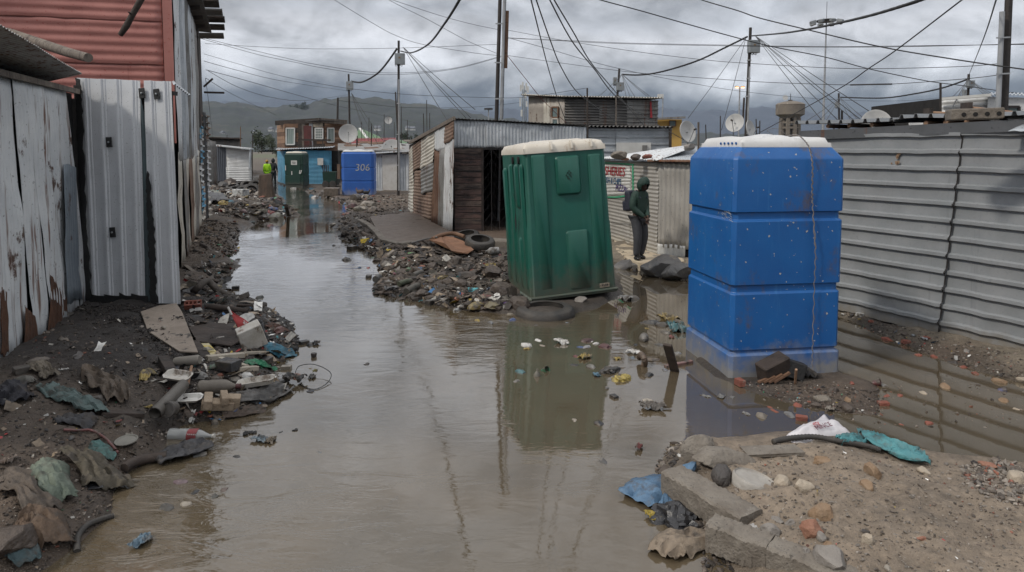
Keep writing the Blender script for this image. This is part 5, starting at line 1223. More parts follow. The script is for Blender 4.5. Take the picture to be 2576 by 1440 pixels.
for i,(pts,r)in enumerate([([(1330,-20),(1336,0),(1357,84),(1377,163),(1402,247),(1426,312)],.009),([(1343,-20),(1349,0),(1383,98),(1411,168),(1450,230),(1500,270),(1557,312)],.009),([(1374,-20),(1383,0),(1439,104),(1495,174),(1554,247),(1641,306),(1720,352)],.009),([(1388,-15),(1394,0),(1444,84),(1486,157),(1540,222),(1624,321)],.009)]):
 cable('%s of four black cables falling from the top edge'%['leftmost','second from the left','third from the left, reaching lowest,','rightmost'][i],pts,8,20,r,group=FOUR)
thin=[([(820,-14),(841,0),(938,59),(994,89),(1063,112),(1195,134),(1252,140)],16,19.6),([(960,-10),(1010,17),(1077,50),(1161,96),(1195,112),(1250,135)],16,19.6),([(975,-4),(1105,39),(1195,63),(1260,76)],16,19.6),([(470,87),(560,113),(658,140),(742,157),(798,169),(910,186),(994,188),(1077,183),(1163,170),(1262,143)],18,19.6),([(470,85),(560,108),(658,132),(742,152),(798,163),(910,180),(994,184),(1077,180),(1163,168),(1262,141)],18,19.6),([(516,110),(630,117),(770,123),(910,123),(1050,120),(1252,112)],20,19.6),([(513,136),(602,162),(714,193),(865,221),(1022,238),(1195,245),(1320,245),(1475,222)],20,19),([(513,154),(600,178),(714,205),(874,229)],20,43),([(518,176),(608,200),(742,238),(854,268),(938,285),(1050,310)],20,50),([(518,197),(569,229),(630,260),(697,291)],20,44),([(524,179),(602,221),(686,246),(770,253),(876,239)],20,43),([(517,197),(527,274),(535,345)],20,45),([(851,253),(910,260),(1022,271),(1163,271),(1248,265),(1312,258)],70,85),([(1276,76),(1388,97),(1472,111),(1613,132),(1781,152),(1887,160),(2079,171),(2219,173),(2415,168),(2520,160)],19.6,11),([(1276,95),(1444,105),(1585,111),(1887,117),(2079,119),(2275,118),(2600,110)],19.6,11),([(1276,97),(1444,103),(1585,109),(1887,115),(2079,118),(2275,116),(2600,112)],19.6,11),([(1276,140),(1500,171),(1641,187),(1887,205),(2023,211),(2139,214),(2244,212),(2426,199),(2520,188)],19.6,10.5),([(1284,97),(1388,126),(1528,166),(1697,202),(1887,233),(2110,252),(2290,253),(2434,238)],19.6,34)]
where=['sloping from the top edge to the tall double pole, longest of three','sloping from the top edge to the tall double pole, middle of three','from the top edge to the tall double pole, flattest of three','looping from the two storey house to the tall double pole, lower of a pair','looping from the two storey house to the tall double pole, upper of a pair','nearly level from the eaves of the two storey house to the double pole','long sagging line from the two storey house to the post of the raised shack','from the two storey house to the boxed pole by the cabin','falling from the two storey house across the cabin roof','falling steeply from the bracket of the two storey house','sagging lowest between the two storey house and the pole by the cabin','dropping almost upright beside the two storey house','joining the short pole over the cabin to the phone mast','from the double pole passing behind the blue toilet pole, at the thick right pole','nearly level line across the sky right of the double pole, upper of a pair','nearly level line across the sky right of the double pole, lower of a pair','shallow line from the double pole across to the thick right pole, with a sleeve','falling from the double pole past the raised shack to the right']
for(pts,ya,yb),wh in zip(thin,where):cable('thin wire '+' '.join(wh.split()[:14]),pts,ya,yb,.0055*max(1,(ya+yb)/2/22),group='thin overhead wires')
cable('thick black sleeve on a thin wire right of the floodlight mast',[(2139,214),(2190,213),(2244,212)],14,13.3,.016,name='cable_sleeve')
cable('red wire from the tall double pole down to the raised shack',[(1276,140),(1321,197),(1366,253),(1427,312)],19.5,23,.009,mk_='cable_red')
cable('twisted cable from the pole by the water tower to the pale shack pole',[(2115,245),(2219,247),(2303,236),(2373,221),(2434,200)],44,34,.028,True)
def fan(label,src,Ys,dsts,Yd,r=.012):
 for i,d_ in enumerate(dsts):
  mid=((src[0]+d_[0])/2,(src[1]+d_[1])/2+2)
  order=sorted(dsts);j=order.index(d_);ow=['leftmost','second from left','third from left','fourth from left','fifth from left','sixth from left','rightmost'][j if j<len(dsts)-1 else 6]
  cable(ow+' '+label,[src,mid,d_],Ys,Yd,r,name='service_wire',group=label)
fan('wire of the fan right of the pole beside the patchwork shack',(1014,119),32,[(1195,276),(1184,297),(1172,297),(1128,308)],20,.011)
fan('wire fanning down from the boxed pole by the cabin',(884,234),43,[(917,340),(950,362),(971,365),(925,350)],37,.013)
fan('wire fanning right from the pole behind the blue toilet',(1899,90),26,[(2071,308),(2107,302),(2152,306),(2166,302),(2191,283)],15,.009)
fan('wire falling left from the pole behind the blue toilet',(1876,97),26,[(1731,298),(1815,328)],21,.009)
fan('wire fanning from the pole over the raised shack',(1565,187),30,[(1648,252),(1585,243),(1575,243),(1597,244),(1632,246),(1505,244),(1530,243)],24,.009)
fan('wire fanning from the pole above the pale shack',(2437,200),34,[(2385,255),(2403,262),(2500,244),(2483,244),(2520,248),(2560,300)],18,.009)
fan('wire fanning from the pole by the water tower',(2113,245),44,[(2060,304),(2078,304),(2140,303),(2160,303),(2180,303),(2030,304)],20,.010)
def tree(label,u,vb,vt,Y,wpx,seed,col_,trunk=True):
 rr=np.random.RandomState(seed);base=P(u,vb,Y);top=P(u,vt,Y);h=top.z-base.z;w_=wpx*Y/FPX/2
 o=E('tree',base,label,'tree','trees between the settlement and the hills')
 m_=M();m_.tube([base,base+Vector((.02*h,0,h*.3)),base+Vector((0,0,h*.6))],[h*.03,h*.022,h*.01],6)
 for k in range(6):
  a=k*1.1;m_.tube([base+Vector((0,0,h*(.25+.05*k))),base+Vector((w_*.6*math.cos(a),w_*.6*math.sin(a),h*(.55+.06*k)))],[h*.012,h*.004],4)
 m_.make('trunk',MT['wood_dark'],o)
 cl=rr.randn(16,3)*np.array([w_*.45,w_*.45,h*.17])+np.array([base.x,base.y,base.z+h*.62])
 n=900;c=cl[rr.randint(0,16,n)]+rr.randn(n,3)*w_*.17
 s_=w_*.07;ax=rr.randn(n,3);ax/=np.linalg.norm(ax,axis=1)[:,None];bx=np.cross(ax,rr.randn(n,3));bx/=np.linalg.norm(bx,axis=1)[:,None]
 V=np.stack([c+ax*s_,c+bx*s_,c-ax*s_,c-bx*s_],1).reshape(-1,3)
 MO('crown',V,[(4*i,4*i+1,4*i+2,4*i+3)for i in range(n)],col_,o)
gl=mat('foliage_dull',(.045,.06,.035),(.07,.085,.05),scale=.4,rough=.8,bump=0);gl2=mat('foliage_dark',(.028,.04,.025),(.04,.055,.032),scale=.4,rough=.8,bump=0)
tree('grey green tree standing right of the white shed at the lane end',658,386,332,95,58,1,gl)
tree('dull bushy tree just left of the wooden cabin',686,388,345,85,34,2,gl)
tree('low shrubby tree behind the two walkers',700,400,372,60,22,3,gl2)
tree('umbrella shaped pine on the hill crest, left one',745,284,262,1000,24,4,gl2)
tree('umbrella shaped pine on the hill crest, right one',765,284,260,1000,26,5,gl2)
tree('dark tree clump at the foot of the hill near the green roof',905,362,335,170,30,6,gl2)
tree('dark tree below the hill between thin posts',1020,366,338,160,40,7,gl2)
tree('dark tree beside the sloping patchwork wall',1060,364,342,150,34,8,gl2)
for i,(u,v,w_,h_)in enumerate([(682,328,9,6),(700,330,7,6),(1025,325,8,6),(1038,326,12,5),(950,326,14,8),(640,334,6,4),(560,336,5,3),(1100,340,8,4)]):
 Y_=520;c=P(u,v,Y_);s_=Y_/FPX;o=E('hillside_house',c,'tiny white house below the wooded hill, %s'%['left of the wooden cabin','touching the left edge of the cabin','right of the green roofed hall','widest one right of the green roofed hall','directly behind the green roofed hall','above the grey green tree','above the white shed','farthest right'][i],'house','white houses on the hillside')
 M().box(c,(w_*s_,6,h_*s_)).make('wall',MT['paint_white'],o)
 m_=M();zt=c.z+h_*s_/2;m_.add([(c.x-w_*s_/2-.4,516.5,zt),(c.x+w_*s_/2+.4,516.5,zt),(c.x+w_*s_/2+.4,523.5,zt),(c.x-w_*s_/2-.4,523.5,zt),(c.x-w_*s_/2,520,zt+1.6),(c.x+w_*s_/2,520,zt+1.6)],[(0,1,5,4),(2,3,4,5),(0,4,3),(1,2,5),(0,3,2,1)]);m_.make('roof',MT['sheet_slate'],o)
def skin_mesh(name,pts,edges,mat_,parent,sub=1,off=(0,0,0)):
 """one continuous surface grown on a skeleton; pts = name -> (x, y, z, rx[, ry])"""
 ks=list(pts);idx={k:i for i,k in enumerate(ks)}
 me=bpy.data.meshes.new(name);me.from_pydata([pts[k][:3]for k in ks],[(idx[a],idx[b])for a,b in edges],[])
 o=bpy.data.objects.new(name,me);COL.objects.link(o)
 o.modifiers.new('skin','SKIN');me.update()
 if not me.skin_vertices:
  bpy.context.view_layer.objects.active=o
 sv=me.skin_vertices[0].data
 for k in ks:
  p=pts[k];sv[idx[k]].radius=(p[3],p[4]if len(p)>4 else p[3]);sv[idx[k]].use_root=(idx[k]==0)
 o.modifiers['skin'].use_smooth_shade=True
 s_=o.modifiers.new('sub','SUBSURF');s_.levels=sub;s_.render_levels=sub
 dg=bpy.context.evaluated_depsgraph_get();dg.update()
 m2=bpy.data.meshes.new_from_object(o.evaluated_get(dg));COL.objects.unlink(o);bpy.data.objects.remove(o)
 m2.materials.clear();m2.materials.append(mat_)
 m2.polygons.foreach_set('use_smooth',[True]*len(m2.polygons))
 q=bpy.data.objects.new(name,m2);COL.objects.link(q)
 if parent:q.parent=parent
 return q
sk=mat('skin_brown',(.075,.04,.027),(.06,.032,.022),rough=.55,bump=0)
c_jk=mat('jacket_green',(.016,.045,.034),(.012,.034,.026),scale=8,rough=.7,bump=.5,bscale=16)
c_tr=mat('trousers_grey',(.05,.052,.06),(.038,.04,.046),scale=8,rough=.85,bump=.4,bscale=16)
c_bk=mat('black_cloth',(.014,.014,.017),(.022,.022,.025),scale=8,rough=.8,bump=.4,bscale=16)
c_hv=mat('hi_vis',(.45,.85,.02),(.36,.72,.02),scale=8,rough=.6,bump=.3)
c_sh=mat('shoe_black',(.012,.012,.012),rough=.3,bump=0)
c_nv=mat('bag_navy',(.018,.022,.04),(.012,.014,.025),scale=8,rough=.7,bump=.3)
c_or=mat('cap_yellow',(.5,.28,.03),rough=.7,bump=0)
def hand(parent,base_,dir_,down,side,s,mt,name='hand'):
 """palm with five curled fingers; side = direction of the thumb"""
 base_=Vector(base_);d=Vector(dir_).normalized();t_=Vector(side).normalized();n=d.cross(t_)
 pts={'w':(*base_,.022*s,.016*s),'p':(*(base_+d*.045*s),.034*s,.016*s),'k':(*(base_+d*.08*s),.034*s,.014*s)}
 ed=[('w','p'),('p','k')]
 for i,(o_,l_)in enumerate([(.028,.062),(.010,.072),(-.009,.068),(-.027,.052)]):
  a_=base_+d*.075*s+t_*o_*s;b_=a_+d*l_*.5*s;c_=b_+(d*.6+n*.7).normalized()*l_*.5*s
  for k_,p in(('a',a_),('b',b_),('c',c_)):pts['f%d%s'%(i,k_)]=(*p,.0085*s,.0085*s)
  ed+=[('k','f%da'%i),('f%da'%i,'f%db'%i),('f%db'%i,'f%dc'%i)]
 a_=base_+d*.03*s+t_*.035*s;b_=a_+(d+t_).normalized()*.035*s
 pts['ta']=(*a_,.011*s,.011*s);pts['tb']=(*b_,.009*s,.009*s);ed+=[('p','ta'),('ta','tb')]
 return skin_mesh(name,pts,ed,mt,parent,1)
def person(loc,rz,h,label,jk,tr,J,hood=None,cap=None,face=True,hands=True):
 """J: joints in units of the height, x right, y forward (faces +y), z up"""
 root=E('person',loc,label,'person',rz=rz)
 s=h
 def w(keys,add=0.0,mul=1.0):return{k:(J[k][0]*s,J[k][1]*s,J[k][2]*s,J[k][3]*s*mul+add,(J[k][4]if len(J[k])>4 else J[k][3])*s*mul+add)for k in keys}
 core=['pelvis','waist','chest','neck','headb','headm','headt'];arms=['shl','ell','wrl','shr','elr','wrr'];legs=['hpl','knl','anl','tol','hpr','knr','anr','tor']
 ed=[('pelvis','waist'),('waist','chest'),('chest','neck'),('neck','headb'),('headb','headm'),('headm','headt'),('chest','shl'),('shl','ell'),('ell','wrl'),('chest','shr'),('shr','elr'),('elr','wrr'),('pelvis','hpl'),('hpl','knl'),('knl','anl'),('anl','tol'),('pelvis','hpr'),('hpr','knr'),('knr','anr'),('anr','tor')]
 bd=w(core+arms+legs)
 for k in('tol','tor','anl','anr'):bd[k]=bd[k][:3]+(.011*s,.011*s)
 skin_mesh('body',bd,ed,sk,root,1)
 up=['hem','waist','chest','neck']+arms
 J['hem']=(J['pelvis'][0],J['pelvis'][1],J['pelvis'][2]+.01,.088,.068)
 q=w(up,.014*s,1.10);q['neck']=(*q['neck'][:3],.045*s,.045*s)
 for k in('wrl','wrr'):
  e_=J['el'+k[2]];q[k]=tuple(a*.92+b*.08 for a,b in zip(q[k][:3],(e_[0]*s,e_[1]*s,e_[2]*s)))+(.026*s,.026*s)
 skin_mesh('jacket',q,[('hem','waist'),('waist','chest'),('chest','neck'),('chest','shl'),('shl','ell'),('ell','wrl'),('chest','shr'),('shr','elr'),('elr','wrr')],jk,root,2)
 q=w(['pelvis','hpl','knl','anl','hpr','knr','anr'],.012*s,1.05)
 for k in('anl','anr'):q[k]=(q[k][0],q[k][1],q[k][2]-.008*s,.038*s,.042*s)
 skin_mesh('trousers',q,[('pelvis','hpl'),('hpl','knl'),('knl','anl'),('pelvis','hpr'),('hpr','knr'),('knr','anr')],tr,root,2)
 for k in 'lr':
  a_,t_=J['an'+k],J['to'+k];d=Vector((t_[0]-a_[0],t_[1]-a_[1],0))
  A_=Vector((a_[0],a_[1],0));T_=Vector((t_[0],t_[1],0));hl=A_-d.normalized()*.03
  skin_mesh('shoe',{'h':(hl.x*s,hl.y*s,.022*s,.030*s,.028*s),'m':((A_.x+T_.x)/2*s,(A_.y+T_.y)/2*s,.024*s,.032*s,.028*s),'t':(T_.x*s,T_.y*s,.017*s,.030*s,.020*s)},[('h','m'),('m','t')],c_sh,root,2)
 hc=Vector(J['headm'][:3])*s;fd=Vector(J['face']).normalized();right=Vector((fd.y,-fd.x,0)).normalized();upv=right.cross(fd)
 if face:
  fm=M();fc=hc+fd*.050*s
  for sx_ in(-1,1):
   e_=M().lathe(fc+right*sx_*.018*s+upv*.008*s+fd*.006*s,[(.001,-.004*s),(.007*s,-.002*s),(.008*s,0),(.006*s,.003*s),(.001,.004*s)],8,fd.to_track_quat('Z','Y').to_matrix());e_.make('eye',c_sh,root,True,True)
   M().lathe(hc+right*sx_*.050*s-fd*.004*s,[(.004*s,-.006*s),(.013*s,0),(.004*s,.006*s)],8,right.to_track_quat('Z','Y').to_matrix()).make('ear',sk,root,True,True)
  m_=M().tube([fc+upv*.010*s,fc-upv*.012*s+fd*.014*s,fc-upv*.018*s+fd*.004*s],[.005*s,.009*s,.006*s],6);m_.make('nose',sk,root,True,True)
  m_=M().tube([fc-upv*.030*s-right*.014*s,fc-upv*.031*s+fd*.006*s,fc-upv*.030*s+right*.014*s],[.003*s,.005*s,.003*s],6);m_.make('mouth',mat('lips',(.10,.035,.03),bump=0),root,True,True)
 if hood:
  m_=M();q_=Matrix((right,upv.cross(right)*-1,upv)).transposed()
  n,rows=20,12;k0=0;open_d=fd
  V=[];F=[]
  for i in range(rows+1):
   ph=math.pi*i/rows
   for j in range(n):
    th=2*math.pi*j/n
    p=right*math.sin(ph)*math.cos(th)*.068+fd*math.sin(ph)*math.sin(th)*.074+upv*math.cos(ph)*.088
    wgt=1+.04*math.sin(j*3+i);p=p*wgt
    if math.cos(ph)>.7:p+=upv*.012*(math.cos(ph)-.7)/.3
    V.append(hc+p*s+upv*.004*s-fd*.008*s)
  for i in range(rows):
   for j in range(n):
    th=2*math.pi*(j+.5)/n;ph=math.pi*(i+.5)/rows
    if math.sin(th)*math.sin(ph)>.66 and-.82<math.cos(ph)<.60:continue
    F.append((i*n+j,(i+1)*n+j,(i+1)*n+(j+1)%n,i*n+(j+1)%n))
  o=MO('hood',V,F,hood,root,True,True);m__=o.modifiers.new('solid','SOLIDIFY');m__.thickness=.012;m__.offset=1;s_=o.modifiers.new('sub','SUBSURF');s_.levels=s_.render_levels=1
 if cap:
  m_=M().lathe(hc+upv*.012*s-fd*.004*s,[(.060*s,-.02*s),(.062*s,0),(.055*s,.03*s),(.03*s,.052*s),(.002*s,.058*s)],14,Matrix((right,fd,upv)).transposed());m_.make('hat',cap,root,True,True)
 else:
  if not hood:M().lathe(hc+upv*.012*s-fd*.008*s,[(.050*s,-.03*s),(.056*s,0),(.050*s,.03*s),(.03*s,.048*s),(.002*s,.052*s)],12,Matrix((right,fd,upv)).transposed()).make('hair',c_bk,root,True,True)
 if hands:
  for k in 'lr':
   w_=Vector(J['wr'+k][:3])*s;e_=Vector(J['el'+k][:3])*s;hd=J.get('hd'+k,None);d=Vector(hd)if hd else(w_-e_)
   hand(root,w_-d.normalized()*.004*s,d,None,J.get('th'+k,(0,1,0)),s/1.7,sk)
 return root
base_j=dict(pelvis=(0,0,.53,.075,.058),waist=(0,0,.60,.070,.052),chest=(0,0,.72,.085,.058),neck=(0,.005,.835,.032,.032),headb=(0,.012,.875,.038,.045),headm=(0,.018,.925,.045,.055),headt=(0,.012,.965,.036,.044),shl=(-.10,0,.795,.034,.032),ell=(-.125,-.01,.63,.025,.025),wrl=(-.12,.02,.49,.016,.018),shr=(.10,0,.795,.034,.032),elr=(.125,-.01,.63,.025,.025),wrr=(.12,.02,.49,.016,.018),hpl=(-.052,0,.49,.056,.056),knl=(-.055,.01,.27,.038,.040),anl=(-.055,-.01,.045,.022,.024),tol=(-.065,.075,.018,.020,.014),hpr=(.052,0,.49,.056,.056),knr=(.055,.01,.27,.038,.040),anr=(.055,-.01,.045,.022,.024),tor=(.065,.075,.018,.020,.014),face=(0,1,-.1))
J=dict(base_j);J.update(neck=(0,.02,.835,.032,.032),headb=(.0,.045,.868,.036,.044),headm=(0,.065,.905,.044,.052),headt=(0,.065,.943,.036,.044),face=(.12,1,-.62),shl=(-.095,.01,.785,.036,.034),ell=(-.125,-.005,.63,.029,.029),wrl=(-.02,.125,.515,.017,.018),shr=(.095,.01,.785,.036,.034),elr=(.125,.0,.635,.029,.029),wrr=(.025,.130,.510,.017,.018),hdl=(.25,.3,-1),hdr=(-.25,.3,-1),thl=(.6,.6,0),thr=(-.6,.6,0),knl=(-.058,.035,.275,.042,.044),anl=(-.05,-.01,.045,.022,.024),tol=(-.03,.075,.018,.020,.014),knr=(.065,.045,.275,.042,.044),anr=(.075,.03,.045,.022,.024),tor=(.10,.11,.018,.020,.014))
bp_=G(1606,652,.18)
boy=person((bp_.x,bp_.y,.18),R(180)+R(38),1.58,'boy in dark green hooded jacket and grey trousers looking down beside the takeaway sign',c_jk,c_tr,J,hood=c_jk)
m_=M();m_.box((.06,-.185,1.07),(.30,.17,.42),rot=(.12,.1,0),taper=.85);m_.box((.10,-.26,.97),(.26,.12,.22),rot=(.15,.1,0))
m_=M();m_.box((.03,-.185,1.12),(.27,.17,.40),rot=(.12,.0,.1),taper=.82)
bpk=m_.make('backpack',c_nv,None,local=True,origin=(0,0,0));bpk.location=boy.location;bpk.rotation_euler=boy.rotation_euler;bevel(bpk,.04,3);auto_smooth(bpk,60)
o=M().box((.03,-.27,1.02),(.22,.10,.20),rot=(.12,.0,.1)).make('front_pocket',c_nv,bpk,local=True);bevel(o,.03,2)
for s_ in(0,1):M().tube([Vector((-.09+.18*s_,-.10,1.28)),Vector((-.10+.20*s_,.02,1.33)),Vector((-.10+.20*s_,.12,1.18))],.014,6).make('strap',c_nv,bpk,local=True)
setp(bpk,'dark navy school backpack hanging on the back of the hooded boy','backpack')
J2=dict(base_j);J2.update(knl=(-.05,.04,.28,.040,.042),anl=(-.05,.06,.05,.024,.026),tol=(-.055,.14,.02,.02,.014),knr=(.05,-.01,.26,.04,.042),anr=(.05,-.09,.06,.024,.026),tor=(.055,-.02,.02,.02,.014),face=(0,1,-.05))
p1=G(673,465,.0);person((p1.x,p1.y,-.02),R(15),1.62,'person in a bright yellow rain suit and hat walking away up the lane',c_hv,c_hv,J2,cap=c_or,face=False,hands=False)
J3=dict(base_j);J3.update(knr=(.05,.04,.28,.040,.042),anr=(.05,.05,.05,.024,.026),tor=(.055,.13,.02,.02,.014),knl=(-.05,-.01,.26,.04,.042),anl=(-.05,-.06,.05,.024,.026),tol=(-.055,.02,.02,.02,.014),shr=(.10,0,.795,.036,.034),elr=(.155,-.02,.65,.027,.027),wrr=(.17,0,.53,.018,.018))
p2=G(688,462,.02);person((p2.x,p2.y,.01),R(-4),1.62,'person in black jacket and dark trousers walking beside the yellow rain suit',c_bk,c_tr,J3,hood=c_bk,face=False,hands=True)
def hen(loc,rz,s,label,col_):
 r=E('hen',loc,label,'hen','hens pecking by the faded blue toilet',rz=rz)
 pts={'c':(0,0,.20*s,.085*s,.09*s),'t1':(0,-.10*s,.235*s,.065*s,.06*s),'t2':(0,-.18*s,.30*s,.022*s,.045*s),'b':(0,.09*s,.22*s,.065*s,.07*s),'n':(0,.15*s,.29*s,.034*s,.034*s),'h':(0,.175*s,.335*s,.026*s,.028*s),'k':(0,.21*s,.330*s,.006*s,.006*s)}
 skin_mesh('body',pts,[('c','t1'),('t1','t2'),('c','b'),('b','n'),('n','h'),('h','k')],col_,r,2)
 for x in(-.035,.035):
  M().tube([(x*s,0,.13*s),(x*s,.01*s,.07*s),(x*s,-.005*s,.005*s)],[.014*s,.007*s,.006*s],6).tube([(x*s,-.01*s,.005*s),(x*s,.045*s,.003*s)],.004*s,4).make('leg',MT['rock_ochre'],r,local=True)
 for k in range(3):M().box((0,(.165+.012*k)*s,(.365-.003*k)*s),(.006*s,.012*s,.02*s),rot=(.3*k,0,0)).make('comb',MT['paint_red'],r,local=True)
 return r
hb=mat('feather_brown',(.05,.03,.02),(.09,.065,.05),scale=30,rough=.7,bump=.4);hk=mat('feather_black',(.014,.013,.013),(.03,.026,.024),scale=30,rough=.6,bump=.4)
h1=GT(905,496);hen((h1.x,h1.y,h1.z),R(60),1.15,'speckled brown hen standing at the foot of the faded blue toilet',hb)
h2=GT(921,497);hen((h2.x,h2.y,h2.z),R(-70),1.0,'black hen facing right beside the speckled one',hk)
cp_=P(834,461,40.5);ct_=E('handcart',(cp_.x,cp_.y,.05),'battered dark green box cart with upright stakes outside the blue shack','cart')
w_=30*40.5/FPX
m_=M();m_.box((cp_.x,cp_.y,.55),(w_,.9,.8),taper=1.12);m_.make('box',MT['toilet_green_dark'],ct_)
for i in range(4):M().beam((cp_.x-w_*.45+i*w_*.12,cp_.y-.45,.8),(cp_.x-w_*.55+i*w_*.16,cp_.y-.5,1.35),.05,.05).make('stake',MT['wood_dark'],ct_)
for s_ in(-1,1):M().lathe((cp_.x+s_*w_*.3,cp_.y-.5,.22),[(.2,-.05),(.22,0),(.2,.05)],12,Matrix.Rotation(R(90),3,'X')).make('wheel',MT['rubber'],ct_)
o=M().box(P(852,432,39.6),(.16,.05,.85)).make('door_leaf',MT['rust_brown'],None)
setp(o,'narrow rust red panel leaning on the left side of the faded blue toilet','panel')
import bmesh
RS=np.random.RandomState(11)
bm=bmesh.new();bmesh.ops.create_icosphere(bm,subdivisions=1,radius=1)
ICO_V=np.array([v.co[:]for v in bm.verts]);ICO_F=[tuple(v.index for v in f.verts)for f in bm.faces];bm.free()
def ico(n):
 b_=bmesh.new();bmesh.ops.create_icosphere(b_,subdivisions=n,radius=1)
 V=np.array([v.co[:]for v in b_.verts]);F=[tuple(v.index for v in f.verts)for f in b_.faces];b_.free();return V,F
ICO2,ICO3=ico(2),ico(4)
def GTv(us,vs):
 us=np.array(us,float);vs=np.array(vs,float);a=(us-1288)/FPX;b=-(vs-VC)/FPX
 dx,dy,dz=a,cP+b*sP,-sP+b*cP;z=np.full(us.shape,.1)
 for _ in range(6):
  t_=(z-HC)/dz;x,y=dx*t_,dy*t_;z=.5*z+.5*np.maximum(0,hgt_full(x,y)[0])
 t_=(z-HC)/dz;x,y=dx*t_,dy*t_
 return np.stack([x,y,np.maximum(0,hgt_full(x,y)[0])],-1)
def in_poly(poly,n,rs=RS):
 p=np.array(poly,float);lo,hi=p.min(0),p.max(0);res=[]
 while len(res)<n:
  q=lo+(hi-lo)*rs.rand(n*3,2);s_=sdf([tuple(x)for x in p],q[:,0],q[:,1]);res+=list(q[s_>0])
 return np.array(res[:n])
MT['scatter']=mat('mixed_debris',(1,1,1),attr='tint',scale=9,rough=.7,bump=.5,bscale=40)
MT['litter']=mat('mixed_litter',(1,1,1),attr='tint',scale=14,rough=.45,bump=.2,bscale=40)
def rotm(n,rs,tilt):
 a=rs.rand(n)*6.283;b=rs.randn(n)*tilt;c=rs.randn(n)*tilt
 def Rz(t):z=np.zeros((n,3,3));z[:,0,0]=z[:,1,1]=np.cos(t);z[:,0,1]=-np.sin(t);z[:,1,0]=np.sin(t);z[:,2,2]=1;return z
 def Rx(t):z=np.zeros((n,3,3));z[:,1,1]=z[:,2,2]=np.cos(t);z[:,1,2]=-np.sin(t);z[:,2,1]=np.sin(t);z[:,0,0]=1;return z
 def Ry(t):z=np.zeros((n,3,3));z[:,0,0]=z[:,2,2]=np.cos(t);z[:,0,2]=np.sin(t);z[:,2,0]=-np.sin(t);z[:,1,1]=1;return z
 return Rz(a)@Rx(b)@Ry(c)
def joined(name,pts,size,V0,F0,cols,mat_,label,shape=(1,.8,.6),jit=.25,tilt=.3,sink=.3,seed=1):
 rs=np.random.RandomState(seed);n=len(pts);k=len(V0)
 V=V0[None]*(1+jit*rs.randn(n,k,1));V=V*np.array(shape)*(1+.3*rs.randn(n,1,3))
 V=np.einsum('nij,nkj->nki',rotm(n,rs,tilt),V)*size[:,None,None]
 V=V+pts[:,None,:];V[...,2]+=(size*(shape[2]-sink))[:,None]
 F=np.array(F0);FF=(F[None]+(np.arange(n)*k)[:,None,None]).reshape(-1,F.shape[1])
 o=MO(name,V.reshape(-1,3),FF.tolist(),mat_,origin=(0,0,0))
 C_=np.ones((n,k,4));C_[...,:3]=cols[:,None,:]
 ca_=o.data.color_attributes.new('tint','FLOAT_COLOR','POINT');ca_.data.foreach_set('color',C_.reshape(-1).astype(np.float32))
 return setp(o,label,kind='stuff')
Z1=[(850,578),(900,566),(960,606),(1010,618),(1180,612),(1285,640),(1285,735),(1335,772),(1200,784),(1060,764),(935,740),(962,700),(945,650),(900,622)]
Z2=[(465,668),(600,655),(590,682),(560,722),(665,772),(742,818),(752,880),(692,930),(722,985),(655,1036),(540,1062),(455,1062),(425,1000),(385,930),(470,900),(540,850),(462,775)]
Z3=[(518,452),(560,443),(650,458),(690,492),(752,541),(700,548),(640,556),(560,545),(520,520)]
Z4=[(0,925),(205,768),(455,785),(560,860),(430,1000),(450,1068),(400,1140),(290,1205),(275,1300),(180,1370),(110,1440),(0,1440)]
Z5=[(1700,1150),(1800,1125),(2080,1110),(2350,1155),(2576,1172),(2576,1440),(2080,1440),(1870,1310)]
Z6=[(2115,785),(2576,895),(2576,965),(2400,915),(2200,845)]
Z7=[(690,462),(780,480),(860,500),(900,497),(1020,490),(1026,545),(960,560),(890,575),(845,580),(870,520),(800,490)]
Z8=[(1850,960),(2110,960),(2230,1000),(2220,1045),(2080,1035),(1980,1015)]
Z9=[(515,555),(600,560),(600,640),(560,650),(470,650)]
def palette(n,cs,ws,rs):
 w=np.array(ws,float);i=rs.choice(len(cs),n,p=w/w.sum());return np.array(cs)[i]*(1+.25*rs.randn(n,1)).clip(.4,1.7)
CL=[(.085,.066,.053),(.055,.045,.038),(.13,.105,.085),(.20,.175,.15),(.035,.03,.028),(.22,.09,.06)]
def rubble(name,label,zone,n,px0,px1,ws,seed,shape=(1,.8,.6),V0=ICO_V,F0=ICO_F,m_=None,cs=CL,jit=.22,tilt=.35,sink=.25,lift=None):
 rs=np.random.RandomState(seed);uv=in_poly(zone,n,rs);p=GTv(uv[:,0],uv[:,1])
 s_=(px0*(px1/px0)**(rs.rand(n)**2.2))*p[:,1]/FPX
 if lift is not None:p[:,2]+=lift(p)*rs.rand(n)
 return joined(name,p,s_,V0,F0,palette(n,cs,ws,rs),m_ or MT['scatter'],label,shape,jit,tilt,sink,seed)
rubble('rubble','dark broken clods, stones and brick ends heaped beside the concrete slab',Z1,2000,2.0,21,[6,5,1.6,.4,2,.1],1,shape=(1,.75,.42),sink=.42)
rubble('rubble','muddy crumbs and earth clods filling the heap beside the slab',Z1,3600,1.2,5,[6,6,1,.2,3,.05],61,shape=(1,.8,.5),sink=.3,jit=.3)
rubble('rubble','muddy crumbs and earth clods along the left waterline',Z2,2600,1.2,5,[5,6,1,.3,4,.05],62,shape=(1,.8,.5),sink=.3,jit=.3)
rubble('rubble','wet dark stones and scraps along the left edge of the water',Z2,1700,1.6,14,[4,4,2.5,1,4,.15],2,shape=(1,.75,.4),sink=.3)
rubble('rubble','rubble and stones in the rubbish heap farther up the lane',Z3,900,1.4,10,[4,4,3,1.5,3,.3],3)
rubble('gravel','small stones trodden into the left bank',Z4,4200,1.3,6,[5,3,3,1,3,.15],4,sink=.35)
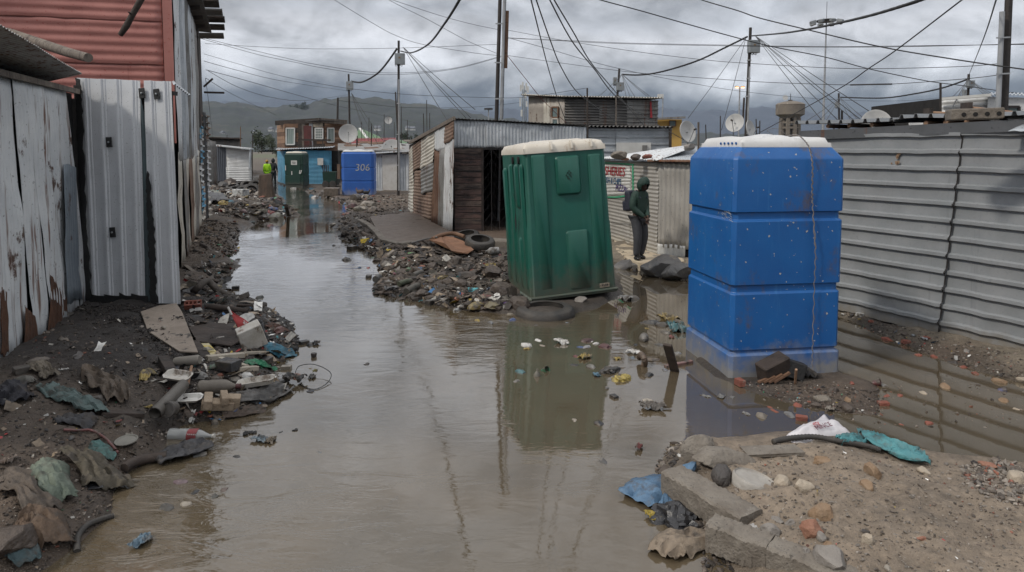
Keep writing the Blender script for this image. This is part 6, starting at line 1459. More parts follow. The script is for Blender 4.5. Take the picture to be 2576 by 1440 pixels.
rubble('gravel','grit and pebbles scattered over the sandy mound',Z5,4600,.8,6,[.5,.15,4,5,.04,.15],5,sink=.4)
rubble('gravel','pebbles and brick crumbs on the strip below the grey wall',Z6,800,1.2,4.5,[2,1,4,4,.4,.7],6,sink=.35)
rubble('rubble','broken stones around the far corner of the concrete slab',Z7,900,1.2,6,[4,2,4,2.5,1.5,.3],7)
rubble('gravel','brick crumbs and stones on the mud spit below the big blue toilet',Z8,900,1.2,5,[3,2,4,2.5,1.5,.8],8,sink=.35)
rubble('gravel','fine debris on the trodden path beside the two storey house',Z9,900,1.2,5,[5,3,3,2,2,.2],9)
rubble('gravel','heap of mixed pebbles at the right edge of the mound',[c8(2180,560),c8(2420,520),c8(2576,560),c8(2576,800),c8(2420,770),c8(2260,700)],500,4,11,[1,.6,3,6,.3,1.2],10,sink=.2)
rubble('rubble','dark broken stones and scraps under the kerbs of the mound',[(1655,1150),(1700,1108),(1745,1108),(1690,1180),(1700,1240),(1790,1325),(1850,1440),(1770,1440),(1735,1310),(1685,1255),(1645,1200)],420,3,13,[4,3,3,1.5,3,.2],15,shape=(1,.75,.5))
rubble('coal_grit','black coal grit spread in front of the grey gate',[(180,775),(210,762),(460,772),(520,870),(470,900),(400,900),(330,820),(240,800)],2200,1.4,5,[.3,.6,.2,0,6,0],12)
ZW=[(1860,1010),(2576,920),(2576,1100),(2150,1070),(2000,1040)]
rubble('gravel','stones and brick bits breaking the shallow water by the grey wall',ZW,200,1.6,5.5,[2,1,2,2,.6,1.2],13,sink=.15,cs=CL)
rubble('gravel','loose stones along the concrete edge behind the leaning toilet',[(1556,650),(1722,690),(1722,706),(1640,698),(1560,672)],160,3,10,[3,2,2,1,3,0],14)
bx_=M().box((0,0,0),(2,.16,.10));BXV=np.array(bx_.v);BXF=bx_.f;ch_=M().box((0,0,0),(2,1.5,.22),taper=.85);CHV=np.array(ch_.v);CHF=ch_.f
WC=[(.06,.045,.035),(.12,.09,.065),(.20,.165,.125),(.03,.026,.024)]
for zone,n,a_,b_,sd_,lb in[(Z1,190,5,24,41,'sticks and laths sticking out of the heap beside the slab'),(Z2,230,5,24,42,'sticks and splinters along the left waterline'),(Z3,230,3,16,43,'laths and sticks in the heap up the lane'),(Z4,150,3,14,44,'twigs and splinters on the left bank'),(Z7,80,3,14,45,'sticks around the far rubble'),(Z5,60,2,9,46,'thin twigs lying on the mound'),(Z8,40,3,10,47,'splinters on the mud spit')]:
 rubble('sticks',lb,zone,n,a_,b_,[3,3,2,4],sd_,(1,.8,.8),BXV,BXF,cs=WC,jit=.03,tilt=.16,sink=.4)
for zone,n,a_,b_,sd_,lb in[(Z1,150,4,15,51,'flat broken brick and slab pieces on the heap beside the slab'),(Z2,90,3,12,52,'flat broken pieces along the left waterline'),(Z3,90,3,11,53,'flat broken pieces in the heap up the lane'),(Z4,90,2,9,54,'flat stones on the left bank')]:
 rubble('rubble',lb,zone,n,a_,b_,[3,4,2,.8,3,.1],sd_,(.7,.7,.9),CHV,CHF,jit=.06,tilt=.4,sink=.25)
g3=np.array([(x,y,.18*math.sin(2.1*x+1.3*y)+.10*x*y)for y in(-1,0,1)for x in(-1,0,1)],float);g3f=grid_faces(3,3)
LC=[(.62,.61,.58),(.40,.38,.34),(.10,.09,.085),(.05,.16,.34),(.40,.05,.05),(.50,.36,.04),(.06,.25,.12),(.07,.25,.28),(.45,.16,.05),(.02,.02,.022),(.22,.17,.12)]
LW_=[3.4,4,3,.8,.8,.6,.4,.8,.3,3,4]
for zone,n,a_,b_,sd_,lb in[(Z2,260,6,20,30,'larger crumpled scraps matted along the left waterline'),(Z3,160,4,13,31,'larger scraps in the heap up the lane'),(Z1,150,6,17,32,'larger muddy scraps on the heap beside the slab'),(Z4,90,5,16,33,'muddy scraps half buried in the left bank'),(Z1,620,2,7,21,'torn plastic, paper and film mixed into the heap beside the slab'),(Z2,620,2,8,22,'scraps of plastic and paper along the left waterline'),(Z3,620,1.3,5,23,'household litter spilling from the heap up the lane'),(Z4,300,1.6,6,24,'small litter trodden into the left bank'),(Z7,160,1.3,5,25,'litter around the far rubble'),(Z5,90,1.4,5,26,'pale chips lying on the sandy mound'),(Z8,70,1.5,5,27,'litter chips on the mud spit'),(Z6,60,2,7,28,'chips of paper and plaster below the grey wall'),(Z9,120,1.5,5,29,'litter beside the two storey house')]:
 rubble('litter',lb,zone,n,a_,b_,LW_ if zone is not Z5 and a_<4 else[1,3,5,.35,.3,.3,.2,.5,.1,5,7]if zone is not Z5 else[5,3,.3,.1,.3,.1,0,.1,.2,.2,3],sd_,(1,.6,.5),g3,g3f,MT['litter'],LC,.12,.5,.05)
CM={}
def cmat(c,rough=.5,kind='p'):
 k=(tuple(round(x,3)for x in c),rough)
 if k not in CM:g_=sum(c)/3;d_=tuple((.72 if g_<.4 else 1.1)*(x*.8+g_*.2)+.02 for x in c);CM[k]=mat('piece_colour',d_,tuple(x*.6 for x in d_),scale=9,rough=rough,bump=.5,bscale=22,blot=(.075,.062,.05),bt=(.50,.62),bsc=9)
 return CM[k]
def g_lump(sz,seed,ridg=.35,sub=3,sharp=1.0):
 """crumpled bag or cloth: sharp ridges"""
 V,F=(ICO3 if sub==3 else ICO2);V=V.copy();sd_=seed*7.7
 n=1-2*np.abs(fbm(V[:,0]*2.2+V[:,2]*1.7+sd_,V[:,1]*2.2-V[:,2]*1.3,4,seed%13));n2=fbm(V[:,0]*1.1+sd_,V[:,1]*1.1+V[:,2],3,seed%7)
 V=V*(1+ridg*(n-.6)+.5*n2)[:,None];V[:,2]=np.where(V[:,2]<0,V[:,2]*.35,V[:,2])
 return V*np.array(sz)/2,F
def g_rock(sz,seed,sub=2):
 V,F=(ICO3 if sub==3 else ICO2);V=V.copy()
 rs=np.random.RandomState(seed);pl=rs.randn(11,3);pl/=np.linalg.norm(pl,axis=1)[:,None];d_=.62+.25*rs.rand(11)
 for p,d in zip(pl,d_):
  q=V@p;V=V-np.maximum(0,q-d)[:,None]*p
 V=V*(1+.10*fbm(V[:,0]*3+seed,V[:,1]*3+V[:,2]*2,3,seed%9))[:,None]
 return V*np.array(sz)/2*1.25,F
def g_box(sz,seed):
 rs=np.random.RandomState(seed);m_=M().box((0,0,0),sz);return np.array(m_.v)*(1+.05*rs.randn(8,3)),m_.f
def g_film(sz,seed):
 n=14;x,y=np.meshgrid(np.linspace(-.5,.5,n),np.linspace(-.5,.5,n));r=1+.5*fbm(np.arctan2(y,x)*1.3+seed,np.full(x.shape,seed*1.1),3,seed%11)
 z=sz[2]*(1-2*np.abs(fbm(x*3+seed,y*3,4,seed%5)))*.7;return np.stack([x*r*sz[0],y*r*sz[1],z],-1).reshape(-1,3),grid_faces(n,n)
def g_bottle(sz,seed):
 L_,r=sz[0],sz[1]/2;pr=[(.2,0),(.96,.02),(1,.1),(.93,.2),(1,.3),(1,.55),(.9,.68),(.5,.82),(.27,.9),(.27,.97),(.3,.97),(.3,1)]
 m_=M().lathe((-L_/2,0,0),[(a*r,b*L_)for a,b in pr],14,Matrix.Rotation(R(90),3,'Y'));return np.array(m_.v),m_.f
def g_cup(sz,seed):
 r=sz[0]/2;h=sz[2];m_=M().lathe((0,0,0),[(r*.72,0),(r,h),(r*1.05,h),(r*.94,h*.96),(r*.68,h*.05),(.001,h*.05)],14,cap=False);return np.array(m_.v),m_.f
def g_tray(sz,seed):
 m_=M();loft(m_,sz[0]/2,sz[1]/2,[(0,.02),(sz[2],0),(sz[2],.012),(.006,.03)],.03);return np.array(m_.v),m_.f
GEN=dict(bag=g_lump,rock=g_rock,block=g_box,film=g_film,bottle=g_bottle,cup=g_cup,tray=g_tray)
_sd=[100]
def piece(kind,name,uv,px,col_,label,cat,group=None,rz=None,lift=0.0,asp=(1,.7,.45),rough=.5,tilt=(0,0),pos=None,sub=3,mt=None):
 """single object: px = its width in the picture (of 2576) at its own distance"""
 _sd[0]+=1;sd_=_sd[0];p=Vector(pos)if pos is not None else GT(*uv);w_=px*p.y/FPX;sz=tuple(w_*a for a in asp)
 V,F=GEN[kind](sz,sd_)if kind not in('bag','rock')else(g_lump(sz,sd_,sub=sub)if kind=='bag' else g_rock(sz,sd_,sub=sub))
 o=MO(name,V,F,mt or cmat(col_,rough),None,smooth=kind in('bag','bottle','cup'),origin=(0,0,0))
 if kind in('bag','rock'):auto_smooth(o,24 if kind=='bag' else 14)
 elif kind in('bottle','cup'):auto_smooth(o,40)
 elif kind=='block':bevel(o,min(sz)*.07,2)
 elif kind in('film',):solid(o,.0015)
 if p.z<.012:lift-=.12*sz[2]+.004
 up={'bag':.10,'rock':.12,'block':.45,'bottle':0,'film':.2,'cup':0,'tray':0}[kind]*sz[2]+(sz[1]*.35 if kind=='bottle' else 0)
 o.location=p+Vector((0,0,up+lift));o.rotation_euler=(tilt[0],tilt[1],random.uniform(0,6.28)if rz is None else rz)
 return setp(o,label,cat,group)
def drape(name,path,width,mat_,label,cat,bulge=.05,folds=.03,n=40,m=18,seed=1,lift=.01,taper=0.2,group=None,zabs=None):
 """cloth or film lying along a path of picture points, with folds running lengthwise"""
 pts=catm([GT(u,v)for u,v in path],8);L_=len(pts);V=[]
 for i in range(n+1):
  f=i/n;x=f*(L_-1);k=min(int(x),L_-2);p=pts[k].lerp(pts[k+1],x-k);d=(pts[min(k+1,L_-1)]-pts[max(k-1,0)]);d.z=0;d.normalize();s_=Vector((d.y,-d.x,0))
  w_=width*(1-taper*(2*f-1)**2)*(1+.6*float(fbm(f*4+seed,seed*1.3,2,seed)))
  for j in range(m+1):
   g_=j/m-.5;q=p+s_*g_*w_;z0=max(0,HT(q.x,q.y))if(i%4==0 and j%4==0)else None
   fo=folds*.9*(1-2.2*abs(float(fbm(g_*3.4+seed+f*1.6,f*2.2-g_*1.4,3,seed))))
   V.append([q.x,q.y,0 if z0 is None else z0,fo+.45*bulge*(abs(math.cos(g_*math.pi))**.7)*math.sin(math.pi*min(1,max(0,f*.9+.05)))])
 A_=np.array(V).reshape(n+1,m+1,4);zg=np.maximum(0,hgt_full(A_[...,0],A_[...,1])[0])
 A_[...,2]=zg+A_[...,3]+lift
 o=MO(name,A_[...,:3].reshape(-1,3),grid_faces(n+1,m+1),mat_,None,smooth=True);solid(o,.002);auto_smooth(o,50)
 return setp(o,label,cat,group)
def slab(name,pts_uv,z,th,mat_,label,cat,group=None,zs=None):
 ps=[G(u,v,(zs[i]if zs else z))for i,(u,v)in enumerate(pts_uv)];n_=len(ps)
 o=MO(name,[tuple(p)for p in ps]+[(p.x,p.y,p.z-th)for p in ps],[tuple(range(n_)),tuple(range(2*n_-1,n_-1,-1))]+[(i,i+n_,(i+1)%n_+n_,(i+1)%n_)for i in range(n_)],mat_);return setp(o,label,cat,group)
def rod(name,a,b,r,mat_,label,cat,group=None,z=(None,None),flat=None,n=10):
 A_=GT(*a)if z[0]is None else G(*a,z[0]);B_=GT(*b)if z[1]is None else G(*b,z[1])
 if flat:o=M().beam(A_+Vector((0,0,flat[1]/2)),B_+Vector((0,0,flat[1]/2)),flat[0],flat[1]).make(name,mat_);bevel(o,.004,1)
 else:o=auto_smooth(M().tube([A_+Vector((0,0,r)),A_.lerp(B_,.5)+Vector((.0,.0,r*1.2)),B_+Vector((0,0,r))],r,n).make(name,mat_))
 return setp(o,label,cat,group)
def path_tube(name,uvs,r,mat_,label,cat,lift=.0,n=10,ribs=None,group=None,zs=None):
 pts=catm([(GT(u,v)if zs is None else G(u,v,zs[i]))+Vector((0,0,lift))for i,(u,v)in enumerate(uvs)],10)
 if ribs:
  L_=sum((pts[i+1]-pts[i]).length for i in range(len(pts)-1));k=int(L_/ribs);dense=[]
  for i in range(k*2):
   x=i/(k*2-1)*(len(pts)-1);j=min(int(x),len(pts)-2);dense.append(pts[j].lerp(pts[j+1],x-j))
  o=M().tube(dense,[r*(1 if i%2 else.8)for i in range(len(dense))],n).make(name,mat_)
 else:o=M().tube(pts,r,n).make(name,mat_)
 return setp(auto_smooth(o,60),label,cat,group)
K=(.016,.016,.018);WH=(.55,.54,.51);GY=(.20,.19,.18);BR=(.14,.10,.07);TL_=(.05,.22,.25);BL=(.05,.15,.32);YL=(.52,.36,.03);RD=(.38,.04,.04);GN=(.03,.20,.09);CR=(.42,.36,.28);OR=(.5,.12,.03)
slab('board',[(354,784),(400,769),(444,763),(458,785),(498,886),(452,884),(372,833)],.33,.014,mat('beige_board',(.30,.25,.205),(.23,.19,.155),scale=5,rough=.7,bump=.3,blot=(.05,.045,.04),bt=(.6,.66),bsc=7,speck=(.05,.045,.04),spt=(.72,.73),spsc=22),'beige board with a cut corner lying on black grit before the gate','board',zs=[.33,.335,.34,.33,.26,.25,.30])
slab('board',[(475,823),(530,812),(590,814),(612,852),(583,870),(495,858)],.24,.015,MT['wood_dark'],'thin dark brown board half buried between the beige board and the white foam','board',zs=[.27,.26,.22,.20,.18,.24])
for i,(x,y)in enumerate([(0,555),(85,615),(108,682),(237,727),(458,690),(210,762)]):piece('rock','stone',c7(x,y),9 if i!=2 else 16,(.05,.045,.04)if i!=2 else CR,['charcoal lump on the upper part of the beige board','charcoal lump in the middle of the beige board','pale plaster chip on the beige board','charcoal lump near the right edge of the beige board','upright dark lump on the dark brown board','charcoal lump at the lower end of the beige board'][i],'stone','lumps on the boards',pos=GT(*c7(x,y))+Vector((0,-.03,.05)),sub=2)
fb_=piece('block','foam_block',(632,876),62,WH,'big white foam block smeared with mud at the left waterline','foam block',asp=(1,.55,1.05),rz=.5,tilt=(.28,-.35),mt=MT['white_dirty'])
path_tube('hose',[(645,818),(648,809),(656,812),(660,833),(674,853),(699,868),(727,874),(750,879)],.026,mat('hose_grey',(.07,.07,.075),(.05,.05,.05),rough=.5,bump=.1),'ribbed dark grey drain hose curving over the foam block into the water','hose',zs=[.20,.36,.36,.25,.16,.10,.05,.03],ribs=.013)
ra,rb,rc=G(578,779,.50),G(645,826,.22),G(606,846,.20)
n_=12;V=[]
for i in range(n_+1):
 for j in range(n_+1):
  a_,b_=i/n_,j/n_;p=ra*(1-a_)+(rb*(1-b_)+rc*b_)*a_;V.append(p+Vector((0,-.03*math.sin(b_*3.14)*a_-.012*math.sin(a_*9+b_*5),.0)))
um=MO('red_fabric',V,grid_faces(n_+1,n_+1),mat('red_fabric',(.36,.045,.045),(.30,.035,.035),scale=8,rough=.7,bump=.3,stain=(.2,.05,.04),ssc=(9,9,9)),None,smooth=True);solid(um,.003);setp(um,'torn triangle of red printed fabric standing behind the white foam block','fabric')
nn=(rb-ra).cross(rc-ra).normalized();nn=nn if nn.y<0 else-nn
text_on('print','aun',(rb*.45+rc*.25+ra*.3)+nn*.035,.085,nn,(rb-ra).normalized(),MT['paint_white'],um,depth=.001)
M().tube([ra-Vector((.02,0,-.03)),ra+Vector((.02,.0,-.06))],.012,8).make('tip',MT['white_plastic'],um)
path_tube('driftwood',[(479,742),(500,722),(522,708),(550,732),(587,750),(629,762),(668,770)],.05,mat('driftwood',(.075,.064,.055),(.05,.042,.036),scale=6,rough=.8,bump=.8,bscale=14,stain=(.12,.10,.085),ssc=(14,14,3),st=(.5,.7)),'thick grey tree limb with a humped root end reaching into the water','driftwood',zs=[.24,.38,.40,.27,.2,.12,.04])
for a_,b_,r_,m__,lb in[((520,777),(624,793),.04,'wood_dark','blackened log lying behind the red fabric'),((596,772),(664,776),.02,'wood_dark','dark branch end lying against the grey tree limb')]:rod('log',a_,b_,r_,MT[m__],lb,'log')
pw=mat('white_timber',(.42,.38,.31),(.30,.26,.21),scale=5,rough=.7,bump=.3,stain=(.1,.08,.06),ssc=(6,6,6),st=(.55,.65))
for a_,b_,fl,m__,lb in[((520,908),(613,899),(.07,.05),pw,'white painted timber lying level in front of the foam block'),((548,905),(624,930),(.045,.04),pw,'white painted lath sloping down to the water below the foam block'),((600,936),(647,932),(.06,.045),pw,'short white timber end dipping in the water'),((613,893),(668,890),(.04,.03),pw,'thin white lath touching the foot of the foam block'),((466,670),(508,702),(.07,.03),MT['wood_grey'],'grey plank leaning at the end of the gate wall'),((488,863),(522,906),(.09,.03),MT['wood_dark'],'flat dark plank end under the beige board'),((411,920),(438,968),(.09,.10),MT['wood_dark'],'charred block of wood with a pale top face'),((255,1042),(362,1048),(.08,.035),MT['wood_dark'],'wet black plank lying across the left bank'),((495,820),(470,800),(.03,.02),MT['wood_dark'],'thin dark stick across the beige board'),((545,905),(490,842),(.10,.012),mat('yellow_print_board',(.50,.47,.36),(.5,.38,.06),scale=5,rough=.5,bump=.1),'white and yellow printed strip between the boards and the foam')]:rod('plank',a_,b_,0,m__,lb,'plank','loose timber on the left bank',flat=fl)
rod('stick',(482,926),(471,980),.014,MT['wood_tan'],'pale peeled stick standing in the litter above the foam trays','stick',z=(.26,.16));rod('stick',(617,880),(620,922),.016,MT['wood_grey'],'short upright stick in front of the foam block','stick',z=(.2,.08))
b0=piece('bottle','bottle',(552,992),100,(.13,.115,.095),'large mud coated plastic bottle with a dark red cap','bottle',rz=.12,asp=(1,.38,.38),lift=.02,mt=mat('muddy_bottle',(.15,.13,.105),(.10,.085,.07),rough=.5,bump=.3))
M().lathe((.50*100*b0.location.y/FPX,0,0),[(.022,-.03),(.024,.012),(.001,.014)],12,Matrix.Rotation(R(90),3,'Y')).make('cap',cmat((.16,.02,.02)),b0,local=True)
b1_=piece('bottle','bottle',(482,1101),118,(.42,.42,.42),'clear crushed drink bottle with a red label lying in the water','bottle',rz=-.06,asp=(1,.30,.30),lift=-.005,mt=mat('clear_plastic',(.42,.43,.42),(.30,.31,.31),rough=.15,bump=.5,bscale=9,alpha=.75))
w_=118*b1_.location.y/FPX;lab=M().lathe((w_*.06,0,0),[(w_*.153,-w_*.11),(w_*.153,w_*.11)],18,Matrix.Rotation(R(90),3,'Y'),cap=False).make('label',cmat((.45,.02,.03),.35),b1_,local=True)
for k in range(5):M().box((w_*(.0+.04*k),-w_*.155*math.cos(.5),w_*.155*math.sin(.5)+.0),(w_*.02,.004,w_*.05),rot=(.5,0,0)).make('print',MT['paint_white'],lab,local=True)
M().lathe((w_*.5,0,0),[(w_*.05,-w_*.03),(w_*.05,w_*.02)],10,Matrix.Rotation(R(90),3,'Y')).make('cap',MT['white_plastic'],b1_,local=True)
for uv,px,rz,lb,tl_ in[((645,975),92,.2,'white foam tray with a rim floating at the waterline beside the muddy bottle',(0,-.1)),((477,1016),66,.15,'square white foam lid propped on the mud beside the grey pipe',(.25,0)),((450,984),72,-.15,'long white foam piece lying on the grey pipe',(.3,.1)),((440,1098),40,.4,'torn pale foam tray behind the clear bottle',(0,0))]:
 piece('tray','foam_tray',uv,px,WH,lb,'tray','white foam trays',rz=rz,asp=(1,.55,.14),lift=.03+(.09 if px==72 else 0),tilt=tl_,mt=MT['white_dirty']if px!=66 else MT['white_plastic'])
A_,B_=G(390,1040,.20),G(462,968,.27)
pp=M().tube([A_,B_],.05,16,cap=False).tube([B_,A_],.043,16,cap=False).make('pipe',mat('pipe_grey',(.13,.12,.105),(.09,.082,.072),rough=.6,bump=.3));auto_smooth(pp);setp(pp,'hollow grey pipe pointing at the viewer on the left bank','pipe')
o=M().lathe(G(424,1030,.20),[(.055,-.08),(.062,0),(.062,.02),(.05,.022),(.048,.008),(.001,.008)],18,Matrix.Rotation(R(75),3,'X')).make('tin',mat('tin_dark',(.10,.09,.08),rough=.5,bump=.2));auto_smooth(o);setp(o,'round dark tin showing its base beside the hollow pipe','tin')
fo_=E('foam_packing',GT(548,1030),'notched block of dirty beige packing foam at the waterline','packing foam');c=GT(548,1032);fm_=mat('foam_beige',(.33,.26,.19),(.24,.185,.13),scale=8,rough=.9,bump=.8,bscale=30)
for dx,dy,dz,sx_,sy_,sz_,rz in[(0,0,.05,.26,.12,.07,.4),(-.06,-.05,.10,.07,.20,.08,.4),(.05,.02,.10,.06,.18,.07,.5),(.10,.05,.06,.14,.10,.10,.3)]:bevel(M().box(c+Vector((dx,dy,dz)),(sx_,sy_,sz_),rot=(.1,.15,rz)).make('foam_bar',fm_,fo_),.008,2)
o=M().lathe(GT(472,924)+Vector((0,0,.06)),[(.045,-.12),(.05,-.1),(.047,0),(.05,.1),(.04,.12)],14,Matrix.Rotation(R(84),3,'Y')).make('tin',mat('cup_grey',(.22,.20,.17),(.15,.135,.115),rough=.6,bump=.3));auto_smooth(o);setp(o,'pale grey cylinder lying below the beige board','canister')
o=hollow_block('perforated_brick',GT(486,779)+Vector((0,0,.06)),.3,(.2,.1,.08),'red brown brick with holes behind the beige board','brick',mat_=MT['brick'],pitch=.5)
o=M().lathe(GT(318,1113)+Vector((0,0,.008)),[(.07,0),(.078,.006),(.078,.012),(.07,.012),(.066,.005),(.001,.005)],24,Matrix.Rotation(.12,3,'X')).make('metal_disc',mat('lid_metal',(.26,.25,.22),(.18,.17,.15),rough=.45,metal=.2,bump=.3));setp(o,'round metal tin lid lying on the left bank','lid')
path_tube('hose',[(160,1089),(200,1090),(230,1090),(265,1110),(297,1146)],.010,cmat((.26,.07,.06)),'thin dull red hose curving over the left bank','hose',lift=.02)
path_tube('tyre_strip',[(194,1392),(196,1356),(218,1328),(255,1311),(284,1303)],.020,MT['rubber'],'curved strip of black tyre at the lower left water edge','tyre strip',lift=.012,ribs=.02)
path_tube('tyre_strip',[c8(1050,432),c8(1150,412),c8(1300,408),c8(1450,428),c8(1600,452),c8(1700,480)],.022,MT['rubber'],'strip of ridged bicycle tyre in front of the white sack','tyre strip',lift=.03,ribs=.022)
path_tube('wire_loop',[c7(1045,980),c7(1070,930),c7(1150,913),c7(1230,930),c7(1302,980),c7(1280,1045),c7(1195,1093),c7(1120,1080),c7(1080,1055)],.004,MT['cable'],'loop of thin wire standing out of the water','wire',zs=[.01,.06,.08,.07,.05,.02,.01,.01,.01],n=5)
path_tube('log',[(314,1192),(335,1178),(370,1168),(420,1160)],.035,MT['wood_dark'],'wet black branch end at the water with black plastic wrapped round it','log',lift=.04)
def clothm(c,c2=None,r=.75):return mat('cloth',c,c2 or tuple(x*.55 for x in c),scale=6,rough=r,bump=.6,bscale=30,blot=(.06,.05,.042),bt=(.52,.64),bsc=5)
for path,w_,cm,lb,cat,bu,fo in[([(390,1168),(430,1155),(480,1138),(525,1122)],.22,clothm(K,(.035,.035,.04),.45),'black plastic sheet wrapped along the branch in the water','plastic sheet',.05,.05),([(118,978),(150,1000),(200,1020),(250,1050)],.20,clothm((.11,.16,.155)),'grey green rag trailing down the left bank','rag',.05,.05),([(148,1058),(190,1066),(240,1075)],.19,clothm((.05,.05,.055)),'dark grey sheet folded below the grey green rag','plastic sheet',.05,.03),([(205,948),(240,962),(280,985),(300,1020)],.26,clothm((.13,.10,.075)),'brown ragged cloth bundle in the middle of the left bank','rag',.09,.07),([(190,1150),(225,1175),(262,1215),(275,1240)],.30,clothm((.10,.085,.06)),'brown and green rags sliding to the water on the left bank','rag',.09,.07),([(95,1175),(125,1200),(145,1240),(160,1268)],.20,clothm((.16,.19,.15),(.06,.08,.06)),'crumpled green and white sack slumped on the lower left bank','sack',.10,.04),([(0,1215),(40,1225),(80,1262),(125,1298)],.20,clothm((.12,.095,.075)),'twisted brown cloth hanging down the lower left bank','rag',.06,.05),([(55,1310),(100,1330),(135,1390)],.26,clothm((.13,.085,.055)),'reddish brown cloth bundle at the bottom left','rag',.09,.06),([(0,985),(25,1000),(50,1020)],.28,clothm((.035,.035,.045)),'dark bin liner crumpled at the left edge','bin liner',.09,.05),([(10,1370),(45,1385),(75,1430)],.16,clothm((.06,.10,.11)),'dark teal rag at the bottom left corner','rag',.05,.04),([(225,1130),(250,1140),(275,1165)],.12,clothm((.08,.17,.16)),'small blue green netting scrap above the brown rags','netting',.04,.03),([(395,950),(372,940),(360,962)],.08,cmat(YL),'yellow and orange packet scrap above the grey pipe','wrapper',.02,.02),([(440,735),(470,728),(500,735)],.2,clothm((.24,.20,.15)),'pale brown cloth under the tree limb','rag',.04,.03),([(80,925),(110,940),(128,955)],.14,clothm((.2,.17,.13)),'pale crumpled rag beside the wall of the rusty shack','rag',.05,.04),([c8(245,800),c8(370,730),c8(500,760)],.42,clothm((.09,.17,.27),(.05,.10,.17),.5),'faded blue plastic bag spread in the water against the kerb','plastic bag',.07,.05),([c8(290,880),c8(380,860),c8(460,830)],.12,clothm((.30,.22,.03),None,.5),'yellow plastic between the blue and black bags','plastic bag',.05,.03),([c8(640,985),c8(560,1030),c8(440,1060),c8(370,1120)],.26,clothm((.24,.19,.14)),'beige torn sacking trailing from the kerb into the water','sacking',.05,.04),([c8(960,965),c8(900,1010),c8(880,1080)],.10,clothm((.48,.47,.46)),'white rag draped over the lower kerb','rag',.04,.03),([c8(1450,425),c8(1520,415),c8(1600,410)],.13,clothm((.07,.24,.26),(.05,.17,.19),.5),'teal mesh bag bunched beside the white sack','mesh bag',.05,.045),([c8(1620,360),c8(1690,420),c8(1800,470),c8(1900,510),c8(1990,530)],.22,clothm((.07,.24,.26),(.05,.17,.19),.5),'long teal mesh bag trailing to the right over the mound','mesh bag',.05,.045),([(665,882),(700,888),(742,893)],.16,clothm((.03,.15,.22),None,.4),'blue plastic sheet crumpled under the drain hose','plastic bag',.04,.04),([(622,922),(650,920),(682,925)],.16,clothm((.02,.19,.09),None,.4),'bright green plastic bag at the water below the foam block','plastic bag',.05,.03),([c7(840,640),c7(920,660),c7(1000,690)],.13,clothm((.10,.05,.035)),'folded brown cloth behind the drain hose','cloth',.05,.03),([c7(620,1165),c7(750,1155),c7(900,1130),c7(1010,1100)],.16,clothm((.11,.105,.10),None,.45),'long grey plastic film trailing into the water past the muddy bottle','plastic film',.03,.04),([c7(520,1300),c7(650,1285),c7(820,1250)],.10,clothm((.09,.065,.05)),'brown sheet edge lying on the water below the packing foam','plastic film',.02,.02),([cL(60,560),cL(140,600),cL(260,660)],.9,clothm((.06,.06,.065),None,.5),'dark grey tarpaulin over the far rubbish heap','tarpaulin',.25,.15),([cL(150,470),cL(230,520),cL(320,570)],.5,clothm((.22,.23,.2)),'pale grey sheeting on the far rubbish heap','sheeting',.15,.1)]:
 drape(name=cat.replace(' ','_'),path=path,width=w_,mat_=cm,label=lb,cat=cat,bulge=bu,folds=fo,seed=len(lb))
sp=[G(*c8(x,y),.17)for x,y in[(1080,360),(1360,240),(1545,310),(1190,412)]]
n_=26;V=[]
for i in range(n_+1):
 for j in range(n_+1):
  a_,b_=i/n_,j/n_;p=(sp[0]*(1-a_)+sp[1]*a_)*(1-b_)+(sp[3]*(1-a_)+sp[2]*a_)*b_
  e_=abs(math.sin(math.pi*a_))**.5*abs(math.sin(math.pi*b_))**.5;V.append((p.x,p.y,.11+.09*e_+.05*float(fbm(a_*3.2,b_*2.1,5,3))-.03*b_**6+(.05*(a_>.75)*(1-b_)*(a_-.75)/.25)))
sk_=MO('feed_sack',V,grid_faces(n_+1,n_+1),mat('sack_white',(.60,.58,.60),(.52,.50,.52),scale=6,rough=.45,bump=.35,bscale=12,blot=(.34,.24,.17),bt=(.62,.72),bsc=6),None,smooth=True);solid(sk_,.003);setp(sk_,'white printed meat sack lying across the edge of the mound','sack')
up_=Vector((0,-.42,.9));xd_=(sp[2]-sp[3]).normalized()
def onsack(a_,b_):i=int(a_*n_)*(n_+1)+int(b_*n_);return Vector(V[i])+Vector((0,-.012,.016))
text_on('print','MINCE',onsack(.58,.72),.058,up_,xd_,mat('print_maroon',(.13,.02,.04),bump=0),sk_,depth=.001,shear=.1)
text_on('print','ety',onsack(.50,.56),.055,up_,xd_,MT['paint_red'],sk_,depth=.001,shear=.2)
def kerb(a,b,w_,h_,z,label,name='kerbstone',mt='concrete'):
 A_,B_=G(*a,z),G(*b,z);d=(B_-A_);L_=d.length;d.normalize();s_=Vector((-d.y,d.x,0));n_=40;k_=10;V=[]
 prof=[(0,-h_),(0,-h_*.66),(0,-h_*.33),(0,-.012),(.012,0),(w_*.35,.0),(w_*.7,.0),(w_-.012,0),(w_,-.012),(w_,-h_)]
 for i in range(n_+1):
  for j,(x,y)in enumerate(prof):
   r_=.011*fbm(i*.9+j*3.1,j*1.7+z*9,3,4);ch=-.022*max(0,float(vnoise(i*.17,j*.4+L_)))
   V.append(A_+d*(L_*i/n_)+s_*(x+float(r_))+Vector((0,0,y+float(r_)+ch*(3<=j<=5))))
 F=grid_faces(n_+1,k_)+[tuple(range(k_)),tuple(n_*k_+q for q in reversed(range(k_)))]
 o=MO(name,V,F,MT[mt]);auto_smooth(o,35);return setp(o,label,'kerbstone' if name=='kerbstone' else 'slab','broken concrete edging of the mound')
kerb(c8(370,585),c8(850,868),.19,.15,.20,'long broken concrete kerb along the upper left side of the mound')
kerb(c8(640,905),c8(1010,1040),.15,.16,.205,'pale topped concrete kerb at the lower left of the mound')
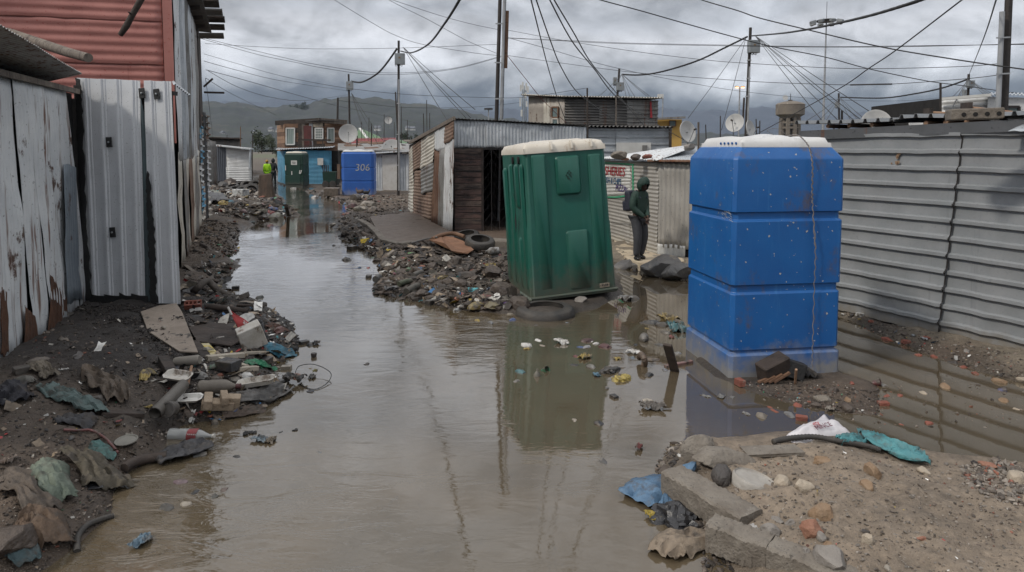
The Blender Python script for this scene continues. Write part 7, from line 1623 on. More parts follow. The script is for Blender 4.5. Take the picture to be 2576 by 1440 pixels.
kerb(c8(1010,1050),c8(1560,1255),.15,.16,.205,'last concrete kerb running out of the bottom of the picture')
for(x,y),px,asp,rz,lb in[((598,470),78,(1,.6,.75),.5,'upright broken concrete block at the tip of the mound'),((745,520),128,(1,.55,.28),.25,'flat tilted concrete slab behind the block at the tip of the mound'),((1045,462),150,(1,.35,.06),.08,'thin pale slab of cement under the tyre strip')]:
 piece('rock' if px<140 else 'block','concrete_block',c8(x,y),px*(1.15 if px<140 else 1),GY,lb,'concrete block','broken concrete edging of the mound',rz=rz,asp=asp,tilt=(.2 if px<130 else 0,.1 if px<130 else 0),lift=-.01,mt=MT['concrete'])
o=M().lathe(G(*c8(935,655),.175)+Vector((0,0,.02)),[(.13,-.06),(.135,.0),(.125,.015),(.12,.005),(.001,.0)],26,Matrix.Rotation(.22,3,'Y')).make('concrete_disc',MT['concrete_pale']);auto_smooth(o,40);setp(o,'round pale concrete disc half buried in the mound','disc')
for(x,y),px,mk_,asp,lb in[((1350,530),46,'rock_ochre',(1,.6,.35),'flat ochre stone just left of the tail of the teal bag'),((1655,600),48,'rock_ochre',(1,.7,.6),'peaked ochre stone below the long teal bag'),((1620,685),40,'rock_ochre',(1,.7,.5),'small ochre stone below the peaked one'),((1098,680),44,'rock_pale',(1,.9,.7),'pale upright stone right of the concrete disc'),((1235,695),54,'rock_pale',(1,.5,.5),'pale jagged stone beside the upright one'),((1345,862),58,'rock_ochre',(1,.9,.6),'large yellowish stone in the middle of the mound'),((1285,965),58,'rock_red',(1,.8,.75),'reddish cube shaped stone on the mound'),((1030,975),46,'rock_grey',(1,.8,.75),'grey angular stone beside the white rag'),((1385,1070),58,'rock_ochre',(1,.5,.3),'low orange stone in front of the reddish one'),((1400,1140),88,'rock_grey',(1,.7,.5),'big smooth dark grey stone near the bottom edge'),((1625,1025),34,'rock_pale',(1,.6,.8),'cream stone standing right of the low orange one'),((1155,915),26,'rock_grey',(1,.8,.6),'bluish grey pebble above the angular stone'),((1080,895),34,'rock_grey',(1,.6,.4),'flat grey chip left of the bluish pebble'),((1345,992),28,'rock_grey',(1,.8,.6),'smooth mauve grey pebble beside the reddish stone'),((2540,665),62,'rock_pale',(1,.7,.7),'large rounded pale stone at the right edge'),((2350,560),40,'rock_red',(1,.6,.4),'reddish stone at the gravel near the right edge'),((1960,590),40,'rock_pale',(1,.5,.3),'flat cream stone below the gravel'),((1140,1075),26,'rock_grey',(1,.8,.6),'dark pebble below the angular stone'),((1250,1085),24,'rock_grey',(1,.8,.6),'grey pebble left of the low orange stone'),((1955,1000),26,'rock_red',(1,.5,.3),'small orange chip on the bare sand'),((1610,962),20,'rock_dark',(1,.6,.4),'small dark chip above the cream stone'),((740,635),60,'rock_dark',(1,.8,.6),'black tarry lump beside the tilted slab'),((40,1365),0,'rock_grey',(1,1,1),'')]:
 if px:piece('rock','stone',c8(x,y),px*.95,GY,lb,'stone','stones on the sandy mound',asp=(asp[0],asp[1],min(1,asp[2]*1.5)),mt=MT[mk_],sub=3)
piece('rock','boulder',(30,1372),110,GY,'large smooth brown grey boulder at the bottom left corner','boulder',asp=(1,.9,.6),mt=MT['mudclod'])
for uv,px,lb in[((1268,742),66,'biggest mud caked boulder against the leaning green toilet'),((1308,770),52,'rounded earthy boulder in front of the leaning toilet'),((1462,758),28,'small grey block at the foot of the leaning toilet'),((1060,745),34,'dark boulder at the water edge of the heap'),((1100,742),30,'hollowed dark clod at the water edge of the heap'),((1008,690),30,'dark cube of rubble on the left of the heap'),((1145,665),40,'dark angular slab high on the heap'),((1160,720),34,'brown boulder in the lower heap'),((1090,712),28,'round dark clod in the middle of the heap'),((1240,690),44,'long mud clod right of the heap'),((975,668),26,'grey cube of rubble at the left tip of the heap'),((1085,676),30,'brown clod with a pale chip on the heap')]:
 piece('rock','boulder',uv,px,GY,lb,'boulder','larger lumps in the heap by the slab',asp=(1,.8,.7),mt=MT['mudclod']if 'grey' not in lb else MT['rock_grey'])
for(x,y),px,lb in[((1005,35),78,'leftmost'),((1145,55),50,'second from the left'),((1240,60),44,'third from the left'),((1350,100),100,'widest'),((1480,90),80,'rightmost, half hidden by the blue toilet')]:
 piece('rock','rubble_bag',cI(x,y),px,GY,'dark tarred lump on the bank below the boy, '+lb,'lump','tarred lumps below the boy',asp=(1,.8,.5),mt=mat('tarred_lump',(.07,.068,.068),(.12,.115,.11),scale=5,rough=.5,bump=.6,blot=(.2,.17,.13),bt=(.62,.68),bsc=4)if px==78 else bpy.data.materials['tarred_lump'])
def tyre(name,c,r,w_,rot,label,group='old tyres'):
 prof=[];ri=r*.62
 for k in range(17):
  a=math.pi*k/16;prof.append((ri+(r-ri)*math.sin(a)**.45,-w_/2*math.cos(a)))
 prof+=[(ri+.012,w_/2*.8),(ri+.02,0),(ri+.012,-w_/2*.8),prof[0]]
 m_=M();mt3_=Euler(rot).to_matrix();n_=56;k0=0
 for j,(rr_,z)in enumerate(prof):
  for i in range(n_):
   a=2*math.pi*i/n_;q=rr_-(.010 if(4<=j<=12 and(i+j//3)%2)else 0);m_.v.append(tuple(Vector(c)+mt3_@Vector((q*math.cos(a),q*math.sin(a),z))))
 for j in range(len(prof)-1):
  for i in range(n_):a=j*n_+i;b=j*n_+(i+1)%n_;m_.f.append((a,b,b+n_,a+n_))
 o=m_.make(name,MT['rubber']);auto_smooth(o,35);return setp(o,label,'tyre',group)
tyre('tyre',G(1374,796,.05)+Vector((0,.3,-.055)),.42,.24,(.04,-.02,0),'car tyre lying half sunk in front of the leaning green toilet')
tyre('tyre',GT(1206,640)+Vector((0,.25,.16)),.31,.2,(.25,.1,0),'tyre lying beside the brown cardboard below the doorstep')
tyre('tyre',GT(1172,612)+Vector((0,.3,.12)),.30,.16,(.2,-.1,0),'tyre mostly hidden behind the brown cardboard')
tp=[((cL(x,y)),r_,rot,lb)for(x,y),r_,rot,lb in[((610,420),.36,(.3,.1,0),'topmost'),((760,500),.38,(.9,.5,.2),'leaning steeply at the right end'),((700,440),.36,(.7,.4,.2),'leaning, behind the two at the right'),((540,470),.36,(.2,.2,0),'lying flat in the middle'),((820,440),.38,(1.0,.5,.3),'upright beside the brown slab'),((480,440),.34,(.3,-.1,0),'lying at the left end'),((640,500),.36,(.2,.1,0),'lowest, partly buried'),((400,290),.34,(1.2,.2,.3),'on top near the white shed'),((470,275),.34,(1.0,-.2,.3),'small one next to the white shed')]]
for uv,r_,rot,lb in tp:p=GT(*uv);tyre('tyre',p+Vector((0,0,.15)),r_,.2,rot,'old tyre in the far rubbish heap, '+lb,'tyres in the far heap')
for(x,y),(x2,y2),fl,mk_,lb in[((330,540),(860,770),(.28,.07),'wood_dark','long black beam lying across the far rubbish heap'),((860,740),(1010,810),(.2,.06),'wood_dark','dark beam end running to the waterline of the far heap'),((920,620),(1060,690),(.2,.05),'wood_brown','brown board below the brown slab'),((560,520),(680,600),(.14,.04),'wood_grey','grey lath on the far heap'),((430,450),(700,640),(.1,.04),'wood_grey','long thin pale pole over the far heap'),((1270,700),(1300,830),(.1,.1),'wood_dark','black post stump standing in the water by the far heap'),((70,110),(320,290),(.12,.08),'wood_grey','bleached pole leaning from the wall to the far heap'),((100,900),(260,910),(.2,.04),'wood_dark','dark plank lying on the mud by the two storey house'),((0,1250),(100,1300),(.2,.05),'wood_dark','dark plank end beside the lower wall of the two storey house'),((1150,710),(1260,730),(.14,.04),'white_plastic','white strip by the water at the far heap')]:
 rod('beam',cL(x,y),cL(x2,y2),0,MT[mk_],lb,'beam','timber in the far heap',flat=fl,z=(None,None)if 'post' not in lb else(.5,.02))
p=GT(*cL(950,560));o=M().box(p+Vector((0,.2,.42)),(.75,.22,1.15),rot=(-.15,-.12,-.1),taper=.7).make('tree_slab',mat('rough_brown_slab',(.09,.06,.042),(.06,.04,.03),scale=4,rough=.85,bump=.8,stain=(.04,.03,.022),ssc=(9,9,.8),st=(.45,.6)));bevel(o,.1,3);setp(o,'tall rough brown slab standing at the end of the tyres','slab')
for(x,y),px,kd,nm,col_,lb in[((350,670),36,'bag','plastic_bag',YL,'bright yellow plastic bag in the far rubbish heap'),((430,650),26,'bag','plastic_bag',(.04,.22,.32),'sky blue plastic bag beside the yellow one'),((470,540),20,'bag','plastic_bag',(.42,.25,.03),'ochre curled plastic among bottles in the far heap'),((680,565),15,'bag','plastic_bag',YL,'small yellow scrap near the tyres'),((1100,760),56,'rock','stump',(.24,.22,.15),'pale mossy boulder at the waterline of the far heap'),((470,385),56,'rock','boulder',(.11,.07,.05),'brown earth boulder on top of the far heap'),((330,400),32,'rock','boulder',(.05,.045,.04),'dark round boulder at the back of the far heap'),((1020,830),30,'bag','cloth',RD,'red cloth at the end of the beam'),((1070,815),24,'bag','cloth',(.03,.08,.3),'dark blue cloth beside the red one'),((420,510),26,'bottle','bottle',WH,'white plastic bottle in the far heap'),((400,500),30,'bottle','bottle',(.4,.4,.42),'pale jug beside the white bottle'),((600,545),34,'block','panel',(.45,.46,.45),'white panel among the tyres'),((840,690),30,'bag','plastic_bag',(.36,.33,.28),'pale sack in the lower far heap'),((960,760),30,'bag','plastic_bag',(.42,.38,.36),'translucent bag near the mossy boulder'),((790,805),16,'bag','wrapper',YL,'yellow wrapper low in the far heap'),((700,685),14,'bag','wrapper',YL,'yellow can by the beam'),((700,870),24,'bottle','bottle',(.38,.38,.3),'pale bottle at the lower edge of the far heap'),((760,865),16,'bag','cloth',TL_,'small teal rag at the lower edge of the far heap'),((640,780),22,'bag','wrapper',(.36,.2,.2),'pinkish packet in the far heap'),((1050,585),16,'bag','wrapper',(.05,.1,.4),'blue packet right of the brown slab'),((1155,600),18,'bag','wrapper',RD,'red packet right of the brown slab'),((910,750),18,'bag','plastic_bag',(.4,.2,.2),'pink translucent bag low in the far heap'),((930,860),34,'film','sheet',(.2,.18,.14),'flat brown sheet at the water of the far heap'),((1230,815),20,'bag','cloth',(.07,.15,.2),'dull blue rag by the black stump'),((2240,710),28,'bag','cloth',(.14,.02,.03),'dark red cloth on the far right bank'),((2180,730),16,'bag','cloth',WH,'white rag beside the dark red cloth'),((2150,815),22,'bag','wrapper',RD,'red wrapper at the water on the far right bank'),((1940,530),36,'block','block',(.2,.15,.11),'broken brown block left of the faded blue toilet'),((1830,500),26,'rock','boulder',(.08,.06,.05),'dark rock left of the broken brown block'),((2440,565),22,'rock','stone',CR,'pale pointed stone near the hens'),((2310,595),50,'bottle','log',(.16,.13,.1),'brown tube lying below the hens'),((2500,590),16,'bottle','bottle',(.1,.13,.14),'green grey bottle below the hens'),((1690,560),20,'bag','wrapper',WH,'white scrap in midstream'),((1370,430),16,'bag','wrapper',WH,'white scrap before the dark green toilet'),((1960,970),20,'rock','stone',CR,'pale stone on the muddy right bank'),((2480,690),40,'rock','rock',CR,'largest pale rock of the pile on the slab'),((2400,740),30,'rock','rock',CR,'pale rock left of the largest on the slab'),((2540,760),34,'rock','rock',(.3,.22,.15),'tan rock at the right of the pale pile'),((2330,760),24,'rock','rock',(.3,.27,.2),'small pale rock at the slab corner')]:
 piece(kd,nm,cL(x,y),px,col_,lb,nm.replace('_',' '),'pieces in the heaps up the lane',asp=(1,.7,.6)if kd!='bottle' else(1,.4,.4),rough=.45,sub=2)
cb=slab('cardboard',[(1080,603),(1108,593),(1140,597),(1165,606),(1192,628),(1176,638),(1150,636),(1136,631),(1118,612)],.40,.012,mat('brown_cardboard',(.20,.10,.055),(.15,.075,.042),scale=4,rough=.85,bump=.5,speck=(.4,.36,.3),spt=(.76,.78),spsc=12),'sheet of soggy brown cardboard draped on top of the heap','cardboard',zs=[.36,.40,.42,.40,.33,.29,.33,.38,.42])
path_tube('bark',[(1088,602),(1110,592),(1140,588),(1168,596)],.045,MT['wood_brown'],'rough brown bark strip along the top of the cardboard','bark',zs=[.38,.43,.45,.40]);path_tube('edging',[(1035,612),(1070,602),(1100,597)],.018,MT['galv_dark'],'curved black edging strip left of the cardboard','strip',zs=[.3,.36,.42])
for k in range(6):rod('slat',(936+k*5,732-k*3.5),(990+k*3.5,716-k*4.0),0,MT['galv_old'],'grey ribbed sheet strip at the left waterline of the heap, %s'%['lowest','second lowest','third lowest','third highest','second highest','highest'][k],'roofing strip','ribbed strips at the heap',flat=(.045,.02))
for a_,b_,r_,col_,lb in[((1023,742),(1052,728),.055,(.10,.09,.07),'grey green tube end at the waterline of the heap'),((1003,722),(1034,714),.045,(.08,.10,.05),'mossy green tube in the heap'),((1040,700),(1062,692),.045,(.13,.12,.105),'short grey tube above the mossy one'),((945,712),(955,706),.06,(.12,.12,.12),'grey tin at the left tip of the heap')]:rod('tube',a_,b_,r_,cmat(col_,.7),lb,'tube','tubes in the heap')
hp=[((800,120),WH,7,14,''),((470,555),(.1,.35,.05),20,'bright green wrapper'),((555,540),(.1,.35,.05),9,'tiny bright green scrap'),((870,850),YL,34,'wide yellow wrapper'),((1480,685),YL,34,'upright yellow wrapper near the toilet'),((690,890),(.22,.18,.05),26,'olive yellow rag'),((850,978),BL,26,'blue packet near the water'),((1450,985),BL,20,'blue packet beside the boulder'),((590,735),BL,34,'dull blue cloth'),((430,740),(.12,.26,.12),26,'pale green and orange bag'),((660,835),BL,24,'blue packet left of the yellow wrapper'),((85,695),BL,24,'blue packet at the left tip'),((760,680),(.2,.28,.36),22,'pale blue crumpled cup'),((385,900),(.3,.1,.18),30,'pink strip'),((255,795),(.34,.1,.14),22,'pink packet'),((335,790),(.14,.3,.08),24,'light green film'),((1090,590),CR,22,'cream chip'),((1330,825),WH,18,'white foam curl'),((975,790),WH,36,'white foam strip'),((1120,705),WH,30,'thin white stick'),((300,690),CR,22,'cream wrapper on the cube'),((620,715),OR,26,'orange and white wrapper'),((1530,955),YL,16,'yellow scrap by the boulder'),((1215,1130),YL,24,'yellow wrapper at the waterline'),((1680,1170),(.13,.05,.24),24,'purple wrapper near the tyre'),((1850,1110),RD,26,'red wrapper under the toilet lip'),((1410,1095),RD,30,'dull red packets at the waterline'),((890,1140),(.36,.34,.3),30,'pale bag with a yellow mark at the waterline'),((1065,985),WH,16,'white lump'),((205,1000),(.25,.26,.28),28,'silver film at the waterline'),((820,690),WH,12,'small white chip'),((1600,555),RD,14,'red bottle neck by the tyre'),((1500,540),(.36,.36,.36),34,'clear bottle by the tyre'),((120,775),WH,34,'white paper at the left water edge'),((720,1170),(.05,.045,.04),30,'dark brick in the water below the heap'),((410,1140),(.03,.12,.04),10,'green leaf on the water'),((1070,1255),(.35,.36,.36),34,'white bag afloat before the heap'),((1140,1222),GY,26,'grey bag afloat before the heap'),((1290,1225),(.34,.24,.04),54,'yellow glove like bag afloat'),((1500,1215),(.24,.19,.08),56,'olive brown bag afloat'),((1760,1380),(.06,.12,.34),26,'blue and white packet by the tyre'),((1310,1390),YL,24,'yellow scrap afloat'),((1480,1420),(.2,.21,.22),26,'grey lump afloat'),((1730,1300),(.3,.25,.18),20,'pale straw by the tyre')]
for(x,y),col_,px,lb in[(a,b,c_,d)for a,b,c_,d in[(h[0],h[1],h[2],h[3])for h in hp if len(h)==4 and h[3]]]:
 nm='wrapper' if 'wrapper' in lb or 'packet' in lb else 'bag' if 'bag' in lb else 'cloth' if 'cloth' in lb or 'rag' in lb else 'bottle' if 'bottle' in lb else 'scrap'
 piece('bottle' if nm=='bottle' and px>20 else 'film' if('strip' in lb or 'film' in lb)else 'block' if 'stick' in lb or 'brick' in lb else 'bag',nm,cC(x,y),px,col_,lb+(' on the heap beside the slab' if not any(w in lb for w in('water','afloat','tyre','toilet','heap'))else ', beside the rubble heap'),nm,'litter on and around the rubble heap',asp=(1,.6,.45)if 'stick' not in lb and 'strip' not in lb else(1,.12,.08),rough=.4,sub=2)
for(x,y),px,kd,nm,col_,lb in[((1060,1010),40,'bag','wrapper',OR,'orange crumpled wrapper floating inside the wire loop'),((1150,778),30,'bag','plastic',K,'black plastic piece floating right of the drain hose'),((1195,772),24,'film','plastic',K,'black tail of plastic floating beside it'),((982,948),24,'block','foam_cube',CR,'beige foam cube floating left of the wire loop'),((1155,948),13,'bag','fruit',(.28,.22,.1),'round olive fruit floating in the wire loop'),((1190,962),14,'film','leaf',(.3,.26,.04),'yellow leaf floating in the wire loop'),((1040,1048),62,'film','film',(.1,.1,.1),'dark grey film floating below the wire loop'),((1165,1012),24,'film','film',(.09,.09,.08),'grey scrap right of the orange wrapper'),((1160,1112),26,'bag','cloth',(.02,.03,.06),'navy scrap at the bottom of the wire loop'),((1560,917),20,'bag','leaf',(.07,.05,.035),'brown scrap alone in midstream'),((943,885),16,'rock','stone',K,'black clod near the green bag'),((790,437),28,'bag','plastic',(.02,.03,.02),'dark green black plastic floating beyond the tree limb'),((617,371),18,'block','chip',K,'black chip floating at the left bend'),((1415,165),34,'bag','cloth',K,'black rag floating off the right heap'),((1575,290),18,'block','block',(.05,.045,.04),'dark block in the water left of the heap'),((1455,88),24,'block','block',(.05,.045,.04),'dark slab end in the water near the slab'),((1325,62),13,'rock','stone',K,'black stone in the water up the lane'),((1510,222),10,'film','scrap',BL,'tiny blue scrap floating'),((1570,222),14,'bag','scrap',RD,'small red scrap floating'),((1600,150),14,'bag','scrap',GN,'small green scrap floating'),((1055,748),12,'rock','stone',K,'wet stone at the tip of the brown cloth'),((690,1420),20,'film','twig',K,'black scrap below the brown film'),((740,1412),18,'film','twig',K,'black twig scrap, next along'),((940,1406),18,'bag','twig',K,'small black clump in the stream'),((1045,1392),14,'film','twig',K,'bent black scrap farther out')]:
 piece(kd,nm,c7(x,y),px,col_,lb,nm.replace('_',' '),'things floating near the left shore',asp=(1,.7,.5),rough=.45,sub=2)
o=M().lathe(G(*c7(1180,862),.0),[(.028,0),(.033,.035),(.03,.045),(.001,.047)],14).make('round_stopper',cmat((.05,.03,.028)));auto_smooth(o);setp(o,'dark brown round lid floating upright above the wire loop','lid')
for(x,y),px,kd,nm,col_,lb in[((910,990),40,'bag','plastic_bag',(.17,.10,.12),'mauve grey bag afloat at the lower left'),((980,1037),34,'bag','plastic_bag',K,'small black bag right below the mauve one'),((838,1118),48,'bag','cloth',(.06,.055,.045),'dark folded rag afloat'),((935,1100),36,'bag','packet',CR,'cream packet touching the dark folded rag'),((1075,1062),34,'bag','cloth',(.07,.065,.05),'dark rag beside the round stone'),((1132,1025),28,'rock','stone',(.14,.09,.07),'round brown stone breaking the water'),((720,1292),54,'film','packet',(.14,.26,.36),'crumpled pale blue packet with a print afloat'),((1310,780),40,'film','packet',(.2,.28,.34),'pale blue packet afloat right of the clear bottle'),((1362,785),34,'film','leaf',(.22,.17,.11),'brown leaf shaped scrap beside the pale blue packet'),((1605,838),26,'bag','scrap',(.18,.19,.2),'grey scrap alone in open water'),((1190,860),28,'bag','cloth',K,'black clump at the end of the black plastic sheet'),((1080,690),34,'bottle','cup',(.2,.17,.13),'muddy cup half sunk above the clear bottle'),((1060,660),16,'film','wrapper',OR,'orange wrapper by the packing foam'),((980,650),20,'film','wrapper',RD,'red wrapper by the square foam lid'),((1015,850),44,'bag','plastic_bag',(.16,.16,.15),'grey translucent bag on the black sheet'),((1190,625),20,'bag','wrapper',(.04,.09,.3),'blue wrapper below the packing foam'),((750,615),18,'film','wrapper',YL,'yellow and white packet left of the hollow pipe'),((1000,460),50,'bag','plastic_bag',(.19,.18,.165),'greyish bag beside the pale cylinder'),((1090,470),40,'bag','plastic_bag',(.17,.12,.08),'brown bag behind the muddy bottle'),((1180,480),44,'bag','plastic_bag',(.2,.17,.13),'pale brown bag at the neck of the muddy bottle'),((900,425),40,'bag','cloth',(.02,.03,.06),'navy bag beside the charred block'),((1150,350),24,'bag','wrapper',RD,'red wrapper between white laths'),((1150,420),56,'block','tile',(.05,.05,.055),'dark slate tile below the white lath'),((1340,390),34,'block','box',(.03,.03,.033),'black box on the green bag'),((1075,410),30,'bag','packet',(.1,.2,.12),'green grey packet near the pale cylinder'),((1100,290),62,'bag','sheeting',(.4,.37,.32),'white crumpled sheeting behind the laths'),((1400,230),44,'bag','cloth',(.24,.1,.08),'reddish cloth behind the drain hose end'),((1090,8),26,'bag','plastic_bag',YL,'yellow bag beside the tree limb'),((1420,480),34,'bag','film',(.17,.17,.165),'grey film at the tip of the foam tray'),((1240,455),40,'bag','tray_scrap',WH,'white scrap behind the foam tray'),((120,440),44,'block','brick',(.13,.11,.09),'muddy brick by the rusty shack'),((130,480),52,'bag','cloth',(.17,.16,.13),'pale folded sacking by the rusty shack'),((185,390),52,'bag','cloth',(.22,.17,.13),'pinkish brown rag by the foot of the wall'),((50,600),44,'film','paper',(.36,.36,.35),'white paper scrap at the left edge'),((310,270),24,'rock','stone',(.17,.14,.11),'tan stone on the black grit'),((345,150),24,'rock','stone',(.14,.12,.1),'flat stone near the foot of the rusty wall'),((320,430),20,'film','straw',WH,'curved white plastic sliver on the mud'),((650,752),16,'film','paper',(.4,.36,.28),'cream paper scrap above the tin lid'),((600,685),14,'film','wrapper',RD,'small red scrap above the tin lid'),((1530,290),24,'block','chip',K,'black chip by the hose mouth'),((40,890),40,'film','cloth',(.24,.16,.11),'tan scrap at the left edge'),((632,77),14,'rock','stone',(.26,.23,.19),'pale round stone at the foot of the grey gate'),((490,585),60,'rock','clod',(.1,.08,.06),'dark earth clod in the rags'),((540,560),30,'bag','packet',TL_,'teal packet in the brown rags'),((285,1175),22,'rock','stone',(.1,.09,.08),'round wet stone on the lower left bank'),((355,770),28,'rock','clod',(.06,.055,.05),'dark clod beside the red hose')]:
 piece(kd,nm,c6(x,y),px,col_,lb,nm.replace('_',' '),'litter on the left bank and its water',asp=(1,.65,.45)if kd!='bottle' else(1,.5,.5),rough=.45,sub=2)
for(x,y),px,kd,nm,col_,lb in[((225,695),24,'bag','plastic_bag',WH,'white bag corner above the white pair'),((130,738),40,'bag','plastic_bag',WH,'pair of wet white bags afloat'),((125,772),14,'film','scrap',YL,'yellow scrap below the white pair'),((265,742),20,'bag','scrap',CR,'beige scrap right of the white pair'),((435,722),36,'film','packet',WH,'flat white packet afloat'),((600,755),22,'bag','packet',(.03,.1,.3),'blue packet in the wet clump'),((655,755),30,'bag','packet',(.36,.36,.38),'silver packet in the wet clump'),((700,705),14,'bag','packet',WH,'white knob on the wet clump'),((735,725),22,'bag','packet',WH,'white packet right of the knob'),((660,700),34,'bag','cloth',(.08,.02,.02),'dark maroon rag behind the clump'),((820,752),40,'bag','cloth',(.13,.03,.03),'dark red rag right of the wet clump'),((560,838),20,'bag','packet',(.2,.03,.03),'dark red packet before the clump'),((640,852),34,'film','strip',YL,'yellow strip beside the dark red packet'),((65,970),36,'bag','plastic_bag',TL_,'teal bag afloat before the leaning toilet'),((265,958),18,'cup','cup',GN,'tilted green cup beside the bottle neck'),((40,1055),26,'bag','scrap',(.24,.22,.19),'grey scrap below the teal bag'),((700,932),34,'bag','packet',(.26,.25,.22),'grey crumpled packet in the middle'),((870,970),56,'bag','plastic_bag',(.04,.038,.036),'large dark bag behind the yellow one'),((970,1035),66,'bag','carrier_bag',(.58,.42,.02),'bright yellow carrier bag with a red mark afloat'),((750,1008),24,'film','scrap',(.05,.2,.32),'bright blue scrap left of the yellow carrier bag'),((1210,1005),36,'bag','plastic_bag',K,'black bag right of the yellow carrier bag'),((900,1200),22,'block','block',K,'small black block standing in the water'),((1200,1230),28,'rock','stone',CR,'smooth cream stone in open water'),((1235,1300),56,'film','twig',(.12,.1,.08),'brown twig lying on open water'),((550,1405),22,'bag','paper_cone',CR,'pale pointed cone standing in the water'),((765,1432),36,'bag','plastic',K,'black scrap right of the pale cone'),((1165,695),34,'bottle','bottle',(.24,.22,.19),'muddy bottle lying in the shallows'),((1465,812),24,'bag','packet',(.34,.34,.33),'silver packet by the leaning plank'),((1355,628),36,'bag','cloth',(.16,.14,.11),'striped brown cloth by the teal sheet'),((1240,540),44,'bag','heap_bag',K,'black bag in the small heap left of the blue toilet'),((1330,560),44,'bag','heap_bag',(.05,.05,.045),'dark bag in the small heap left of the blue toilet'),((1370,520),50,'film','cloth',(.35,.24,.04),'mustard cloth over the small heap'),((1350,548),18,'bag','packet',(.16,.07,.3),'purple packet in the small heap'),((1475,552),20,'bag','packet',(.3,.06,.05),'red packet against the blue toilet'),((1315,570),9,'bag','lid',WH,'white round lid in the small heap'),((1145,540),18,'bag','shoe',K,'black shoe like lump left of the small heap'),((1450,600),62,'film','sheet',TL_,'bright teal sheet against the blue toilet'),((1190,590),10,'film','scrap',YL,'tiny yellow card by the black shoe'),((1410,668),18,'film','wrapper',(.4,.12,.1),'pink wrapper by the striped cloth'),((1240,870),36,'bag','cloth',(.2,.14,.09),'brown cloth right of the curled hose'),((1060,850),26,'bag','plastic_bag',(.13,.18,.22),'pale blue bag left of the curled hose'),((1075,808),30,'film','packet',WH,'white strip above the curled hose'),((930,858),18,'film','wrapper',YL,'yellow and red card on a stick'),((1300,735),26,'bag','cloth',(.1,.09,.08),'grey clump in the shallows'),((1090,735),20,'bag','cloth',K,'black clump in the shallows'),((545,915),24,'bag','twig',K,'black sunken scrap in the middle'),((835,1120),14,'film','scrap',GY,'grey bent scrap below the dark bag'),((1350,955),24,'bag','scrap',(.3,.3,.32),'silver scrap at the foot of the leaning plank'),((210,560),12,'rock','stone',(.08,.07,.06),'small stone below the tyre'),((480,537),10,'bag','scrap',(.3,.4,.5),'tiny pale blue scrap below the tyre'),((1060,325),40,'bag','clod',(.07,.06,.05),'dark clod right of the leaning toilet'),((1000,345),44,'film','film',(.25,.25,.25),'silver film right of the leaning toilet')]:
 piece(kd,nm,cI(x,y),px,col_,lb,nm.replace('_',' '),'litter in the middle water',asp=(1,.7,.45)if kd!='cup' else(1,1,1.1),rough=.4,sub=2 if px<50 else 3,rz=.4 if kd=='cup' else None,tilt=(.9,.6)if kd=='cup' else(0,0))
rod('plank',cI(1372,742),cI(1440,985),0,MT['wood_dark'],'short dark plank leaning upright in the water beside the blue toilet','plank',z=(.33,-.02),flat=(.09,.03))
rod('float',cI(1355,935),cI(1590,890),0,cmat((.40,.19,.16),.5),'pink sole shaped strip behind the leaning plank','strip',flat=(.05,.03))
path_tube('hose',[cI(1125,845),cI(1140,820),cI(1165,850),cI(1172,900),cI(1150,930)],.035,cmat((.20,.12,.07),.6),'curled brown ribbed hose standing out of the water','hose',zs=[.05,.11,.10,.03,-.03],ribs=.022)
o=piece('bottle','bottle',cI(215,1010),42,(.24,.22,.17),'muddy bottle standing upright with its neck above water','bottle',rz=0,asp=(1,.42,.42),tilt=(0,-1.5),lift=-.02)
for i,((x,y),px,mk_,lb)in enumerate([((850,60),44,'brick','red brick end left of the dark crate'),((1200,190),46,'brick','large red brick lump on the mud spit'),((1310,190),40,'mudclod','brown lump right of the large red one'),((1060,222),34,'brick','clean red half brick in the water'),((1030,200),28,'brick','small red piece behind the half brick'),((985,252),64,'concrete','tan oblong brick near the white sack'),((1225,275),46,'brick','red and white brick touching the sack'),((1500,205),54,'mudclod','brown brick lump beyond the sack'),((1505,155),38,'rock_ochre','orange stone on the mud spit'),((1530,55),26,'brick','red brick right of the toilet foot'),((1722,185),40,'brick','red brick in the reflected wall, left one'),((1740,132),36,'brick','red chunk farther back, left of a pair'),((1820,128),36,'brick','red chunk farther back, right of a pair'),((1998,295),44,'brick','red brick alone in the middle of the reflection'),((1960,112),36,'rock_pale','white and pink stone in the reflection'),((2100,75),54,'rock_ochre','tan stone cluster in the shallows'),((2430,45),60,'rock_ochre','large orange grey stone near the right edge'),((2450,160),50,'rock_ochre','flat orange stone under the water at right'),((2530,210),34,'rock_pale','cream lump at the right edge'),((1345,152),60,'concrete','flat grey slab on the mud spit'),((1005,268),24,'rock_dark','black clod in front of the tan brick'),((2570,40),40,'rock_pale','pale stone cut by the right edge'),((1420,100),44,'mudclod','pale brown stone above the flat slab'),((1830,305),24,'brick','faint red piece sunk in the reflection')]):
 piece('rock' if 'brick ' not in lb or i%2 else 'block','brick' if mk_=='brick' else 'stone',c8(x,y),px*.62,GY,lb,'brick' if mk_=='brick' else 'stone','bricks and stones in the shallow water',asp=(1,.65,.6),mt=MT[mk_],lift=-.004)
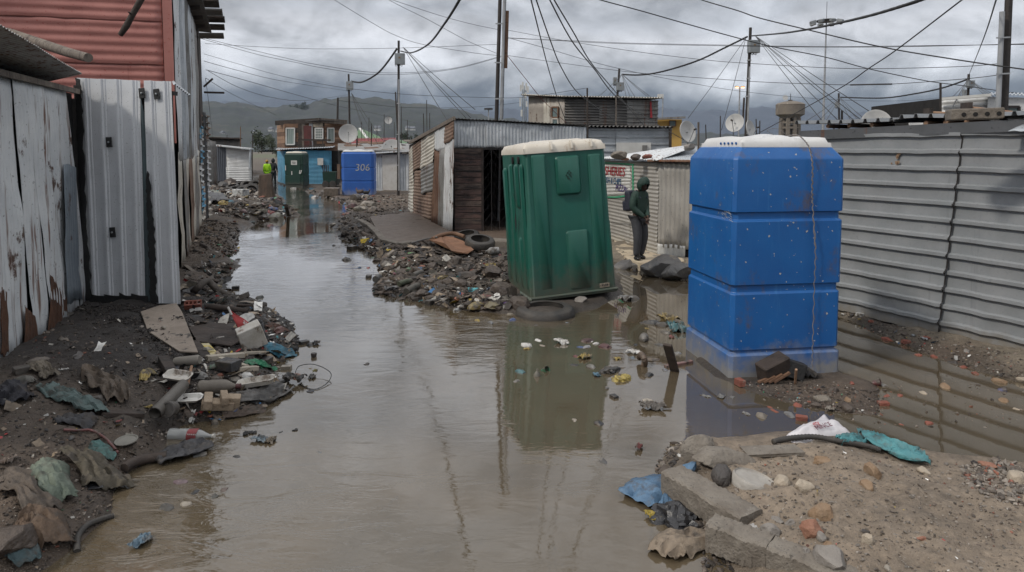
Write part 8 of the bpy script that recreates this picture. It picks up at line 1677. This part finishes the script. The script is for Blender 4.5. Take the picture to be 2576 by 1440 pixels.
for(x,y),px,mk_,lb in[((680,215),30,'brick','dark red brick at the edge of the strip'),((495,150),32,'rock_dark','dark stone by the toilet corner below the wall'),((835,385),60,'brick','wide flat red brick below the wall strip'),((1015,410),44,'brick','red tile pieces below the wall strip'),((1010,335),38,'mudclod','round brown stone on the wall strip'),((1215,368),36,'brick','bright red chip on the wall strip'),((1470,610),54,'rock_dark','dark mossy stone in the water'),((1290,545),44,'brick','pink red brick right of the stone cluster'),((1140,535),38,'brick','dark red brick nearer the reflection'),((1570,650),40,'brick','orange red brick under the water'),((1675,710),46,'brick','flat orange brick by the long twig'),((1600,500),36,'rock_grey','grey stone near the strip'),((795,240),20,'rock_dark','small round stone on the wall strip'),((620,275),20,'brick','small red chip near the toilet')]:
 piece('rock','brick' if mk_=='brick' else 'stone',cR(x,y),px*.5,GY,lb,'brick' if mk_=='brick' else 'stone','bricks and stones below the grey wall',asp=(1,.65,.6),mt=MT[mk_],lift=-.004)
for(x,y),px,kd,nm,col_,lb in[((575,155),30,'block','plaster_chip',WH,'white plaster chip by the toilet corner'),((410,148),18,'film','paper',WH,'white scrap touching the blue toilet'),((1005,278),16,'film','paper',CR,'cream chip above the round brown stone'),((1085,345),28,'bag','plastic_bag',(.3,.33,.36),'clear bag beside the round brown stone'),((1195,388),30,'film','plastic_bag',(.4,.4,.42),'white film beside the red chip'),((485,350),10,'bag','scrap',WH,'tiny white scrap alone in the reflection'),((700,800),34,'cup','tin_can',(.16,.03,.03),'open red tin can lying on the mud spit'),((790,825),50,'bag','film',(.2,.2,.19),'grey film behind the red tin can'),((1905,865),34,'cup','tub',(.03,.05,.26),'dark blue plastic tub in the shallows'),((555,1055),12,'film','shell',CR,'small white shell like chip by the sack'),((290,1060),46,'film','paper',(.36,.31,.25),'cream strip of card behind the sack'),((570,195),16,'film','wrapper',YL,'yellow wrapper below the plaster chip'),((765,1228),18,'bag','foil',(.4,.4,.4),'small foil scrap right of the sack')]:
 piece(kd,nm,cR(x,y),px*.55,col_,lb,nm.replace('_',' '),'litter on the right shallows',asp=(1,.7,.5)if kd!='cup' else(1,1,1),tilt=(1.2,.3)if kd=='cup' else(0,0),rough=.4,sub=2,rz=.9 if kd=='cup' else None)
cr_=E('broken_crate',G(1960,962,.02),'dark broken crate covered with mesh at the foot of the blue toilet','crate');c=Vector(G(1958,955,.03))
bevel(M().box(c+Vector((-.06,-.02,.12)),(.30,.16,.20),rot=(.2,-.35,.3)).make('side',MT['wood_dark'],cr_),.01,1)
bevel(M().box(c+Vector((.15,.0,.10)),(.20,.12,.17),rot=(-.1,.3,-.1)).make('side',MT['tar'],cr_),.01,1)
for k in range(4):M().beam(c+Vector((-.25+.05*k,-.14,.02)),c+Vector((-.15+.07*k,-.12,.05+.02*k)),.03,.02).make('slat',MT['wood_brown'],cr_)
rod('stick',c8(1185,60),c8(1192,-25),.012,MT['wood_tan'],'short upright stick in front of the dark crate','stick',z=(.02,.2))
drape('net',[(1925,925),(1960,915),(2010,930),(2050,955)],.16,clothm((.05,.045,.04)),'dark netting draped from the crate to the mud','netting',bulge=.10,folds=.04,seed=9)
piece('bag','bin_liner',c8(455,890),140,K,'big crumpled black bin liner against the kerb of the mound','bin liner',asp=(1,.8,.6),rough=.35,mt=mat('black_liner',(.015,.015,.017),(.03,.03,.033),scale=8,rough=.32,bump=.8,bscale=14))
piece('bag','bottle_end',c8(480,492),16,WH,'white container end beside the concrete block','container',sub=2)
piece('film','wrapper',c8(235,455),24,(.25,.04,.04),'dark red folded scrap standing in the water left of the mound','scrap',asp=(1,.6,.9))
piece('bag','plastic',c8(20,530),44,(.10,.095,.09),'grey clump in the water left of the mound tip','plastic',asp=(1,.6,.2),sub=2)
piece('bag','bone',c8(1750,1180),26,CR,'small pale curled scrap at the bottom of the mound','scrap',sub=2)
for(x,y),px,lb in[((640,130),24,'left of three'),((735,137),30,'middle of three'),((800,140),20,'right of three'),((1150,245),50,'largest, by the tan brick'),((890,240),24,'left of the tan brick')]:piece('film' if px<40 else 'bag','film',c8(x,y),px,(.24,.24,.235),'pale film scrap below the big blue toilet, '+lb,'film','pale film scraps by the blue toilet',asp=(1,.5,.25),sub=2)
for(x,y),px,mk_,lb in[((155,240),48,'concrete','grey block on the takeaway roof, leftmost'),((275,255),40,'mudclod','brown block on the takeaway roof, middle one'),((365,250),34,'brick','red brown brick on the takeaway roof'),((680,175),46,'rock_grey','mossy stone on the takeaway roof beside the blue toilet'),((190,268),22,'rock_red','small tile on the edge of the takeaway roof')]:
 u,v=c4(x,y);p=P(u,v,14.3);piece('rock','roof_stone',None,px*.8,GY,lb,'stone','stones weighing down the takeaway roof',asp=(1,.7,.45),pos=p,mt=MT[mk_],lift=0)
